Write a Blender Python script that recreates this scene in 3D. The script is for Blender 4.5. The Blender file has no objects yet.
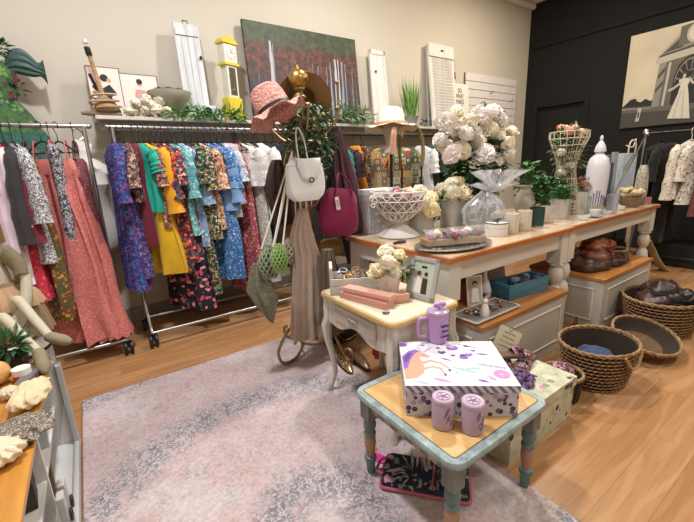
import bpy, math, random
from mathutils import Vector, Matrix, noise
random.seed(7)
PI = math.pi
C = bpy.context.scene.collection

# ------------------------------------------------------------------ camera frame
F = 373.0; CX, CY = 347.0, 261.0; H = 1.30
_a = Vector((905 - CX, 143 - CY, F)).normalized()
_b = Vector((80 - CX, 178 - CY, F)).normalized()
_b = (_b - _a * _b.dot(_a)).normalized()
_z = _b.cross(_a)
if _z.y > 0: _z = -_z
RW = Matrix((_a, _b, _z))            # camera (right, down, forward) -> world
def ray(px, py): return RW @ Vector((px - CX, py - CY, F))
def Pz(px, py, z=0.0):
    d = ray(px, py); t = (z - H) / d.z; return Vector((d.x * t, d.y * t, z))
def Py(px, py, y):
    d = ray(px, py); t = y / d.y; return d * t + Vector((0, 0, H))
def Px(px, py, x):
    d = ray(px, py); t = x / d.x; return d * t + Vector((0, 0, H))
cd = bpy.data.cameras.new('camera'); cam = bpy.data.objects.new('camera', cd); C.objects.link(cam)
cd.sensor_width = 36; cd.lens = F / 694 * 36; cd.clip_start = 0.02
col = [RW @ Vector((1, 0, 0)), -(RW @ Vector((0, 1, 0))), -(RW @ Vector((0, 0, 1)))]
m = Matrix((col[0], col[1], col[2])).transposed().to_4x4(); m.translation = Vector((0, 0, H))
cam.matrix_world = m
bpy.context.scene.camera = cam

# ------------------------------------------------------------------ materials
def lin(c):
    if isinstance(c, str): c = tuple(int(c[i:i+2], 16) / 255 for i in (0, 2, 4))
    return tuple((x / 12.92 if x <= .04045 else ((x + .055) / 1.055) ** 2.4) for x in c[:3]) + (1,)
_mc = {}
class NT:
    def __init__(s, name):
        s.m = bpy.data.materials.new(name); s.m.use_nodes = True
        s.t = s.m.node_tree; s.b = s.t.nodes['Principled BSDF']; s.tc = None
    def n(s, typ, **kw):
        x = s.t.nodes.new(typ)
        for k, v in kw.items():
            if k.startswith('i_'):
                x.inputs[k[2:].replace('_', ' ')].default_value = v
            else: setattr(x, k, v)
        return x
    def l(s, a, b): s.t.links.new(a, b)
    def coord(s, scale=(1, 1, 1), rot=(0, 0, 0), kind='Object', loc=(0, 0, 0)):
        tc = s.n('ShaderNodeTexCoord'); mp = s.n('ShaderNodeMapping')
        mp.inputs['Scale'].default_value = scale; mp.inputs['Rotation'].default_value = rot; mp.inputs['Location'].default_value = loc
        s.l(tc.outputs[kind], mp.inputs[0]); return mp.outputs[0]
    def ramp(s, fac, stops, mode='LINEAR'):
        r = s.n('ShaderNodeValToRGB'); r.color_ramp.interpolation = mode
        e = r.color_ramp.elements
        while len(e) < len(stops): e.new(.5)
        for i, (p, c) in enumerate(stops): e[i].position = p; e[i].color = lin(c)
        s.l(fac, r.inputs[0]); return r.outputs[0]
    def mix(s, fac, a, b, blend='MIX'):
        x = s.n('ShaderNodeMix', data_type='RGBA', blend_type=blend)
        for v, i in ((fac, 0), (a, 6), (b, 7)):
            if hasattr(v, 'is_linked') or hasattr(v, 'links'): s.l(v, x.inputs[i])
            else: x.inputs[i].default_value = v
        return x.outputs[2]
    def noise(s, co, scale, detail=3, rough=.5):
        x = s.n('ShaderNodeTexNoise', i_Scale=scale, i_Detail=detail, i_Roughness=rough)
        s.l(co, x.inputs['Vector']); return x.outputs[0]
    def bump(s, h, st=.3, d=.01):
        x = s.n('ShaderNodeBump'); x.inputs['Strength'].default_value = st; x.inputs['Distance'].default_value = d
        s.l(h, x.inputs['Height']); s.l(x.outputs[0], s.b.inputs['Normal'])
    def base(s, c):
        if isinstance(c, tuple): s.b.inputs['Base Color'].default_value = c
        else: s.l(c, s.b.inputs['Base Color'])
def solid(c, rough=.6, metal=0, var=.12, scale=20, bump=0, sheen=0, coat=0):
    k = ('s', c, rough, metal, var, scale, bump, sheen, coat)
    if k in _mc: return _mc[k]
    t = NT('paint_' + str(len(_mc))); co = t.coord()
    nz = t.noise(co, scale)
    a = lin(c); d = tuple(x * (1 - var) for x in a[:3]) + (1,); e = tuple(min(1, x * (1 + var)) for x in a[:3]) + (1,)
    t.base(t.mix(nz, d, e)); t.b.inputs['Roughness'].default_value = rough; t.b.inputs['Metallic'].default_value = metal
    if coat: t.b.inputs['Coat Weight'].default_value = coat
    if sheen: t.b.inputs['Sheen Weight'].default_value = sheen
    if bump: t.bump(t.noise(co, scale * 3), bump, .01)
    _mc[k] = t.m; return t.m
def cloth(c, var=.18, weave=260, rough=.85, ribs=0):
    k = ('c', c, var, weave, rough, ribs)
    if k in _mc: return _mc[k]
    t = NT('cloth_' + str(len(_mc))); co = t.coord()
    nz = t.noise(co, 14, 5, .7); a = lin(c)
    t.base(t.mix(nz, tuple(x * (1 - var * 1.6) for x in a[:3]) + (1,), tuple(min(1, x * (1 + var)) for x in a[:3]) + (1,)))
    t.b.inputs['Roughness'].default_value = rough; t.b.inputs['Sheen Weight'].default_value = .15
    t.bump(t.noise(co, weave, 2), .25, .004); _mc[k] = t.m; return t.m
def floral(base, cols, scale=26, cover=.5, rough=.8, seed=0):
    scale = scale * 1.8
    """printed fabric: random blotches (voronoi cells) of several colours on a ground"""
    k = ('f', base, tuple(cols), scale, cover, rough, seed)
    if k in _mc: return _mc[k]
    t = NT('print_' + str(len(_mc))); co = t.coord(loc=(seed, seed * 2.3, seed * .7))
    nz = t.n('ShaderNodeTexNoise', i_Scale=scale * .8, i_Detail=2); t.l(co, nz.inputs['Vector'])
    add = t.n('ShaderNodeVectorMath', operation='MULTIPLY_ADD'); t.l(nz.outputs['Color'], add.inputs[0])
    add.inputs[1].default_value = (.05, .05, .05); t.l(co, add.inputs[2])
    vo = t.n('ShaderNodeTexVoronoi', i_Scale=scale); t.l(add.outputs[0], vo.inputs['Vector'])
    sep = t.n('ShaderNodeSeparateColor'); t.l(vo.outputs['Color'], sep.inputs[0])
    n = len(cols); pal = t.ramp(sep.outputs[0], [(i / n, c) for i, c in enumerate(cols)], 'CONSTANT')
    lt = t.n('ShaderNodeMath', operation='LESS_THAN'); t.l(vo.outputs['Distance'], lt.inputs[0]); lt.inputs[1].default_value = cover
    b1 = lin(base); b2 = tuple(x * .7 for x in b1[:3]) + (1,)
    g = t.mix(t.noise(co, 9, 4), b2, b1)
    t.base(t.mix(lt.outputs[0], g, pal)); t.b.inputs['Roughness'].default_value = rough
    t.bump(t.noise(co, 200, 2), .2, .004); _mc[k] = t.m; return t.m
def dots(base, dot, scale=60, size=.3, rough=.8):
    return floral(base, [dot], scale, size, rough)
def lace(c, gap, scale=70):
    return floral(gap, [c, c], scale, .48)
def wood(c1, c2, axis='X', scale=1, rough=.45, coat=.2, ring=18):
    k = ('w', c1, c2, axis, scale, rough, coat)
    if k in _mc: return _mc[k]
    t = NT('wood_' + str(len(_mc)))
    sc = {'X': (1.2, 14, 14), 'Y': (14, 1.2, 14), 'Z': (14, 14, 1.2)}[axis]
    co = t.coord(tuple(v * scale for v in sc))
    nz = t.noise(co, 1.5, 6, .62); fine = t.noise(co, 7, 3)
    c = t.ramp(nz, [(.3, c1), (.7, c2)]); c = t.mix(fine, c, lin(c1)); t.base(t.mix(.7, c, t.ramp(nz, [(.35, c1), (.65, c2)])))
    t.b.inputs['Roughness'].default_value = rough; t.b.inputs['Coat Weight'].default_value = coat
    t.bump(fine, .08, .003); _mc[k] = t.m; return t.m
def glass(c='f4f8f8', rough=.05, a=.25):
    k = ('g', c, rough, a)
    if k in _mc: return _mc[k]
    t = NT('glass_' + str(len(_mc))); t.base(lin(c)); t.b.inputs['Roughness'].default_value = rough
    t.b.inputs['Alpha'].default_value = a; t.b.inputs['Specular IOR Level'].default_value = .9
    _mc[k] = t.m; return t.m
def floor_mat():
    t = NT('floor_planks'); co = t.coord()
    br = t.n('ShaderNodeTexBrick', offset=.37); t.l(co, br.inputs['Vector'])
    for k, v in (('Scale', 1), ('Mortar Size', .0016), ('Mortar Smooth', .2), ('Brick Width', 1.25), ('Row Height', .145), ('Bias', 0)): br.inputs[k].default_value = v
    br.inputs['Color1'].default_value = (0, 0, 0, 1); br.inputs['Color2'].default_value = (1, 1, 1, 1); br.inputs['Mortar'].default_value = (.5, .5, .5, 1)
    # per-plank offset of the grain
    sep = t.n('ShaderNodeSeparateColor'); t.l(br.outputs['Color'], sep.inputs[0])
    cmb = t.n('ShaderNodeCombineXYZ'); 
    mu = t.n('ShaderNodeMath', operation='MULTIPLY', i_Value=1.0); t.l(sep.outputs[0], mu.inputs[0]); mu.inputs[1].default_value = 9
    t.l(mu.outputs[0], cmb.inputs[2]); t.l(mu.outputs[0], cmb.inputs[0])
    ad = t.n('ShaderNodeVectorMath', operation='ADD'); t.l(co, ad.inputs[0]); t.l(cmb.outputs[0], ad.inputs[1])
    mp = t.n('ShaderNodeMapping'); mp.inputs['Scale'].default_value = (.62, 5.0, 1); t.l(ad.outputs[0], mp.inputs[0])
    n1 = t.noise(mp.outputs[0], 1.3, 1, .4)
    sn = t.n('ShaderNodeMath', operation='MULTIPLY'); t.l(n1, sn.inputs[0]); sn.inputs[1].default_value = 46
    si = t.n('ShaderNodeMath', operation='SINE'); t.l(sn.outputs[0], si.inputs[0])
    mp2 = t.n('ShaderNodeMapping'); mp2.inputs['Scale'].default_value = (3, 60, 1); t.l(ad.outputs[0], mp2.inputs[0])
    n2 = t.noise(mp2.outputs[0], 1.5, 4, .6)
    c = t.ramp(si.outputs[0], [(0, 'b2865c'), (.3, 'bf946a'), (1, 'c79d74')])
    c = t.mix(.35, c, t.ramp(n2, [(.3, 'a37a52'), (.7, 'cfa67d')]))
    c = t.mix(t.ramp(n1, [(.35, '000000'), (.75, 'ffffff')]), c, t.mix(.28, c, lin('8d6443')))
    pl = t.mix(sep.outputs[0], lin('e9dccb'), lin('ffffff')); c = t.mix(1.0, c, pl, 'MULTIPLY')
    mo = t.mix(br.outputs['Fac'], c, t.mix(.45, c, lin('6a4526')))
    t.base(mo); t.b.inputs['Roughness'].default_value = .34; t.b.inputs['Coat Weight'].default_value = .15
    t.bump(n2, .05, .002); return t.m
def rug_mat():
    t = NT('rug_weave'); co = t.coord()
    big = t.noise(co, 2.2, 4, .6); mid = t.noise(co, 17, 6, .8); fine = t.noise(co, 60, 3, .7)
    # medallion: distance from the rug's middle
    mp = t.n('ShaderNodeMapping'); mp.inputs['Location'].default_value = (0, 0.15, 0); t.l(co, mp.inputs[0])
    ln = t.n('ShaderNodeVectorMath', operation='LENGTH'); t.l(mp.outputs[0], ln.inputs[0])
    s1 = t.n('ShaderNodeMath', operation='MULTIPLY'); t.l(ln.outputs['Value'], s1.inputs[0]); s1.inputs[1].default_value = 8.5
    s2 = t.n('ShaderNodeMath', operation='SINE'); t.l(s1.outputs[0], s2.inputs[0])
    vo = t.n('ShaderNodeTexVoronoi', i_Scale=19.0); t.l(co, vo.inputs['Vector'])
    nzv = t.n('ShaderNodeTexNoise', i_Scale=30.0, i_Detail=4.0); t.l(co, nzv.inputs['Vector'])
    curls = t.n('ShaderNodeMath', operation='MULTIPLY'); t.l(nzv.outputs[0], curls.inputs[0]); curls.inputs[1].default_value = 38
    cs = t.n('ShaderNodeMath', operation='SINE'); t.l(curls.outputs[0], cs.inputs[0])
    c = t.ramp(big, [(.35, 'c3b2b3'), (.5, 'bba09f'), (.62, 'c6b9ba'), (.75, 'b09089')])
    grey = t.ramp(cs.outputs[0], [(.0, '5f626b'), (.5, '938c94'), (1, 'c3bbc0')])
    msk = t.n('ShaderNodeMath', operation='MULTIPLY'); t.l(t.ramp(s2.outputs[0], [(.3, '000000'), (.95, 'ffffff')]), msk.inputs[0])
    t.l(t.ramp(mid, [(.38, '000000'), (.52, 'ffffff')]), msk.inputs[1])
    m2 = t.n('ShaderNodeMath', operation='MULTIPLY'); t.l(msk.outputs[0], m2.inputs[0]); m2.inputs[1].default_value = .95
    c = t.mix(m2.outputs[0], c, grey)
    m3 = t.n('ShaderNodeMath', operation='MULTIPLY'); t.l(t.ramp(mid, [(.5, '000000'), (.75, 'ffffff')]), m3.inputs[0]); m3.inputs[1].default_value = .85
    c = t.mix(m3.outputs[0], c, grey)
    c = t.mix(.22, c, t.ramp(fine, [(.35, '8c8084'), (.65, 'f2eaec')]))
    t.base(c); t.b.inputs['Roughness'].default_value = .95; t.bump(fine, .3, .004); return t.m
def wall_mat(name, c, c2, rough=.85):
    t = NT(name); co = t.coord(); t.base(t.mix(t.noise(co, .9, 5, .6), lin(c), lin(c2)))
    t.b.inputs['Roughness'].default_value = rough; t.bump(t.noise(co, 50, 3), .08, .004); return t.m

WHITE = solid('ece8e2', .5); CREAMP = solid('d9d2c6', .5); BLACKP = solid('17171a', .4); CHROME = solid('b8b8ba', .28, 1, .05)
BRASS = solid('a88449', .32, .9, .25, 12); DARKM = solid('2b2a2c', .4, .4); GREYP = solid('8d8a86', .55)
LEAF1 = solid('3d6b35', .55, 0, .35, 40); LEAF2 = solid('2c4f2b', .55, 0, .35, 40); LEAF3 = solid('6f8f5c', .6, 0, .3, 40)
OAK = wood('b9743e', 'd39558'); ROSEW = solid('f1ecd6', .7, 0, .06); ROSEC = solid('efe3bd', .7, 0, .08)

# ------------------------------------------------------------------ mesh builder
class MB:
    def __init__(s): s.v = []; s.f = []; s.mi = []
    def add(s, vs, fs, mi=0):
        o = len(s.v); s.v += [tuple(v) for v in vs]; s.f += [tuple(i + o for i in f) for f in fs]; s.mi += [mi] * len(fs); return s
    def box(s, c, d, rz=0, mi=0, mat=None, taper=1):
        x, y, z = d[0] / 2, d[1] / 2, d[2] / 2; vs = []
        M = mat or Matrix.Rotation(rz, 3, 'Z')
        for k in (-1, 1):
            q = taper if k > 0 else 1
            for a, b in ((-1, -1), (1, -1), (1, 1), (-1, 1)): vs.append(Vector(c) + M @ Vector((a * x * q, b * y * q, k * z)))
        return s.add(vs, [(0, 3, 2, 1), (4, 5, 6, 7), (0, 1, 5, 4), (1, 2, 6, 5), (2, 3, 7, 6), (3, 0, 4, 7)], mi)
    def b2(s, x0, x1, y0, y1, z0, z1, mi=0):
        return s.box(((x0 + x1) / 2, (y0 + y1) / 2, (z0 + z1) / 2), (abs(x1 - x0), abs(y1 - y0), abs(z1 - z0)), mi=mi)
    def rings(s, rs, closed=True, cap=True, mi=0, loop=False):
        n = len(rs[0]); vs = [v for r in rs for v in r]; fs = []
        m_ = len(rs)
        for k in range(m_ if loop else m_ - 1):
            k2 = (k + 1) % m_
            for i in range(n if closed else n - 1):
                j = (i + 1) % n; fs.append((k * n + i, k * n + j, k2 * n + j, k2 * n + i))
        if cap and not loop:
            fs.append(tuple(range(n - 1, -1, -1))); fs.append(tuple((m_ - 1) * n + i for i in range(n)))
        return s.add(vs, fs, mi)
    def tube(s, pts, r, n=8, loop=False, mi=0, flat=1, cap=True):
        pts = [Vector(p) for p in pts]; m_ = len(pts)
        rr = r if isinstance(r, (list, tuple)) else [r] * m_
        up = None; rs = []
        for i, p in enumerate(pts):
            if loop: t = pts[(i + 1) % m_] - pts[i - 1]
            else: t = pts[min(i + 1, m_ - 1)] - pts[max(i - 1, 0)]
            if t.length < 1e-9: t = Vector((0, 0, 1))
            t.normalize()
            if up is None:
                up = Vector((0, 0, 1)) if abs(t.z) < .9 else Vector((1, 0, 0))
            up = (up - t * up.dot(t))
            if up.length < 1e-6: up = t.orthogonal()
            up.normalize(); sd = t.cross(up)
            rs.append([p + (up * math.sin(2 * PI * k / n) * flat + sd * math.cos(2 * PI * k / n)) * rr[i] for k in range(n)])
        return s.rings(rs, True, cap, mi, loop)
    def lathe(s, prof, n=20, c=(0, 0, 0), mi=0, sx=1, sy=1, rot=None, cap=True, wob=None):
        rs = []
        for j, (r, z) in enumerate(prof):
            ring = []
            for k in range(n):
                a = 2 * PI * k / n; q = r * (wob(a, j) if wob else 1)
                v = Vector((q * math.cos(a) * sx, q * math.sin(a) * sy, z))
                if rot: v = rot @ v
                ring.append(Vector(c) + v)
            rs.append(ring)
        return s.rings(rs, True, cap, mi)
    def ell(s, c, r, n=12, m_=8, mi=0, rot=None, fn=None):
        if not isinstance(r, (tuple, list)): r = (r, r, r)
        rs = []
        for j in range(m_ + 1):
            ph = PI * (j / m_) ; ph = min(max(ph, .02), PI - .02); ring = []
            for k in range(n):
                a = 2 * PI * k / n; q = fn(a, ph) if fn else 1
                v = Vector((r[0] * math.sin(ph) * math.cos(a) * q, r[1] * math.sin(ph) * math.sin(a) * q, -r[2] * math.cos(ph) * q))
                if rot: v = rot @ v
                ring.append(Vector(c) + v)
            rs.append(ring)
        return s.rings(rs, True, True, mi)
    def leaf(s, p, d, L, w, up=(0, 0, 1), mi=0, curl=.2):
        p = Vector(p); d = Vector(d).normalized(); sd = d.cross(Vector(up))
        if sd.length < 1e-4: sd = d.orthogonal()
        sd.normalize(); nn = sd.cross(d)
        a = p; b = p + d * L * .45 + sd * w / 2 + nn * curl * w; c_ = p + d * L * .45 - sd * w / 2 + nn * curl * w
        m1 = p + d * L * .45; t = p + d * L - nn * curl * L * .3
        return s.add([a, b, t, c_, m1], [(0, 1, 4), (1, 2, 4), (2, 3, 4), (3, 0, 4)], mi)
    def poly(s, pts, z=0, mi=0, fr=None):
        """flat shape in the plane fr=(origin,u,v,n), lifted by z along n, given a hair of thickness"""
        o, u, v, n = fr; vs = [o + u * a + v * b + n * z for a, b in pts]
        return s.add(vs, [tuple(range(len(vs)))], mi)
    def build(s, name, mats, parent=None, smooth=True, bevel=0, sub=0, solid_=0, loc=None, rz=0):
        me = bpy.data.meshes.new(name); me.from_pydata(s.v, [], s.f)
        if not isinstance(mats, (list, tuple)): mats = [mats]
        for m_ in mats: me.materials.append(m_)
        for i, p in enumerate(me.polygons): p.material_index = s.mi[i]; p.use_smooth = smooth
        me.update()
        if smooth: me.set_sharp_from_angle(angle=math.radians(38))
        o = bpy.data.objects.new(name, me); C.objects.link(o)
        if parent: o.parent = parent
        if loc is not None: o.location = loc
        if rz: o.rotation_euler = (0, 0, rz)
        if bevel:
            b = o.modifiers.new('bevel', 'BEVEL'); b.width = bevel; b.segments = 2; b.limit_method = 'ANGLE'; b.angle_limit = .6
        if solid_:
            b = o.modifiers.new('thick', 'SOLIDIFY'); b.thickness = solid_; b.offset = 0
        if sub:
            b = o.modifiers.new('sub', 'SUBSURF'); b.levels = sub; b.render_levels = sub
        return o
def thing(name, label, cat, loc=(0, 0, 0), rz=0, group=None):
    o = bpy.data.objects.new(name, None); C.objects.link(o); o.empty_display_size = .05
    o.location = loc; o.rotation_euler = (0, 0, rz); o['label'] = label; o['category'] = cat
    if group: o['group'] = group
    return o
def tag(o, label, cat, group=None):
    o['label'] = label; o['category'] = cat
    if group: o['group'] = group
    return o
def struct(o): o['kind'] = 'structure'; return o
def dup(root, loc, rz, label=None, group=None):
    r = root.copy(); C.objects.link(r); r.location = loc; r.rotation_euler = (0, 0, rz)
    if label: r['label'] = label
    if group: r['group'] = group
    for ch in list(root.children):
        c = ch.copy(); C.objects.link(c); c.parent = r
        for g in ch.children:
            d = g.copy(); C.objects.link(d); d.parent = c
    return r
def rose_fn(k=5, a=.13, tw=3): return lambda th, ph: 1 + a * math.sin(k * th + tw * ph * 2) * math.sin(ph) + .07 * math.sin(9 * ph)
def arc(c, r, a0, a1, n=10, plane='XZ'):
    out = []
    for i in range(n + 1):
        a = a0 + (a1 - a0) * i / n; u, v = r * math.cos(a), r * math.sin(a)
        out.append({'XZ': Vector((c[0] + u, c[1], c[2] + v)), 'YZ': Vector((c[0], c[1] + u, c[2] + v)), 'XY': Vector((c[0] + u, c[1] + v, c[2]))}[plane])
    return out
def smooth_path(p, n=6):
    p = [Vector(q) for q in p]; out = []
    for i in range(len(p) - 1):
        p0 = p[max(i - 1, 0)]; p1 = p[i]; p2 = p[i + 1]; p3 = p[min(i + 2, len(p) - 1)]
        for k in range(n):
            t = k / n
            out.append(.5 * ((2 * p1) + (p2 - p0) * t + (2 * p0 - 5 * p1 + 4 * p2 - p3) * t * t + (3 * p1 - p0 - 3 * p2 + p3) * t ** 3))
    out.append(p[-1]); return out
def rnd(a, b): return random.uniform(a, b)
def text_mesh(txt, size, name, mat, parent, loc, rot, depth=.0006, align='CENTER', sx=1):
    """lettering turned into a mesh"""
    cu = bpy.data.curves.new(name, 'FONT'); cu.body = txt; cu.size = size; cu.extrude = depth; cu.align_x = align; cu.resolution_u = 3
    t = bpy.data.objects.new(name, cu); dg = bpy.context.evaluated_depsgraph_get()
    C.objects.link(t); dg.update(); me = bpy.data.meshes.new_from_object(t.evaluated_get(dg)); C.objects.unlink(t); bpy.data.objects.remove(t)
    o = bpy.data.objects.new(name, me); me.materials.clear(); me.materials.append(mat); C.objects.link(o)
    o.parent = parent; o.location = loc; o.rotation_euler = rot; o.scale = (sx, 1, 1); return o

def scribble(name, mat, parent, c, w, h, rows, seed=1, r=.0006, rot=None):
    """rows of illegible cursive strokes in the XZ plane around c"""
    rr = random.Random(seed); b = MB(); M_ = rot or Matrix.Identity(3)
    for k in range(rows):
        z = h / 2 - (k + .5) * h / rows; ww = w * rr.uniform(.6, 1); n = 26
        pts = [Vector(c) + M_ @ Vector((-ww / 2 + ww * i / n, 0, z + h / rows * .3 * math.sin(i * 1.9 + k) * rr.uniform(.5, 1))) for i in range(n + 1)]
        b.tube(pts, r, 4)
    return b.build(name, mat, parent)
# ------------------------------------------------------------------ room
XL, XR, YF, YB, ZC = -1.15, 6.35, -2.2, 3.78, 3.66
PAINT = wall_mat('wall_cream', 'd2cbc0', 'cac2b4'); DARKW = wall_mat('wall_black', '0b0b0d', '0e0e10', .9)
struct(MB().b2(XL - .1, XR + 1.2, YF - .1, YB + .1, -.08, 0).build('floor', floor_mat(), smooth=False))
struct(MB().b2(XL - .1, XR + .1, YF - .1, YB + .1, ZC, ZC + .08).build('ceiling', wall_mat('ceiling_white', 'dddad4', 'd6d2cb'), smooth=False))
struct(MB().b2(XL - .1, XR + .1, YB, YB + .1, 0, ZC).build('wall_back', PAINT, smooth=False))
struct(MB().b2(XL - .1, XL, YF, YB, 0, ZC).build('wall_left', PAINT, smooth=False))
struct(MB().b2(XL - .1, XR + .1, YF - .1, YF, 0, ZC).build('wall_front', PAINT, smooth=False))
w = MB(); ya, yb, zt = 2.84, 3.56, 2.10            # dark doorway in the black wall
w.b2(XR, XR + .1, YF, ya, 0, ZC); w.b2(XR, XR + .1, yb, YB, 0, ZC); w.b2(XR, XR + .1, ya, yb, zt, ZC)
struct(w.build('wall_right', DARKW, smooth=False))
d = struct(MB().b2(XR + .05, XR + .09, ya, yb, 0, zt).build('door_1', solid('060607', .8), smooth=False))  # near-black panel: shade of the opening is put into its colour
MB().ell((XR + .02, ya + .08, 1.0), (.03, .02, .02)).build('door_handle', CHROME, d)
for q, n_ in ((ya - .035, 'trim_1'), (yb + .035, 'trim_4')): struct(MB().b2(XR - .02, XR - .001, q - .035, q + .035, 0, zt + .07).build(n_, DARKW, smooth=False, bevel=.004))
struct(MB().b2(XR - .02, XR - .001, ya, yb, zt, zt + .07).build('trim_5', DARKW, smooth=False, bevel=.004))
struct(MB().b2(XR - .03, XR - .001, YF, YB - .1, 3.00, 3.04).build('trim_2', DARKW, smooth=False))
struct(MB().b2(XL + .001, XR - .001, YB - .02, YB - .001, 0, .13).build('baseboard_back', solid('8c8780', .5), smooth=False, bevel=.004))
struct(MB().b2(XL + .002, XR - .002, YB - .08, YB - .001, ZC - .08, ZC - .001).build('trim_3', solid('e8e4dc', .6), smooth=False, bevel=.02))
rug = MB().b2(-.76, .74, -1.4, 1.4, 0, .012).build('area_rug', rug_mat(), smooth=False, bevel=.004, loc=(.54, 1.14, 0.001))
tag(rug, 'large faded pink and grey distressed medallion rug on the wooden floor', 'rug')
# ------------------------------------------------------------------ garment racks
def rack(name, label, x0, x1, y, z, mat, rz=0, splay=.2, low=True, group=None):
    cx = (x0 + x1) / 2; L = (x1 - x0) / 2
    t = thing(name, label, 'clothes rack', (cx, y, 0), rz, group)
    b = MB(); b.tube([(-L - .03, 0, z), (L + .03, 0, z)], .0145, 12)
    b.ell((-L - .03, 0, z), .018); b.ell((L + .03, 0, z), .018); b.build('top_bar', mat, t)
    for s in (-1, 1):
        for q in (-1, 1):
            u = MB(); u.tube(smooth_path([(s * L, q * .022, z), (s * L, q * .022, .9), (s * L, q * .022, .42), (s * L, q * splay * .75, .16), (s * L, q * splay, .105)], 5), .0115, 8)
            u.build('post', mat, t)
            c = MB(); c.tube([(s * L, q * splay, .112), (s * L, q * splay, .05)], .009, 8)
            c.box((s * L, q * splay, .07), (.03, .035, .03))
            o = c.build('caster', DARKM, t)
            for e in (-1, 1):
                wh = MB(); wh.lathe([(.012, -.011), (.047, -.011), (.051, -.005), (.051, .005), (.047, .011), (.012, .011)], 20, rot=Matrix.Rotation(PI / 2, 3, 'Y'), c=(s * L + e * .02, q * splay, .0515))
                wh.build('wheel', BLACKP, o)
        u = MB(); u.tube([(s * L, -.03, .62), (s * L, .03, .62)], .018, 8); u.build('clamp', BLACKP, t)
    if low: MB().tube([(-L, -splay, .115), (L, -splay, .115)], .0125, 10).build('base_bar', mat, t)
    MB().tube([(-L, splay, .115), (L, splay, .115)], .0125, 10).build('base_bar', mat, t)
    return t
RY, RZ = 3.27, 1.645
rack('garment_rack', 'chrome rolling clothes rack at far left, holding the salmon gowns', -1.02, .08, RY, RZ, CHROME)
rack('garment_rack', 'chrome rolling clothes rack under the wall shelf, full of floral dresses', .25, 1.72, RY, RZ, CHROME)
rack('garment_rack', 'black clothes rack behind the long counter, under the right end of the wall shelf', 2.05, 3.75, RY, 1.62, DARKM)

HB = {}
def hanger_mesh(w, mat):
    b = MB(); pts = [(0, .002, -.10), (0, 0, -.06), (0, .012, -.035), (0, .024, -.01)] + [Vector((0, .0245 * math.cos(a), .0245 * math.sin(a))) for a in [i * PI / 8 for i in range(0, 11)]]
    b.tube(pts, .0028, 6); h = w * .46
    b.tube(smooth_path([(0, -h, -.175), (0, -h * .5, -.13), (0, 0, -.10), (0, h * .5, -.13), (0, h, -.175)], 3), .0055, 6)
    b.tube([(0, -h, -.175), (0, h, -.175)], .0045, 6); return b
def garment(x, L, mat, label, name='dress', w=.40, hem=.44, sl=0, slm=None, top='shirt', waist=.82, rz=.3, th=.045, thh=None,
            y=RY, z=RZ, skirt=None, amp=.018, k=5, group=None, hm=None, wl=.42, cat=None, fr=0, slack=0, base_rz=0, drop=.115):
    t = thing(name, label, cat or name.replace('_', ' '), (x, y, z), rz + base_rz, group)
    hanger_mesh(w, hm or BLACKP).build('hanger', hm or BLACKP, t)
    N = 44; ph = rnd(0, 6); thh = thh or th * 1.5
    def ring(d, a, b, am, f=0):
        out = []
        for i in range(N):
            th_ = 2 * PI * i / N; u = math.cos(th_); v = math.sin(th_)
            sx = math.copysign(abs(v) ** .8, v)
            dx = am * math.sin(k * u * 1.7 + ph) + am * .5 * math.sin(k * u * 3.1 + ph * 2 + d * 5)
            dz = f * math.sin(i * 1.9) + f * .6 * math.sin(i * 4.3)
            out.append(Vector((b * sx + dx, a * u + am * .6 * math.sin(d * 9 + ph), -d + dz)))
        return out
    hw = w / 2; d0 = drop
    if top == 'shirt':
        lv = [(d0, .055, .02, 0), (d0 + .012, .075, .03, 0), (d0 + .035, hw * .72, .036, .001), (d0 + .07, hw * .98, .04, .003), (d0 + .13, hw * .93, th, .005)]
    elif top == 'strap':
        lv = [(d0 + .10, hw * .55, .03, .002), (d0 + .13, hw * .68, .045, .003), (d0 + .2, hw * .76, th, .004)]
        for q in (-1, 1):
            s = MB(); s.tube(smooth_path([(0, q * hw * .5, -d0 - .12), (.01, q * hw * .42, -d0 - .02), (0, q * hw * .40, -d0 + .02), (-.012, q * hw * .42, -d0 - .02), (-.02, q * hw * .5, -d0 - .11)], 3), .007, 6, flat=.5); s.build('strap', mat, t)
    else:   # trousers or skirt folded from the hanger's bar
        lv = [(.172, hw * .7, .02, 0), (.19, hw * .74, .03, .002)]
    dw = min(wl, L * .5)
    lv += [(dw * .8, hw * (waist + .08), th, amp * .3), (dw, hw * waist, th * .95, amp * .35)]
    body_end = dw
    rs = [ring(*q) for q in lv]
    def low(d):
        q = (d - dw) / (L - dw); return (d, hw * waist + (hem / 2 - hw * waist) * q ** .8, th * .95 + (thh - th) * q, amp * (.35 + .65 * q))
    steps = [dw + (L - dw) * q for q in (.12, .3, .5, .7, .85, .95, 1)]
    if skirt:
        MB().rings([*rs]).build('bodice', mat, t)
        r2 = [ring(dw - .01, hw * waist * 1.03, th, amp * .35)] + [ring(*low(d)) for d in steps[:-1]] + [ring(*low(L), fr)]
        MB().rings(r2).build('skirt', skirt, t)
    else:
        rs += [ring(*low(d)) for d in steps[:-1]] + [ring(*low(L), fr)]
        MB().rings(rs).build('garment_body', mat, t)
    if sl:
        for q in (-1, 1):
            s = MB(); e = sl; jj = rnd(-.02, .02)
            p = smooth_path([(0, q * (hw * .80), -d0 - .065), (jj, q * (hw + .005), -d0 - .13), (jj * 2, q * (hw + .012), -d0 - .13 - e * .5), (jj * 2, q * (hw + .018 + .03 * min(e, .4)), -d0 - .12 - e)], 4)
            n = len(p); r = [.036 + .014 * i / n + .005 * math.sin(i * 2.3) for i in range(n)]; r[0] = .024
            s.tube(p, r, 12, flat=1.35); s.build('sleeve', slm or mat, t)
    return t
MID = 'clothes hanging on the rack under the wall shelf'; LFT = 'clothes hanging on the far left rack'
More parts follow.
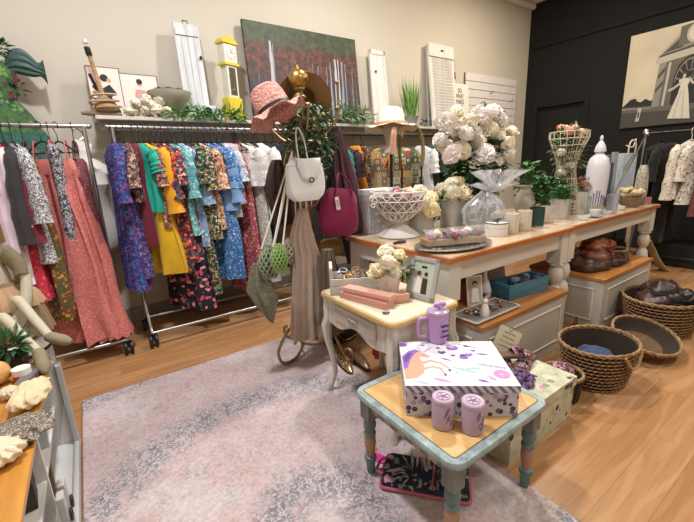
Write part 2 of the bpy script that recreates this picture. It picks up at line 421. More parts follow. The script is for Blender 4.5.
SAL = cloth('d27a72', .25); SAL2 = floral('cc6f69', ['e2a098', 'bb5855', 'ebb8ae'], 60, .35)
# --- left rack, from the left edge of the picture to its right post
def bx(px, y=RY, z=RZ): return Py(px, 126.5, y).x
g = garment
g(bx(-24), .95, cloth('d8c3cf'), 'pale lilac long-sleeved blouse at the left edge of the picture', 'blouse', sl=.55, rz=.35, group=LFT)
g(bx(-16), 1.0, cloth('e7dfe4'), 'white and lilac tunic beside the pale lilac blouse', 'tunic', sl=.4, rz=.4, group=LFT)
g(bx(-7), 1.12, floral('c42b40', ['d8455a', 'b21e38', 'e06b76'], 30, .4), 'crimson red dress between the white tunic and the black cardigan', 'dress', w=.40, hem=.46, sl=.5, rz=.42, group=LFT, slm=cloth('7c2038'))
g(bx(0), .66, cloth('2e2a2d'), 'short black cardigan with long sleeves, over the crimson dress', 'cardigan', w=.42, hem=.42, sl=.5, rz=.25, group=LFT)
g(bx(9), .88, lace('e6e4e6', '5d5c66', 55), 'white and grey lace blouse on a wide black hanger', 'blouse', w=.44, hem=.44, sl=.38, rz=.2, group=LFT)
g(bx(20), 1.3, floral('5a5430', ['b8682f', '3f5a32', '8d3a24', 'c98a3d'], 22, .5), 'long olive and orange floral dress next to the salmon gown', 'dress', w=.34, hem=.4, rz=.15, top='strap', group=LFT)
g(bx(38), 1.49, SAL, 'long salmon sequin gown, the left one of the two', 'gown', w=.32, hem=.56, rz=.75, top='strap', waist=.78, thh=.12, amp=.035, k=6, skirt=SAL2, group=LFT, fr=.012, wl=.36)
g(bx(47), 1.0, lace('b9b7bf', '3e3e48', 40), 'grey and black lace top between the two salmon gowns', 'top', rz=.1, w=.3, hem=.3, group=LFT)
g(bx(55), 1.5, SAL, 'long salmon sequin gown, the right one of the two', 'gown', w=.28, hem=.50, rz=.7, top='strap', waist=.78, thh=.12, amp=.03, k=6, skirt=SAL2, group=LFT, fr=.012, wl=.36)
t_ = g(bx(71), 1.28, floral('6d3240', ['8b4a52', '4c2430', '9c6a62'], 50, .4), 'narrow burgundy lace gown at the right end of the left rack', 'gown', w=.2, hem=.24, rz=-.1, top='strap', group=LFT)
MB().box((.03, -.12, -1.02), (.003, .04, .055)).build('price_tag', WHITE, t_)

# --- middle rack
spec = [
 (110, 1.06, floral('2c3c86', ['27306a', '5b4a9c', '3d7bb4', '8a3d7a', '1f2444'], 34, .6), dict(label='long blue and violet floral dress at the left end of the middle rack', sl=.3, w=.30, hem=.34, rz=.2)),
 (116, .98, floral('3f2b6e', ['273a8c', '6b5a7a', '8c7b9a'], 30, .5), dict(label='indigo patterned dress just right of the blue violet one', w=.27, hem=.32, rz=.1)),
 (122, .52, floral('6b4b48', ['a58074', '3c2b30', 'c9a79a'], 28, .5), dict(label='mauve brown patterned blouse beside the indigo dress', name='blouse', w=.28, hem=.3, sl=.2, rz=.2)),
 (131, .85, cloth('6d1730', .25), dict(label='wine red dress left of the turquoise top', w=.26, hem=.3, rz=.1)),
 (136, .60, dots('22b39d', '0f7f70', 70, .22), dict(label='turquoise eyelet top with short sleeves', name='top', w=.32, hem=.36, rz=.45, sl=.1)),
 (141, .98, cloth('dfb21c', .22), dict(label='bright yellow long-sleeved dress', w=.40, hem=.46, sl=.40, slm=cloth('e9a51d'), rz=.55, amp=.03)),
 (147, .72, floral('8a5a52', ['c98f80', '5a2d33', '2f2a2c', 'd9b08c'], 30, .5), dict(label='dusty pink and brown printed blouse behind the yellow dress', name='blouse', w=.3, hem=.34, sl=.2, rz=.3)),
 (153, .98, floral('4b1d2a', ['c23a2c', '3d2440', 'd9782f', '2a5a6a'], 28, .55), dict(label='dark dress with red and orange flowers, right of the yellow dress', sl=.3, rz=.4)),
 (159, .92, floral('7a2230', ['d24a3a', 'e8b0a0', '30263a', '4a7a8a'], 24, .55), dict(label='red dress with large pale flowers', sl=.2, rz=.4)),
 (166, 1.28, floral('1c1c2c', ['d0607c', 'e79aa8', '1c1c2c', '31553c', '1c1c2c', 'c9404f'], 17, .52), dict(label='long black maxi dress with large pink flowers, hanging lowest on the rack', w=.38, hem=.48, rz=.55, top='strap')),
 (170, .80, floral('5fa9b0', ['9ed0d0', '3d7f90', 'd8e8e4'], 36, .45), dict(label='aqua printed blouse beside the pink flowered maxi dress', name='blouse', sl=.3, rz=.3)),
 (176, .90, floral('8fb6d6', ['dce9f2', '5d8fc0', 'c98aa0'], 20, .42), dict(label='light blue floral shirt dress with rolled sleeves', sl=.36, rz=.55, hem=.42)),
 (183, 1.18, floral('24352c', ['3f6a4c', '8aa07a', '1a2222', 'c98a6a'], 30, .5), dict(label='long dark green botanical dress', rz=.4, sl=.2)),
 (190, .85, floral('3c3a30', ['b59a6a', '2a2a26', 'd8cdb4', '7a8a5a'], 32, .5), dict(label='black and tan tropical print blouse', name='blouse', sl=.25, rz=.4)),
 (196, .78, floral('d9a583', ['2e2a26', 'f0d9c0', 'a55f40'], 30, .5), dict(label='peach and black patterned blouse', name='blouse', sl=.25, rz=.45)),
 (203, 1.10, floral('3c78bc', ['2a5aa0', 'e4eef6', '5aa0d8', '1f3f7c'], 44, .42), dict(label='bright blue paisley dress with a border print', w=.42, hem=.52, sl=.25, rz=.6)),
 (209, .64, cloth('7ea6d4'), dict(label='plain light denim blue shirt', name='shirt', sl=.36, rz=.5)),
 (215, .95, cloth('1f3560'), dict(label='plain navy dress beside the denim shirt', w=.28, hem=.34, rz=.2)),
 (220, .70, floral('dfe4ea', ['6a86b0', 'aebccc', '3c4f78'], 38, .45), dict(label='white shirt with small blue sprigs', name='shirt', w=.3, hem=.32, sl=.2, rz=.3)),
 (226, .60, floral('e4b8bc', ['c8485c', 'f2dedc', 'a05a78'], 28, .5), dict(label='pink floral blouse with red blossoms', name='blouse', w=.28, hem=.3, rz=.25)),
 (232, 1.25, floral('a8404c', ['c9848a', 'e7d9d4', '8a2a3a'], 40, .4), dict(label='long crimson and white floral skirt dress behind the white lace shirt', w=.36, hem=.46, rz=.4, top='strap')),
 (236, .46, lace('efece8', 'd3cfca', 50), dict(label='short white lace shirt with wide sleeves', name='shirt', sl=.24, rz=.6, w=.42, hem=.46)),
 (243, 1.18, lace('dedad4', '9a9690', 55), dict(label='long white lace dress left of the black jacket', rz=.5, w=.34, hem=.48)),
 (250, .80, cloth('151417'), dict(label='black jacket between the white lace dress and the white shirt', name='jacket', w=.28, hem=.3, rz=.2)),
 (256, .75, cloth('eceae8'), dict(label='plain white shirt with long sleeves at the right of the rack', name='shirt', sl=.42, rz=.5, w=.34, hem=.3)),
 (264, 1.05, cloth('1d1b20'), dict(label='long black dress right of the plain white shirt', rz=.3)),
 (272, 1.1, cloth('222228'), dict(label='charcoal dress under the brim of the pink hat', rz=.35)),
 (281, 1.1, floral('2a2426', ['4a3a3a', '1c181a'], 40, .4), dict(label='black and brown patterned dress at the right end of the middle rack', rz=.3)),
]
for px, L, m_, kw in spec:
    lab = kw.pop('label'); nm = kw.pop('name', 'dress'); L = L * 1.13 if L > .9 else L * 1.03
    if 'w' not in kw: kw['w'] = .36
    garment(Py(px, 129, RY).x, L, m_, lab, nm, group=MID, **kw)

# --- rack behind the counter
BACKR = 'clothes on the black rack behind the counter'
for px, L, m_, kw in [
 (322, 1.2, cloth('241f24'), dict(label='black coat hanging behind the wine red bag')),
 (332, 1.0, cloth('2a7f78'), dict(label='teal green scarf dress behind the plum shawl')),
 (341, 1.1, cloth('3a2430'), dict(label='dark aubergine dress behind the plum shawl')),
 (354, .7, cloth('e08a1e'), dict(label='orange blouse showing between the plum shawl and patchwork jacket', name='blouse', w=.24, sl=0, rz=.2)),
 (362, 1.0, floral('4a3634', ['8a5a4a', '2a2022', 'b89a7a'], 36, .5), dict(label='brown patterned dress left of the patchwork jacket', w=.24, sl=0, rz=.1)),
 (421, .95, cloth('e4e6ea'), dict(label='white linen dress right of the patchwork jacket', rz=.2)),
 (427, 1.1, cloth('2c3a2e'), dict(label='dark green coat beside the rattan hoop', name='coat')),
 (434, 1.1, floral('2a3528', ['445a3a', '1d241d'], 30, .5), dict(label='black and green leafy dress behind the peony basket')),
 (440, 1.0, cloth('3d3630'), dict(label='brown dress at the right end of the black rack'))]:
    lab = kw.pop('label'); nm = kw.pop('name', 'dress')
    garment(Py(px, 132, RY).x, L, m_, lab, nm, z=1.62, w=kw.pop('w', .36), sl=kw.pop('sl', .2), rz=kw.pop('rz', .4), group=BACKR)
# patchwork jacket facing the room
PATCH = NT('patchwork'); co = PATCH.coord((1, 1, 1)); br = PATCH.n('ShaderNodeTexVoronoi', i_Scale=14.0, distance='CHEBYCHEV', i_Randomness=.15); PATCH.l(co, br.inputs['Vector'])
sp = PATCH.n('ShaderNodeSeparateColor'); PATCH.l(br.outputs['Color'], sp.inputs[0])
pal = PATCH.ramp(sp.outputs[0], [(0, '8a8a6a'), (.18, '5c6d63'), (.36, 'b08a4a'), (.52, '8f4a34'), (.68, 'b5b39a'), (.84, '4a5a4a')], 'CONSTANT')
v2 = PATCH.n('ShaderNodeTexVoronoi', i_Scale=14.0, distance='EUCLIDEAN', i_Randomness=.15); PATCH.l(co, v2.inputs['Vector'])
rg = PATCH.ramp(v2.outputs['Distance'], [(0, 'c03f2c'), (.12, '2f7a63'), (.2, 'd8c89a'), (.28, '3f3a30'), (.34, '9a9a7c')], 'CONSTANT')
ms = PATCH.ramp(v2.outputs['Distance'], [(0, 'ffffff'), (.36, '000000')], 'CONSTANT')
PATCH.base(PATCH.mix(ms, pal, rg)); PATCH.b.inputs['Roughness'].default_value = .9; PATCH.bump(PATCH.noise(co, 90, 2), .3, .004)
p_ = Py(390, 133, 3.25)
pj = garment(p_.x, .78, PATCH.m, 'multicoloured patchwork jacket facing the room under the cream straw hat', 'patchwork_jacket', w=.62, hem=.60, sl=.42, rz=1.15, y=RY, z=1.62, cat='jacket', th=.07)
s = MB(); s.tube(smooth_path([(-.085, .02, -.20), (-.09, .03, -.3), (-.085, .01, -.42)], 4), [.008] * 9, 6, flat=.5); s.tube(smooth_path([(-.085, .03, -.22), (-.095, .06, -.28), (-.085, .08, -.33)], 4), [.01] * 9, 6, flat=.5)
s.build('sash', cloth('e07a1c'), pj)

# --- rack along the black wall
t = thing('garment_rack', 'black clothes rack along the black wall at the right edge', 'clothes rack', (5.5, 1.15, 0), 0)
b = MB(); b.tube([(0, -.8, 1.53), (0, .62, 1.53)], .014, 10); b.build('top_bar', DARKM, t)
for q in (-.78, .6):
    u = MB(); u.tube([(0, q, .06), (0, q, 1.53)], .014, 10); u.build('post', CHROME if q > 0 else DARKM, t)
    u = MB(); u.tube([(-.25, q, .045), (.25, q, .045)], .018, 8); u.ell((-.25, q, .03), .03); u.ell((.25, q, .03), .03); u.build('foot', DARKM, t)
MB().tube([(0, -.78, .12), (0, .6, .12)], .01, 8).build('base_bar', DARKM, t)
MB().ell((0, .6, 1.55), .035).build('finial', CHROME, t)
o = MB(); o.b2(-.2, .2, -.3, .3, 0, .26); o = o.build('storage_box', solid('18171a', .7), loc=(5.75, 1.30, 0), smooth=False, bevel=.01); tag(o, 'low black storage box on the floor under the right rack', 'box')
WG = 'clothes on the rack by the black wall'
for y_, L, m_, lab, nm, kw in [
 (1.60, 1.30, cloth('0c0c0e', .1), 'plain black long coat beside the end of the counter', 'coat', dict(w=.46, hem=.5)),
 (1.50, 1.25, cloth('0e0e10', .1), 'second black coat tucked behind the white lace blouse', 'coat', dict(w=.44, hem=.5, sl=.3)),
 (1.33, .72, floral('e4dccf', ['cfc4b2', '7a7068', 'f2ede4'], 26, .4), 'cream lace blouse with long sleeves on a white hanger', 'blouse', dict(w=.46, hem=.5, sl=.5, hm=WHITE)),
 (1.24, .78, floral('ddd4c8', ['5a5450', 'efe9df', '9a8f84'], 22, .4), 'cream blouse with dark leaf print by the right edge', 'blouse', dict(w=.42, hem=.46, sl=.3, hm=WHITE)),
 (1.13, .9, floral('6a3a34', ['8a5248', '4a2824'], 40, .4), 'rust brown dress at the right edge of the picture', 'dress', dict(w=.42, hem=.46, hm=WHITE)),
 (1.02, .9, cloth('1b1718'), 'black dress beyond the rust brown one', 'dress', dict(w=.42, hem=.46))]:
    garment(5.5, L, m_, lab, nm, y=y_, z=1.53, base_rz=PI / 2 , rz=-.25, group=WG, **kw)

# --- white display torso hanging behind the salmon gowns
def torso(name, lab, loc, mat, sc=1, rz=0):
    t = thing(name, lab, 'mannequin', loc, rz)
    lv = [(0, .045, .045), (-.05, .05, .05), (-.09, .12, .06), (-.12, .165, .07), (-.18, .17, .09), (-.26, .16, .115), (-.33, .14, .10), (-.42, .118, .085), (-.50, .135, .095), (-.58, .165, .115), (-.68, .175, .12), (-.76, .17, .11), (-.80, .12, .08)]
    rs = []
    for z_, a, b_ in lv:
        r = []
        for i in range(28):
            th = 2 * PI * i / 28; v = Vector((a * math.cos(th), b_ * math.sin(th), z_))
            if -.36 < z_ < -.15 and math.sin(th) < 0: v.y -= .05 * math.exp(-((abs(v.x) - .075) / .045) ** 2) * math.exp(-((z_ + .26) / .06) ** 2)
            r.append(v * sc)
        rs.append(r)
    MB().rings(rs).build('torso', mat, t); return t
p_ = Py(79, 168, 3.56)
t = torso('display_torso', 'white armless display torso hanging behind the rack beside the salmon gown', (p_.x + .04, 3.56, 1.50), solid('d6d1c9', .45, 0, .03), .98, .35)
MB().tube(smooth_path([(0, 0, -.01), (0, 0, .07), (.03, 0, .10), (.02, 0, .14), (-.02, 0, .16), (-.03, 0, .13)], 4), .006, 6).build('hook', CHROME, t)
MB().box((-.0, 0, .03), (.11, .07, .07), mat=Matrix.Rotation(.3, 3, 'Y')).build('neck_cap', WHITE, t)

# --- green display gown high on the left
def leafcloud(c, r, n, L, w, mats, name, par, bias=(0, 0, 0), seed=3, drop=0):
    rr = random.Random(seed); b = MB()
    for i in range(n):
        d = Vector((rr.gauss(0, 1), rr.gauss(0, 1), rr.gauss(0, 1))).normalized(); q = rr.uniform(.45, 1)
        p = Vector(c) + Vector((d.x * r[0], d.y * r[1], d.z * r[2])) * q
        dd = (d + Vector(bias) + Vector((rr.uniform(-.5, .5), rr.uniform(-.5, .5), rr.uniform(-.5, .5)))).normalized()
        b.leaf(p, dd, L * rr.uniform(.6, 1.2), w * rr.uniform(.7, 1.2), (rr.uniform(-.5, .5), rr.uniform(-.5, .5), 1), rr.randrange(len(mats)))
    return b.build(name, mats, par, smooth=False)
px0 = Py(-14, 72, 3.62)
t = thing('green_gown', 'green leafy display gown on a mannequin high at the left edge', 'gown', (px0.x + .02, 3.62, px0.z - .0)); t.scale = (.82, .6, .92)
GRN = floral('48703a', ['68904c', '2c5028', '4f3442', '3a5f38', '2f5a4a'], 18, .5); TEAL = floral('2f5f54', ['447a6a', '22463f', '507d6c'], 60, .45)
b = MB(); rs = []
for z_, a, b_ in [(.10, .05, .045), (.07, .12, .06), (.02, .17, .09), (-.1, .155, .09), (-.2, .13, .08)]:
    rs.append([Vector((a * math.cos(2 * PI * i / 36), b_ * math.sin(2 * PI * i / 36), z_)) for i in range(36)])
b.rings(rs).build('bodice', GRN, t)
b = MB(); rs = []
for z_, a, b_, am in [(-.19, .135, .085, 0), (-.28, .2, .12, .006), (-.42, .27, .15, .012), (-.6, .33, .17, .018), (-.8, .38, .18, .022), (-1.55, .52, .2, .025)]:
    rs.append([Vector(((a + am * math.sin(i * PI / 3)) * math.cos(2 * PI * i / 72), (b_ + am * math.sin(i * PI / 3)) * math.sin(2 * PI * i / 72), z_)) for i in range(72)])
s1 = b.rings(rs[:3]).build("overskirt", GRN, t); MB().rings([[v * 1.0 for v in r] for r in rs[2:]]).build("skirt", TEAL, t)
for q in (-1, 1):
    pth = smooth_path([(q * .11, 0, .05), (q * .17, -.02, .085), (q * .25, -.03, .08), (q * .31, -.04, .05), (q * .37, -.05, .025)], 4); rs = []
    for i, c in enumerate(pth):
        u = i / (len(pth) - 1); r_ = .035 + .05 * math.sin(PI * min(1, u * 1.15)) if u < .86 else .045 + .035 * (u - .86) / .14
        rs.append([c + Vector((0, r_ * (1 + .13 * math.sin(11 * a)) * math.cos(a), r_ * (1 + .13 * math.sin(11 * a)) * math.sin(a))) for a in [2 * PI * k_ / 66 for k_ in range(66)]])
    MB().rings(rs).build('puff_sleeve', solid('3f5a57', .5, 0, .3, 40), t)
leafcloud((.06, -.03, .17), (.10, .07, .07), 110, .07, .035, [LEAF1, LEAF2], 'leaf_collar', t, (0, 0, .3))
leafcloud((.16, -.1, -.1), (.06, .03, .09), 16, .06, .04, [cloth('6b2440'), LEAF2], 'leaves', t)

# ------------------------------------------------------------------ wall shelf
SZ = 1.745
t = thing('wall_shelf', 'long white wall shelf above the middle clothes rack', 'shelf', (0, 0, 0))
MB().b2(.17, 4.62, 3.45, YB - .002, SZ - .028, SZ).build('shelf_board', solid('cfcac2', .5), t, smooth=False, bevel=.004)
MB().b2(.19, 4.6, 3.54, 3.565, SZ - .10, SZ - .029).build('rail', solid('9f9a92', .5), t, smooth=False, bevel=.003)  # greyer than the board: shade under the shelf is painted in
for x in (.3, 1.3, 2.4, 3.4, 3.9):
    b = MB(); b.b2(x - .012, x + .012, 3.57, YB - .002, SZ - .06, SZ - .029); b.b2(x - .012, x + .012, YB - .03, YB - .002, SZ - .3, SZ - .06)
    b.build('bracket', solid('8a857e', .5), t, smooth=False)
# ------------------------------------------------------------------ things on the wall shelf
def panel(name, label, cat, pxl, pxr, pxtop, pytop, yb, lean, th, mat, group=None, pyb=112, part='board', zb=None):
    """upright board leaning back to the wall: root at the middle of its foot"""
    zb = SZ if zb is None else zb
    a = Py(pxl, pyb, yb).x; b_ = Py(pxr, pyb, yb).x; top = Py(pxtop, pytop, yb + .06).z
    t = thing(name, label, cat, ((a + b_) / 2, yb, zb), 0, group); t.rotation_euler = (-lean, 0, 0)
    W, Hh = b_ - a, (top - zb) / math.cos(lean)
    MB().b2(-W / 2, W / 2, 0, th, 0, Hh).build(part, mat, t, smooth=False, bevel=.003)
    return t, W, Hh
FR = (Vector((0, 0, 0)), Vector((1, 0, 0)), Vector((0, 0, 1)), Vector((0, -1, 0)))
def shape(parent, name, mat, polys, z=.002, par2=None):
    """flat printed shapes on the front (-Y) of a panel"""
    b = MB(); mats = mat if isinstance(mat, list) else [mat]
    for i, p in enumerate(polys):
        mi = 0
        if isinstance(p, tuple) and isinstance(p[0], int): mi, p = p
        o = len(b.v); b.poly(p, z + i * .00015, mi, FR)
    return b.build(name, mats, parent, smooth=False)
def circ(x, z, r, n=14, sx=1): return [(x + r * sx * math.cos(2 * PI * i / n), z + r * math.sin(2 * PI * i / n)) for i in range(n)]
INK = solid('26242a', .7); SKIN = solid('c9a48c', .7)
# two fashion prints
for k, (a, b_, tx, ty, lab) in enumerate([(93, 127, 100, 67, 'framed fashion print of a dancer in black, behind the rope bottle'), (125, 163, 140, 75, 'framed fashion print of a figure in a pale gown, behind the white roses')]):
    t, W, Hh = panel('framed_print', lab, 'picture', a, b_, tx, ty, 3.62, .10, .014, solid('7b6658', .5), part='frame')
    MB().b2(-W / 2 + .01, W / 2 - .01, -.002, .0, .01, Hh - .01).build('paper', solid('e9dcd4', .7, 0, .03), t, smooth=False)
    if k == 0:
        shape(t, 'print_figure', [INK, SKIN], [circ(0, Hh * .78, .028), [(-.09, Hh * .6), (-.06, Hh * .68), (-.02, Hh * .58), (.03, Hh * .66), (.07, Hh * .5), (.03, Hh * .42), (-.04, Hh * .45)], [(-.1, Hh * .83), (-.08, Hh * .85), (-.06, Hh * .66), (-.08, Hh * .64)], (1, circ(.03, Hh * .74, .016)), [(-.04, Hh * .45), (.03, Hh * .42), (.08, Hh * .12), (-.07, Hh * .12)]], .003)
    else:
        shape(t, 'print_figure', [solid('d98f98', .7), INK, SKIN], [[(-.035, Hh * .65), (.035, Hh * .65), (.08, Hh * .15), (-.07, Hh * .15)], (2, circ(0, Hh * .78, .02)), (1, circ(0, Hh * .83, .022)), (2, [(.03, Hh * .66), (.06, Hh * .5), (.05, Hh * .48), (.02, Hh * .6)])], .003)
# rope bottle on driftwood
p = Py(109, 109, 3.50)
tag(MB().tube(smooth_path([(-.16, 0, .012), (-.08, .01, .016), (0, 0, .014), (.1, .01, .012)], 4), [.010 + .012 * math.sin(PI * i / 12) for i in range(13)], 10).build('driftwood', wood('7d6650', 'a58c70', rough=.8), loc=(p.x - .02, 3.49, SZ + .002)), 'short piece of driftwood lying at the left end of the wall shelf', 'driftwood')
t = thing('rope_bottle', 'tall rope-wrapped bottle with black neck and wooden coil at the shelf end', 'bottle', (p.x - .01, 3.50, SZ + .03)); t.scale = (1, 1, .76)
ROPE = wood('8d6c4c', 'c2a27c', 'X', 3, .9, 0)
def lean_lathe(prof, tilt, n=20): return MB().lathe(prof, n, rot=Matrix.Rotation(tilt, 3, 'Y'))
lean_lathe([(.02, 0), (.07, .01), (.085, .035), (.07, .08), (.04, .12), (.018, .17), (.014, .46), (.0145, .5)], -.10).build('bottle_body', ROPE, t)
lean_lathe([(.016, .5), (.02, .51), (.02, .575), (.016, .58)], -.10).build('neck_band', BLACKP, t)
lean_lathe([(.008, .58), (.008, .6), (.02, .61), (.018, .64), (.013, .64), (.012, .612)], -.10).build('stopper', glass('dfe4e6', .05, .6), t)
b = MB(); b.tube([Vector((.10 * math.cos(a) * (1 - a / 60) - .01, .06 * math.sin(a) - .02, .05 + a * .009)) for a in [i * .35 for i in range(44)]], .011, 7); b.build('coil', wood('a58767', 'd0b796', rough=.8), t)
def flower(b, c, r, mi=0, k=5, sq=.8, seed=0):
    """full ruffled bloom: crumpled heart and three rings of cupped petals"""
    rr = random.Random(seed * 31 + 5); c = Vector(c); o = Vector((seed * 1.7, seed * .9, 0))
    def heart(a, ph):
        d = Vector((math.sin(ph) * math.cos(a), math.sin(ph) * math.sin(a), math.cos(ph))); return 1.02 - .75 * abs(noise.noise(d * 3.6 + o)) + .16 * noise.noise(d * 8 + o)
    b.ell(c, (r * .80, r * .80, r * .74), 30, 18, mi, fn=heart)
    for n, a_, up, ln, wd in ((5, .55, 1.25, .85, .62), (6, .3, .95, 1.0, .7), (7, .0, .45, 1.0, .72)):
        off = rr.uniform(0, 6)
        for j in range(n):
            th = off + 2 * PI * j / n + rr.uniform(-.15, .15); ca, sa = math.cos(th), math.sin(th); L_ = r * ln * rr.uniform(.9, 1.08); vs = []
            for v in range(4):
                q = v / 3; el = -.6 + (up + .5) * q; rad = L_ * (.48 + .50 * math.cos(up * .7) * q ** .7); hh = L_ * (-.34 + .74 * q * math.sin(up * .72 + .12))
                for u in range(5):
                    w_ = (u - 2) / 2; ww = wd * r * (.45 + .75 * math.sin(PI * (.15 + .6 * q))); ang = w_ * ww / max(rad, r * .3)
                    rd = rad * (1 - .10 * w_ * w_) + .05 * r * rr.uniform(-1, 1) * q; vs.append(c + Vector((rd * math.cos(th + ang), rd * math.sin(th + ang), hh - .10 * r * w_ * w_ * q + .06 * r * rr.uniform(-1, 1) * q)))
            b.add(vs, [(v * 5 + u, v * 5 + u + 1, v * 5 + u + 6, v * 5 + u + 5) for v in range(3) for u in range(4)], mi)
    return b
def bouquet(t, spots, r, mats, nm='rose', k=5):
    for i, s_ in enumerate(spots):
        b = MB(); rr = r * (s_[3] if len(s_) > 3 else 1); flower(b, (0, 0, 0), rr, 0, seed=i + 1)
        o = b.build(nm, mats[i % len(mats)], t, loc=s_[:3])
        d = Vector((rnd(-.5, .5), rnd(-.9, .1), 0)); o.rotation_euler = (-d.y * .9, d.x * .9, rnd(0, 6))
p = Py(148, 108, 3.46)
t = thing('rose_cluster', 'bunch of small white artificial roses on the wall shelf by the stone bowl', 'flowers', (p.x, 3.47, SZ))
bouquet(t, [(-.13, 0, .04), (-.08, -.01, .10), (-.03, 0, .05), (0, 0, .13, 1.1), (.06, -.01, .06, 1.2), (.09, 0, .12), (.14, 0, .05), (-.1, .01, .03), (.03, .0, .09), (.12, .02, .03)], .052, [ROSEW, solid('eae3d4', .7)])
leafcloud((0, .02, .05), (.17, .03, .05), 40, .05, .03, [LEAF1, LEAF3], 'foliage', t, seed=5)
def bowl(name, lab, cat, loc, prof, mat, n=28, part='bowl', **kw):
    t = thing(name, lab, cat, loc); MB().lathe(prof, n, **kw).build(part, mat, t); return t
STONE = solid('a9a594', .85, 0, .2, 30, .3)
p = Py(172, 110, 3.56)
t = bowl('stone_bowl', 'footed stone bowl filled with succulents on the wall shelf', 'planter', (p.x, 3.56, SZ), [(.06, 0), (.062, .015), (.035, .035), (.035, .06), (.09, .10), (.15, .16), (.165, .19), (.17, .21), (.155, .21), (.14, .185), (.02, .17)], STONE)
for i in range(7):
    a = i * .9; c = (.09 * math.cos(a) * (i > 0), .07 * math.sin(a) * (i > 0), .20); b = MB()
    for j in range(16):
        q = j * 2.4; b.leaf(c, (math.cos(q), math.sin(q), .4 + j * .07), .055, .022, mi=0, curl=.4)
    b.build('succulent', [solid('5a7a4c', .6), solid('4a3a3e', .6), solid('6f8f66', .6)][i % 3], t, smooth=False)
# weathered tall door panel
WW = wood('b9bcc0', 'e4e6e8', 'Z', 1, .7, 0)
t, W, Hh = panel('shutter_door', 'tall weathered white wooden cupboard door leaning left of the yellow clock', 'door panel', 187, 211, 178, 21, 3.57, .11, .025, WW)
for s in (-1, 0, 1): MB().b2(s * W * .25 - .002, s * W * .25 + .002, -.002, 0, .05, Hh - .05).build('groove', solid('9aa0a6', .8), t, smooth=False)
for zz in (.04, Hh - .1): MB().b2(-W / 2 + .01, W / 2 - .01, -.012, 0, zz, zz + .05).build('batten', WW, t, smooth=False, bevel=.003)
MB().ell((W * .42, -.014, Hh * .66), (.012, .012, .016)).build('knob', DARKM, t)
MB().tube([(-.02, 0, Hh), (-.02, -.0, Hh + .02), (.02, 0, Hh + .02), (.02, 0, Hh)], .004, 6).build('hanging_loop', DARKM, t)
p = Py(206, 110, 3.5)
t = thing('birdhouse_block', 'small white wooden block with a round dark hole at the foot of the white door', 'block', (p.x, 3.49, SZ), .1)
MB().b2(-.08, .08, -.035, .035, 0, .11).build('block', WW, t, smooth=False, bevel=.004); MB().lathe([(.038, 0), (.038, .003)], 24, c=(0, -.036, .058), rot=Matrix.Rotation(PI / 2, 3, 'X')).build('hole_disc', DARKM, t)
# garlands
def garland(name, lab, pts, n, L, w, mats, spread=.03, seed=1, cat='garland', vine=.004, dn=.0):
    p0 = Vector(pts[0]); t = thing(name, lab, cat, p0); sp = smooth_path([Vector(q) - p0 for q in pts], 8); rr = random.Random(seed)
    MB().tube(sp, vine, 5).build('vine', solid('4a5a34', .8), t); b = MB()
    for i in range(n):
        q = sp[rr.randrange(len(sp))]; d = Vector((rr.gauss(0, 1), rr.gauss(0, 1), rr.gauss(0, .8) - dn))
        b.leaf(q + d.normalized() * rr.uniform(0, spread), d, L * rr.uniform(.6, 1.2), w * rr.uniform(.7, 1.2), (rr.gauss(0, 1), rr.gauss(0, 1), 1.2), rr.randrange(len(mats)))
    b.build('leaves', mats, t, smooth=False); return t
FERN = [solid('4c8a3c', .6, 0, .3, 40), solid('3a7030', .6, 0, .3, 40), solid('6fa858', .6)]
a_, b_ = Py(170, 112, 3.44), Py(243, 115, 3.44)
garland('fern_garland', 'bright green fern garland trailing along the front of the wall shelf', [(a_.x, 3.44, SZ + .03), (a_.x * .7 + b_.x * .3, 3.43, SZ + .05), ((a_.x + b_.x) / 2, 3.42, SZ + .02), (b_.x * .8 + a_.x * .2, 3.43, SZ + .05), (b_.x, 3.44, SZ + .02)], 330, .075, .016, FERN, .05, 3)
# yellow clock
p0, p1 = Py(233, 113, 3.52), Py(228, 36, 3.55)
YEL = solid('d9c23a', .5, 0, .12); hc = p1.z - SZ; t = thing('grandfather_clock', 'miniature yellow and white long-case clock beside the waterfall painting', 'clock', (p0.x + .02, 3.56, SZ), .35)
MB().b2(-.075, .075, -.05, .05, 0, hc * .28).build('base_box', YEL, t, smooth=False, bevel=.004)
MB().b2(-.055, .055, -.04, .04, hc * .28, hc * .66).build('trunk', solid('dcd8c8', .5), t, smooth=False, bevel=.004)
MB().b2(-.034, .034, -.043, -.038, hc * .31, hc * .63).build('window_glass', solid('5a5a50', .2), t, smooth=False)
b = MB(); b.tube([(0, -.046, hc * .36), (0, -.046, hc * .62)], .003, 5); b.ell((0, -.046, hc * .37), (.014, .004, .014)); b.build('pendulum', BRASS, t)
MB().b2(-.08, .08, -.052, .052, hc * .655, hc * .685).build('cornice', YEL, t, smooth=False, bevel=.003)
MB().b2(-.068, .068, -.045, .045, hc * .685, hc * .90).build('hood', solid('dcd8c8', .5), t, smooth=False, bevel=.004)
o = MB().lathe([(.052, 0), (.052, .004)], 28, c=(0, -.045, hc * .80), rot=Matrix.Rotation(PI / 2, 3, 'X')).build('dial', solid('efece2', .4), t)
b = MB(); b.box((.0, -.051, hc * .80 + .012), (.005, .002, .03)); b.box((.01, -.051, hc * .80), (.026, .002, .005)); b.build('hands', INK, o)
b = MB(); 
for i in range(12): a = i * PI / 6; b.box((.044 * math.sin(a), -.0505, hc * .8 + .044 * math.cos(a)), (.005, .001, .009), mat=Matrix.Rotation(a, 3, 'Y'))
b.build('hour_marks', INK, o)
b = MB(); b.b2(-.082, .082, -.055, .055, hc * .90, hc * .92); rr_ = []
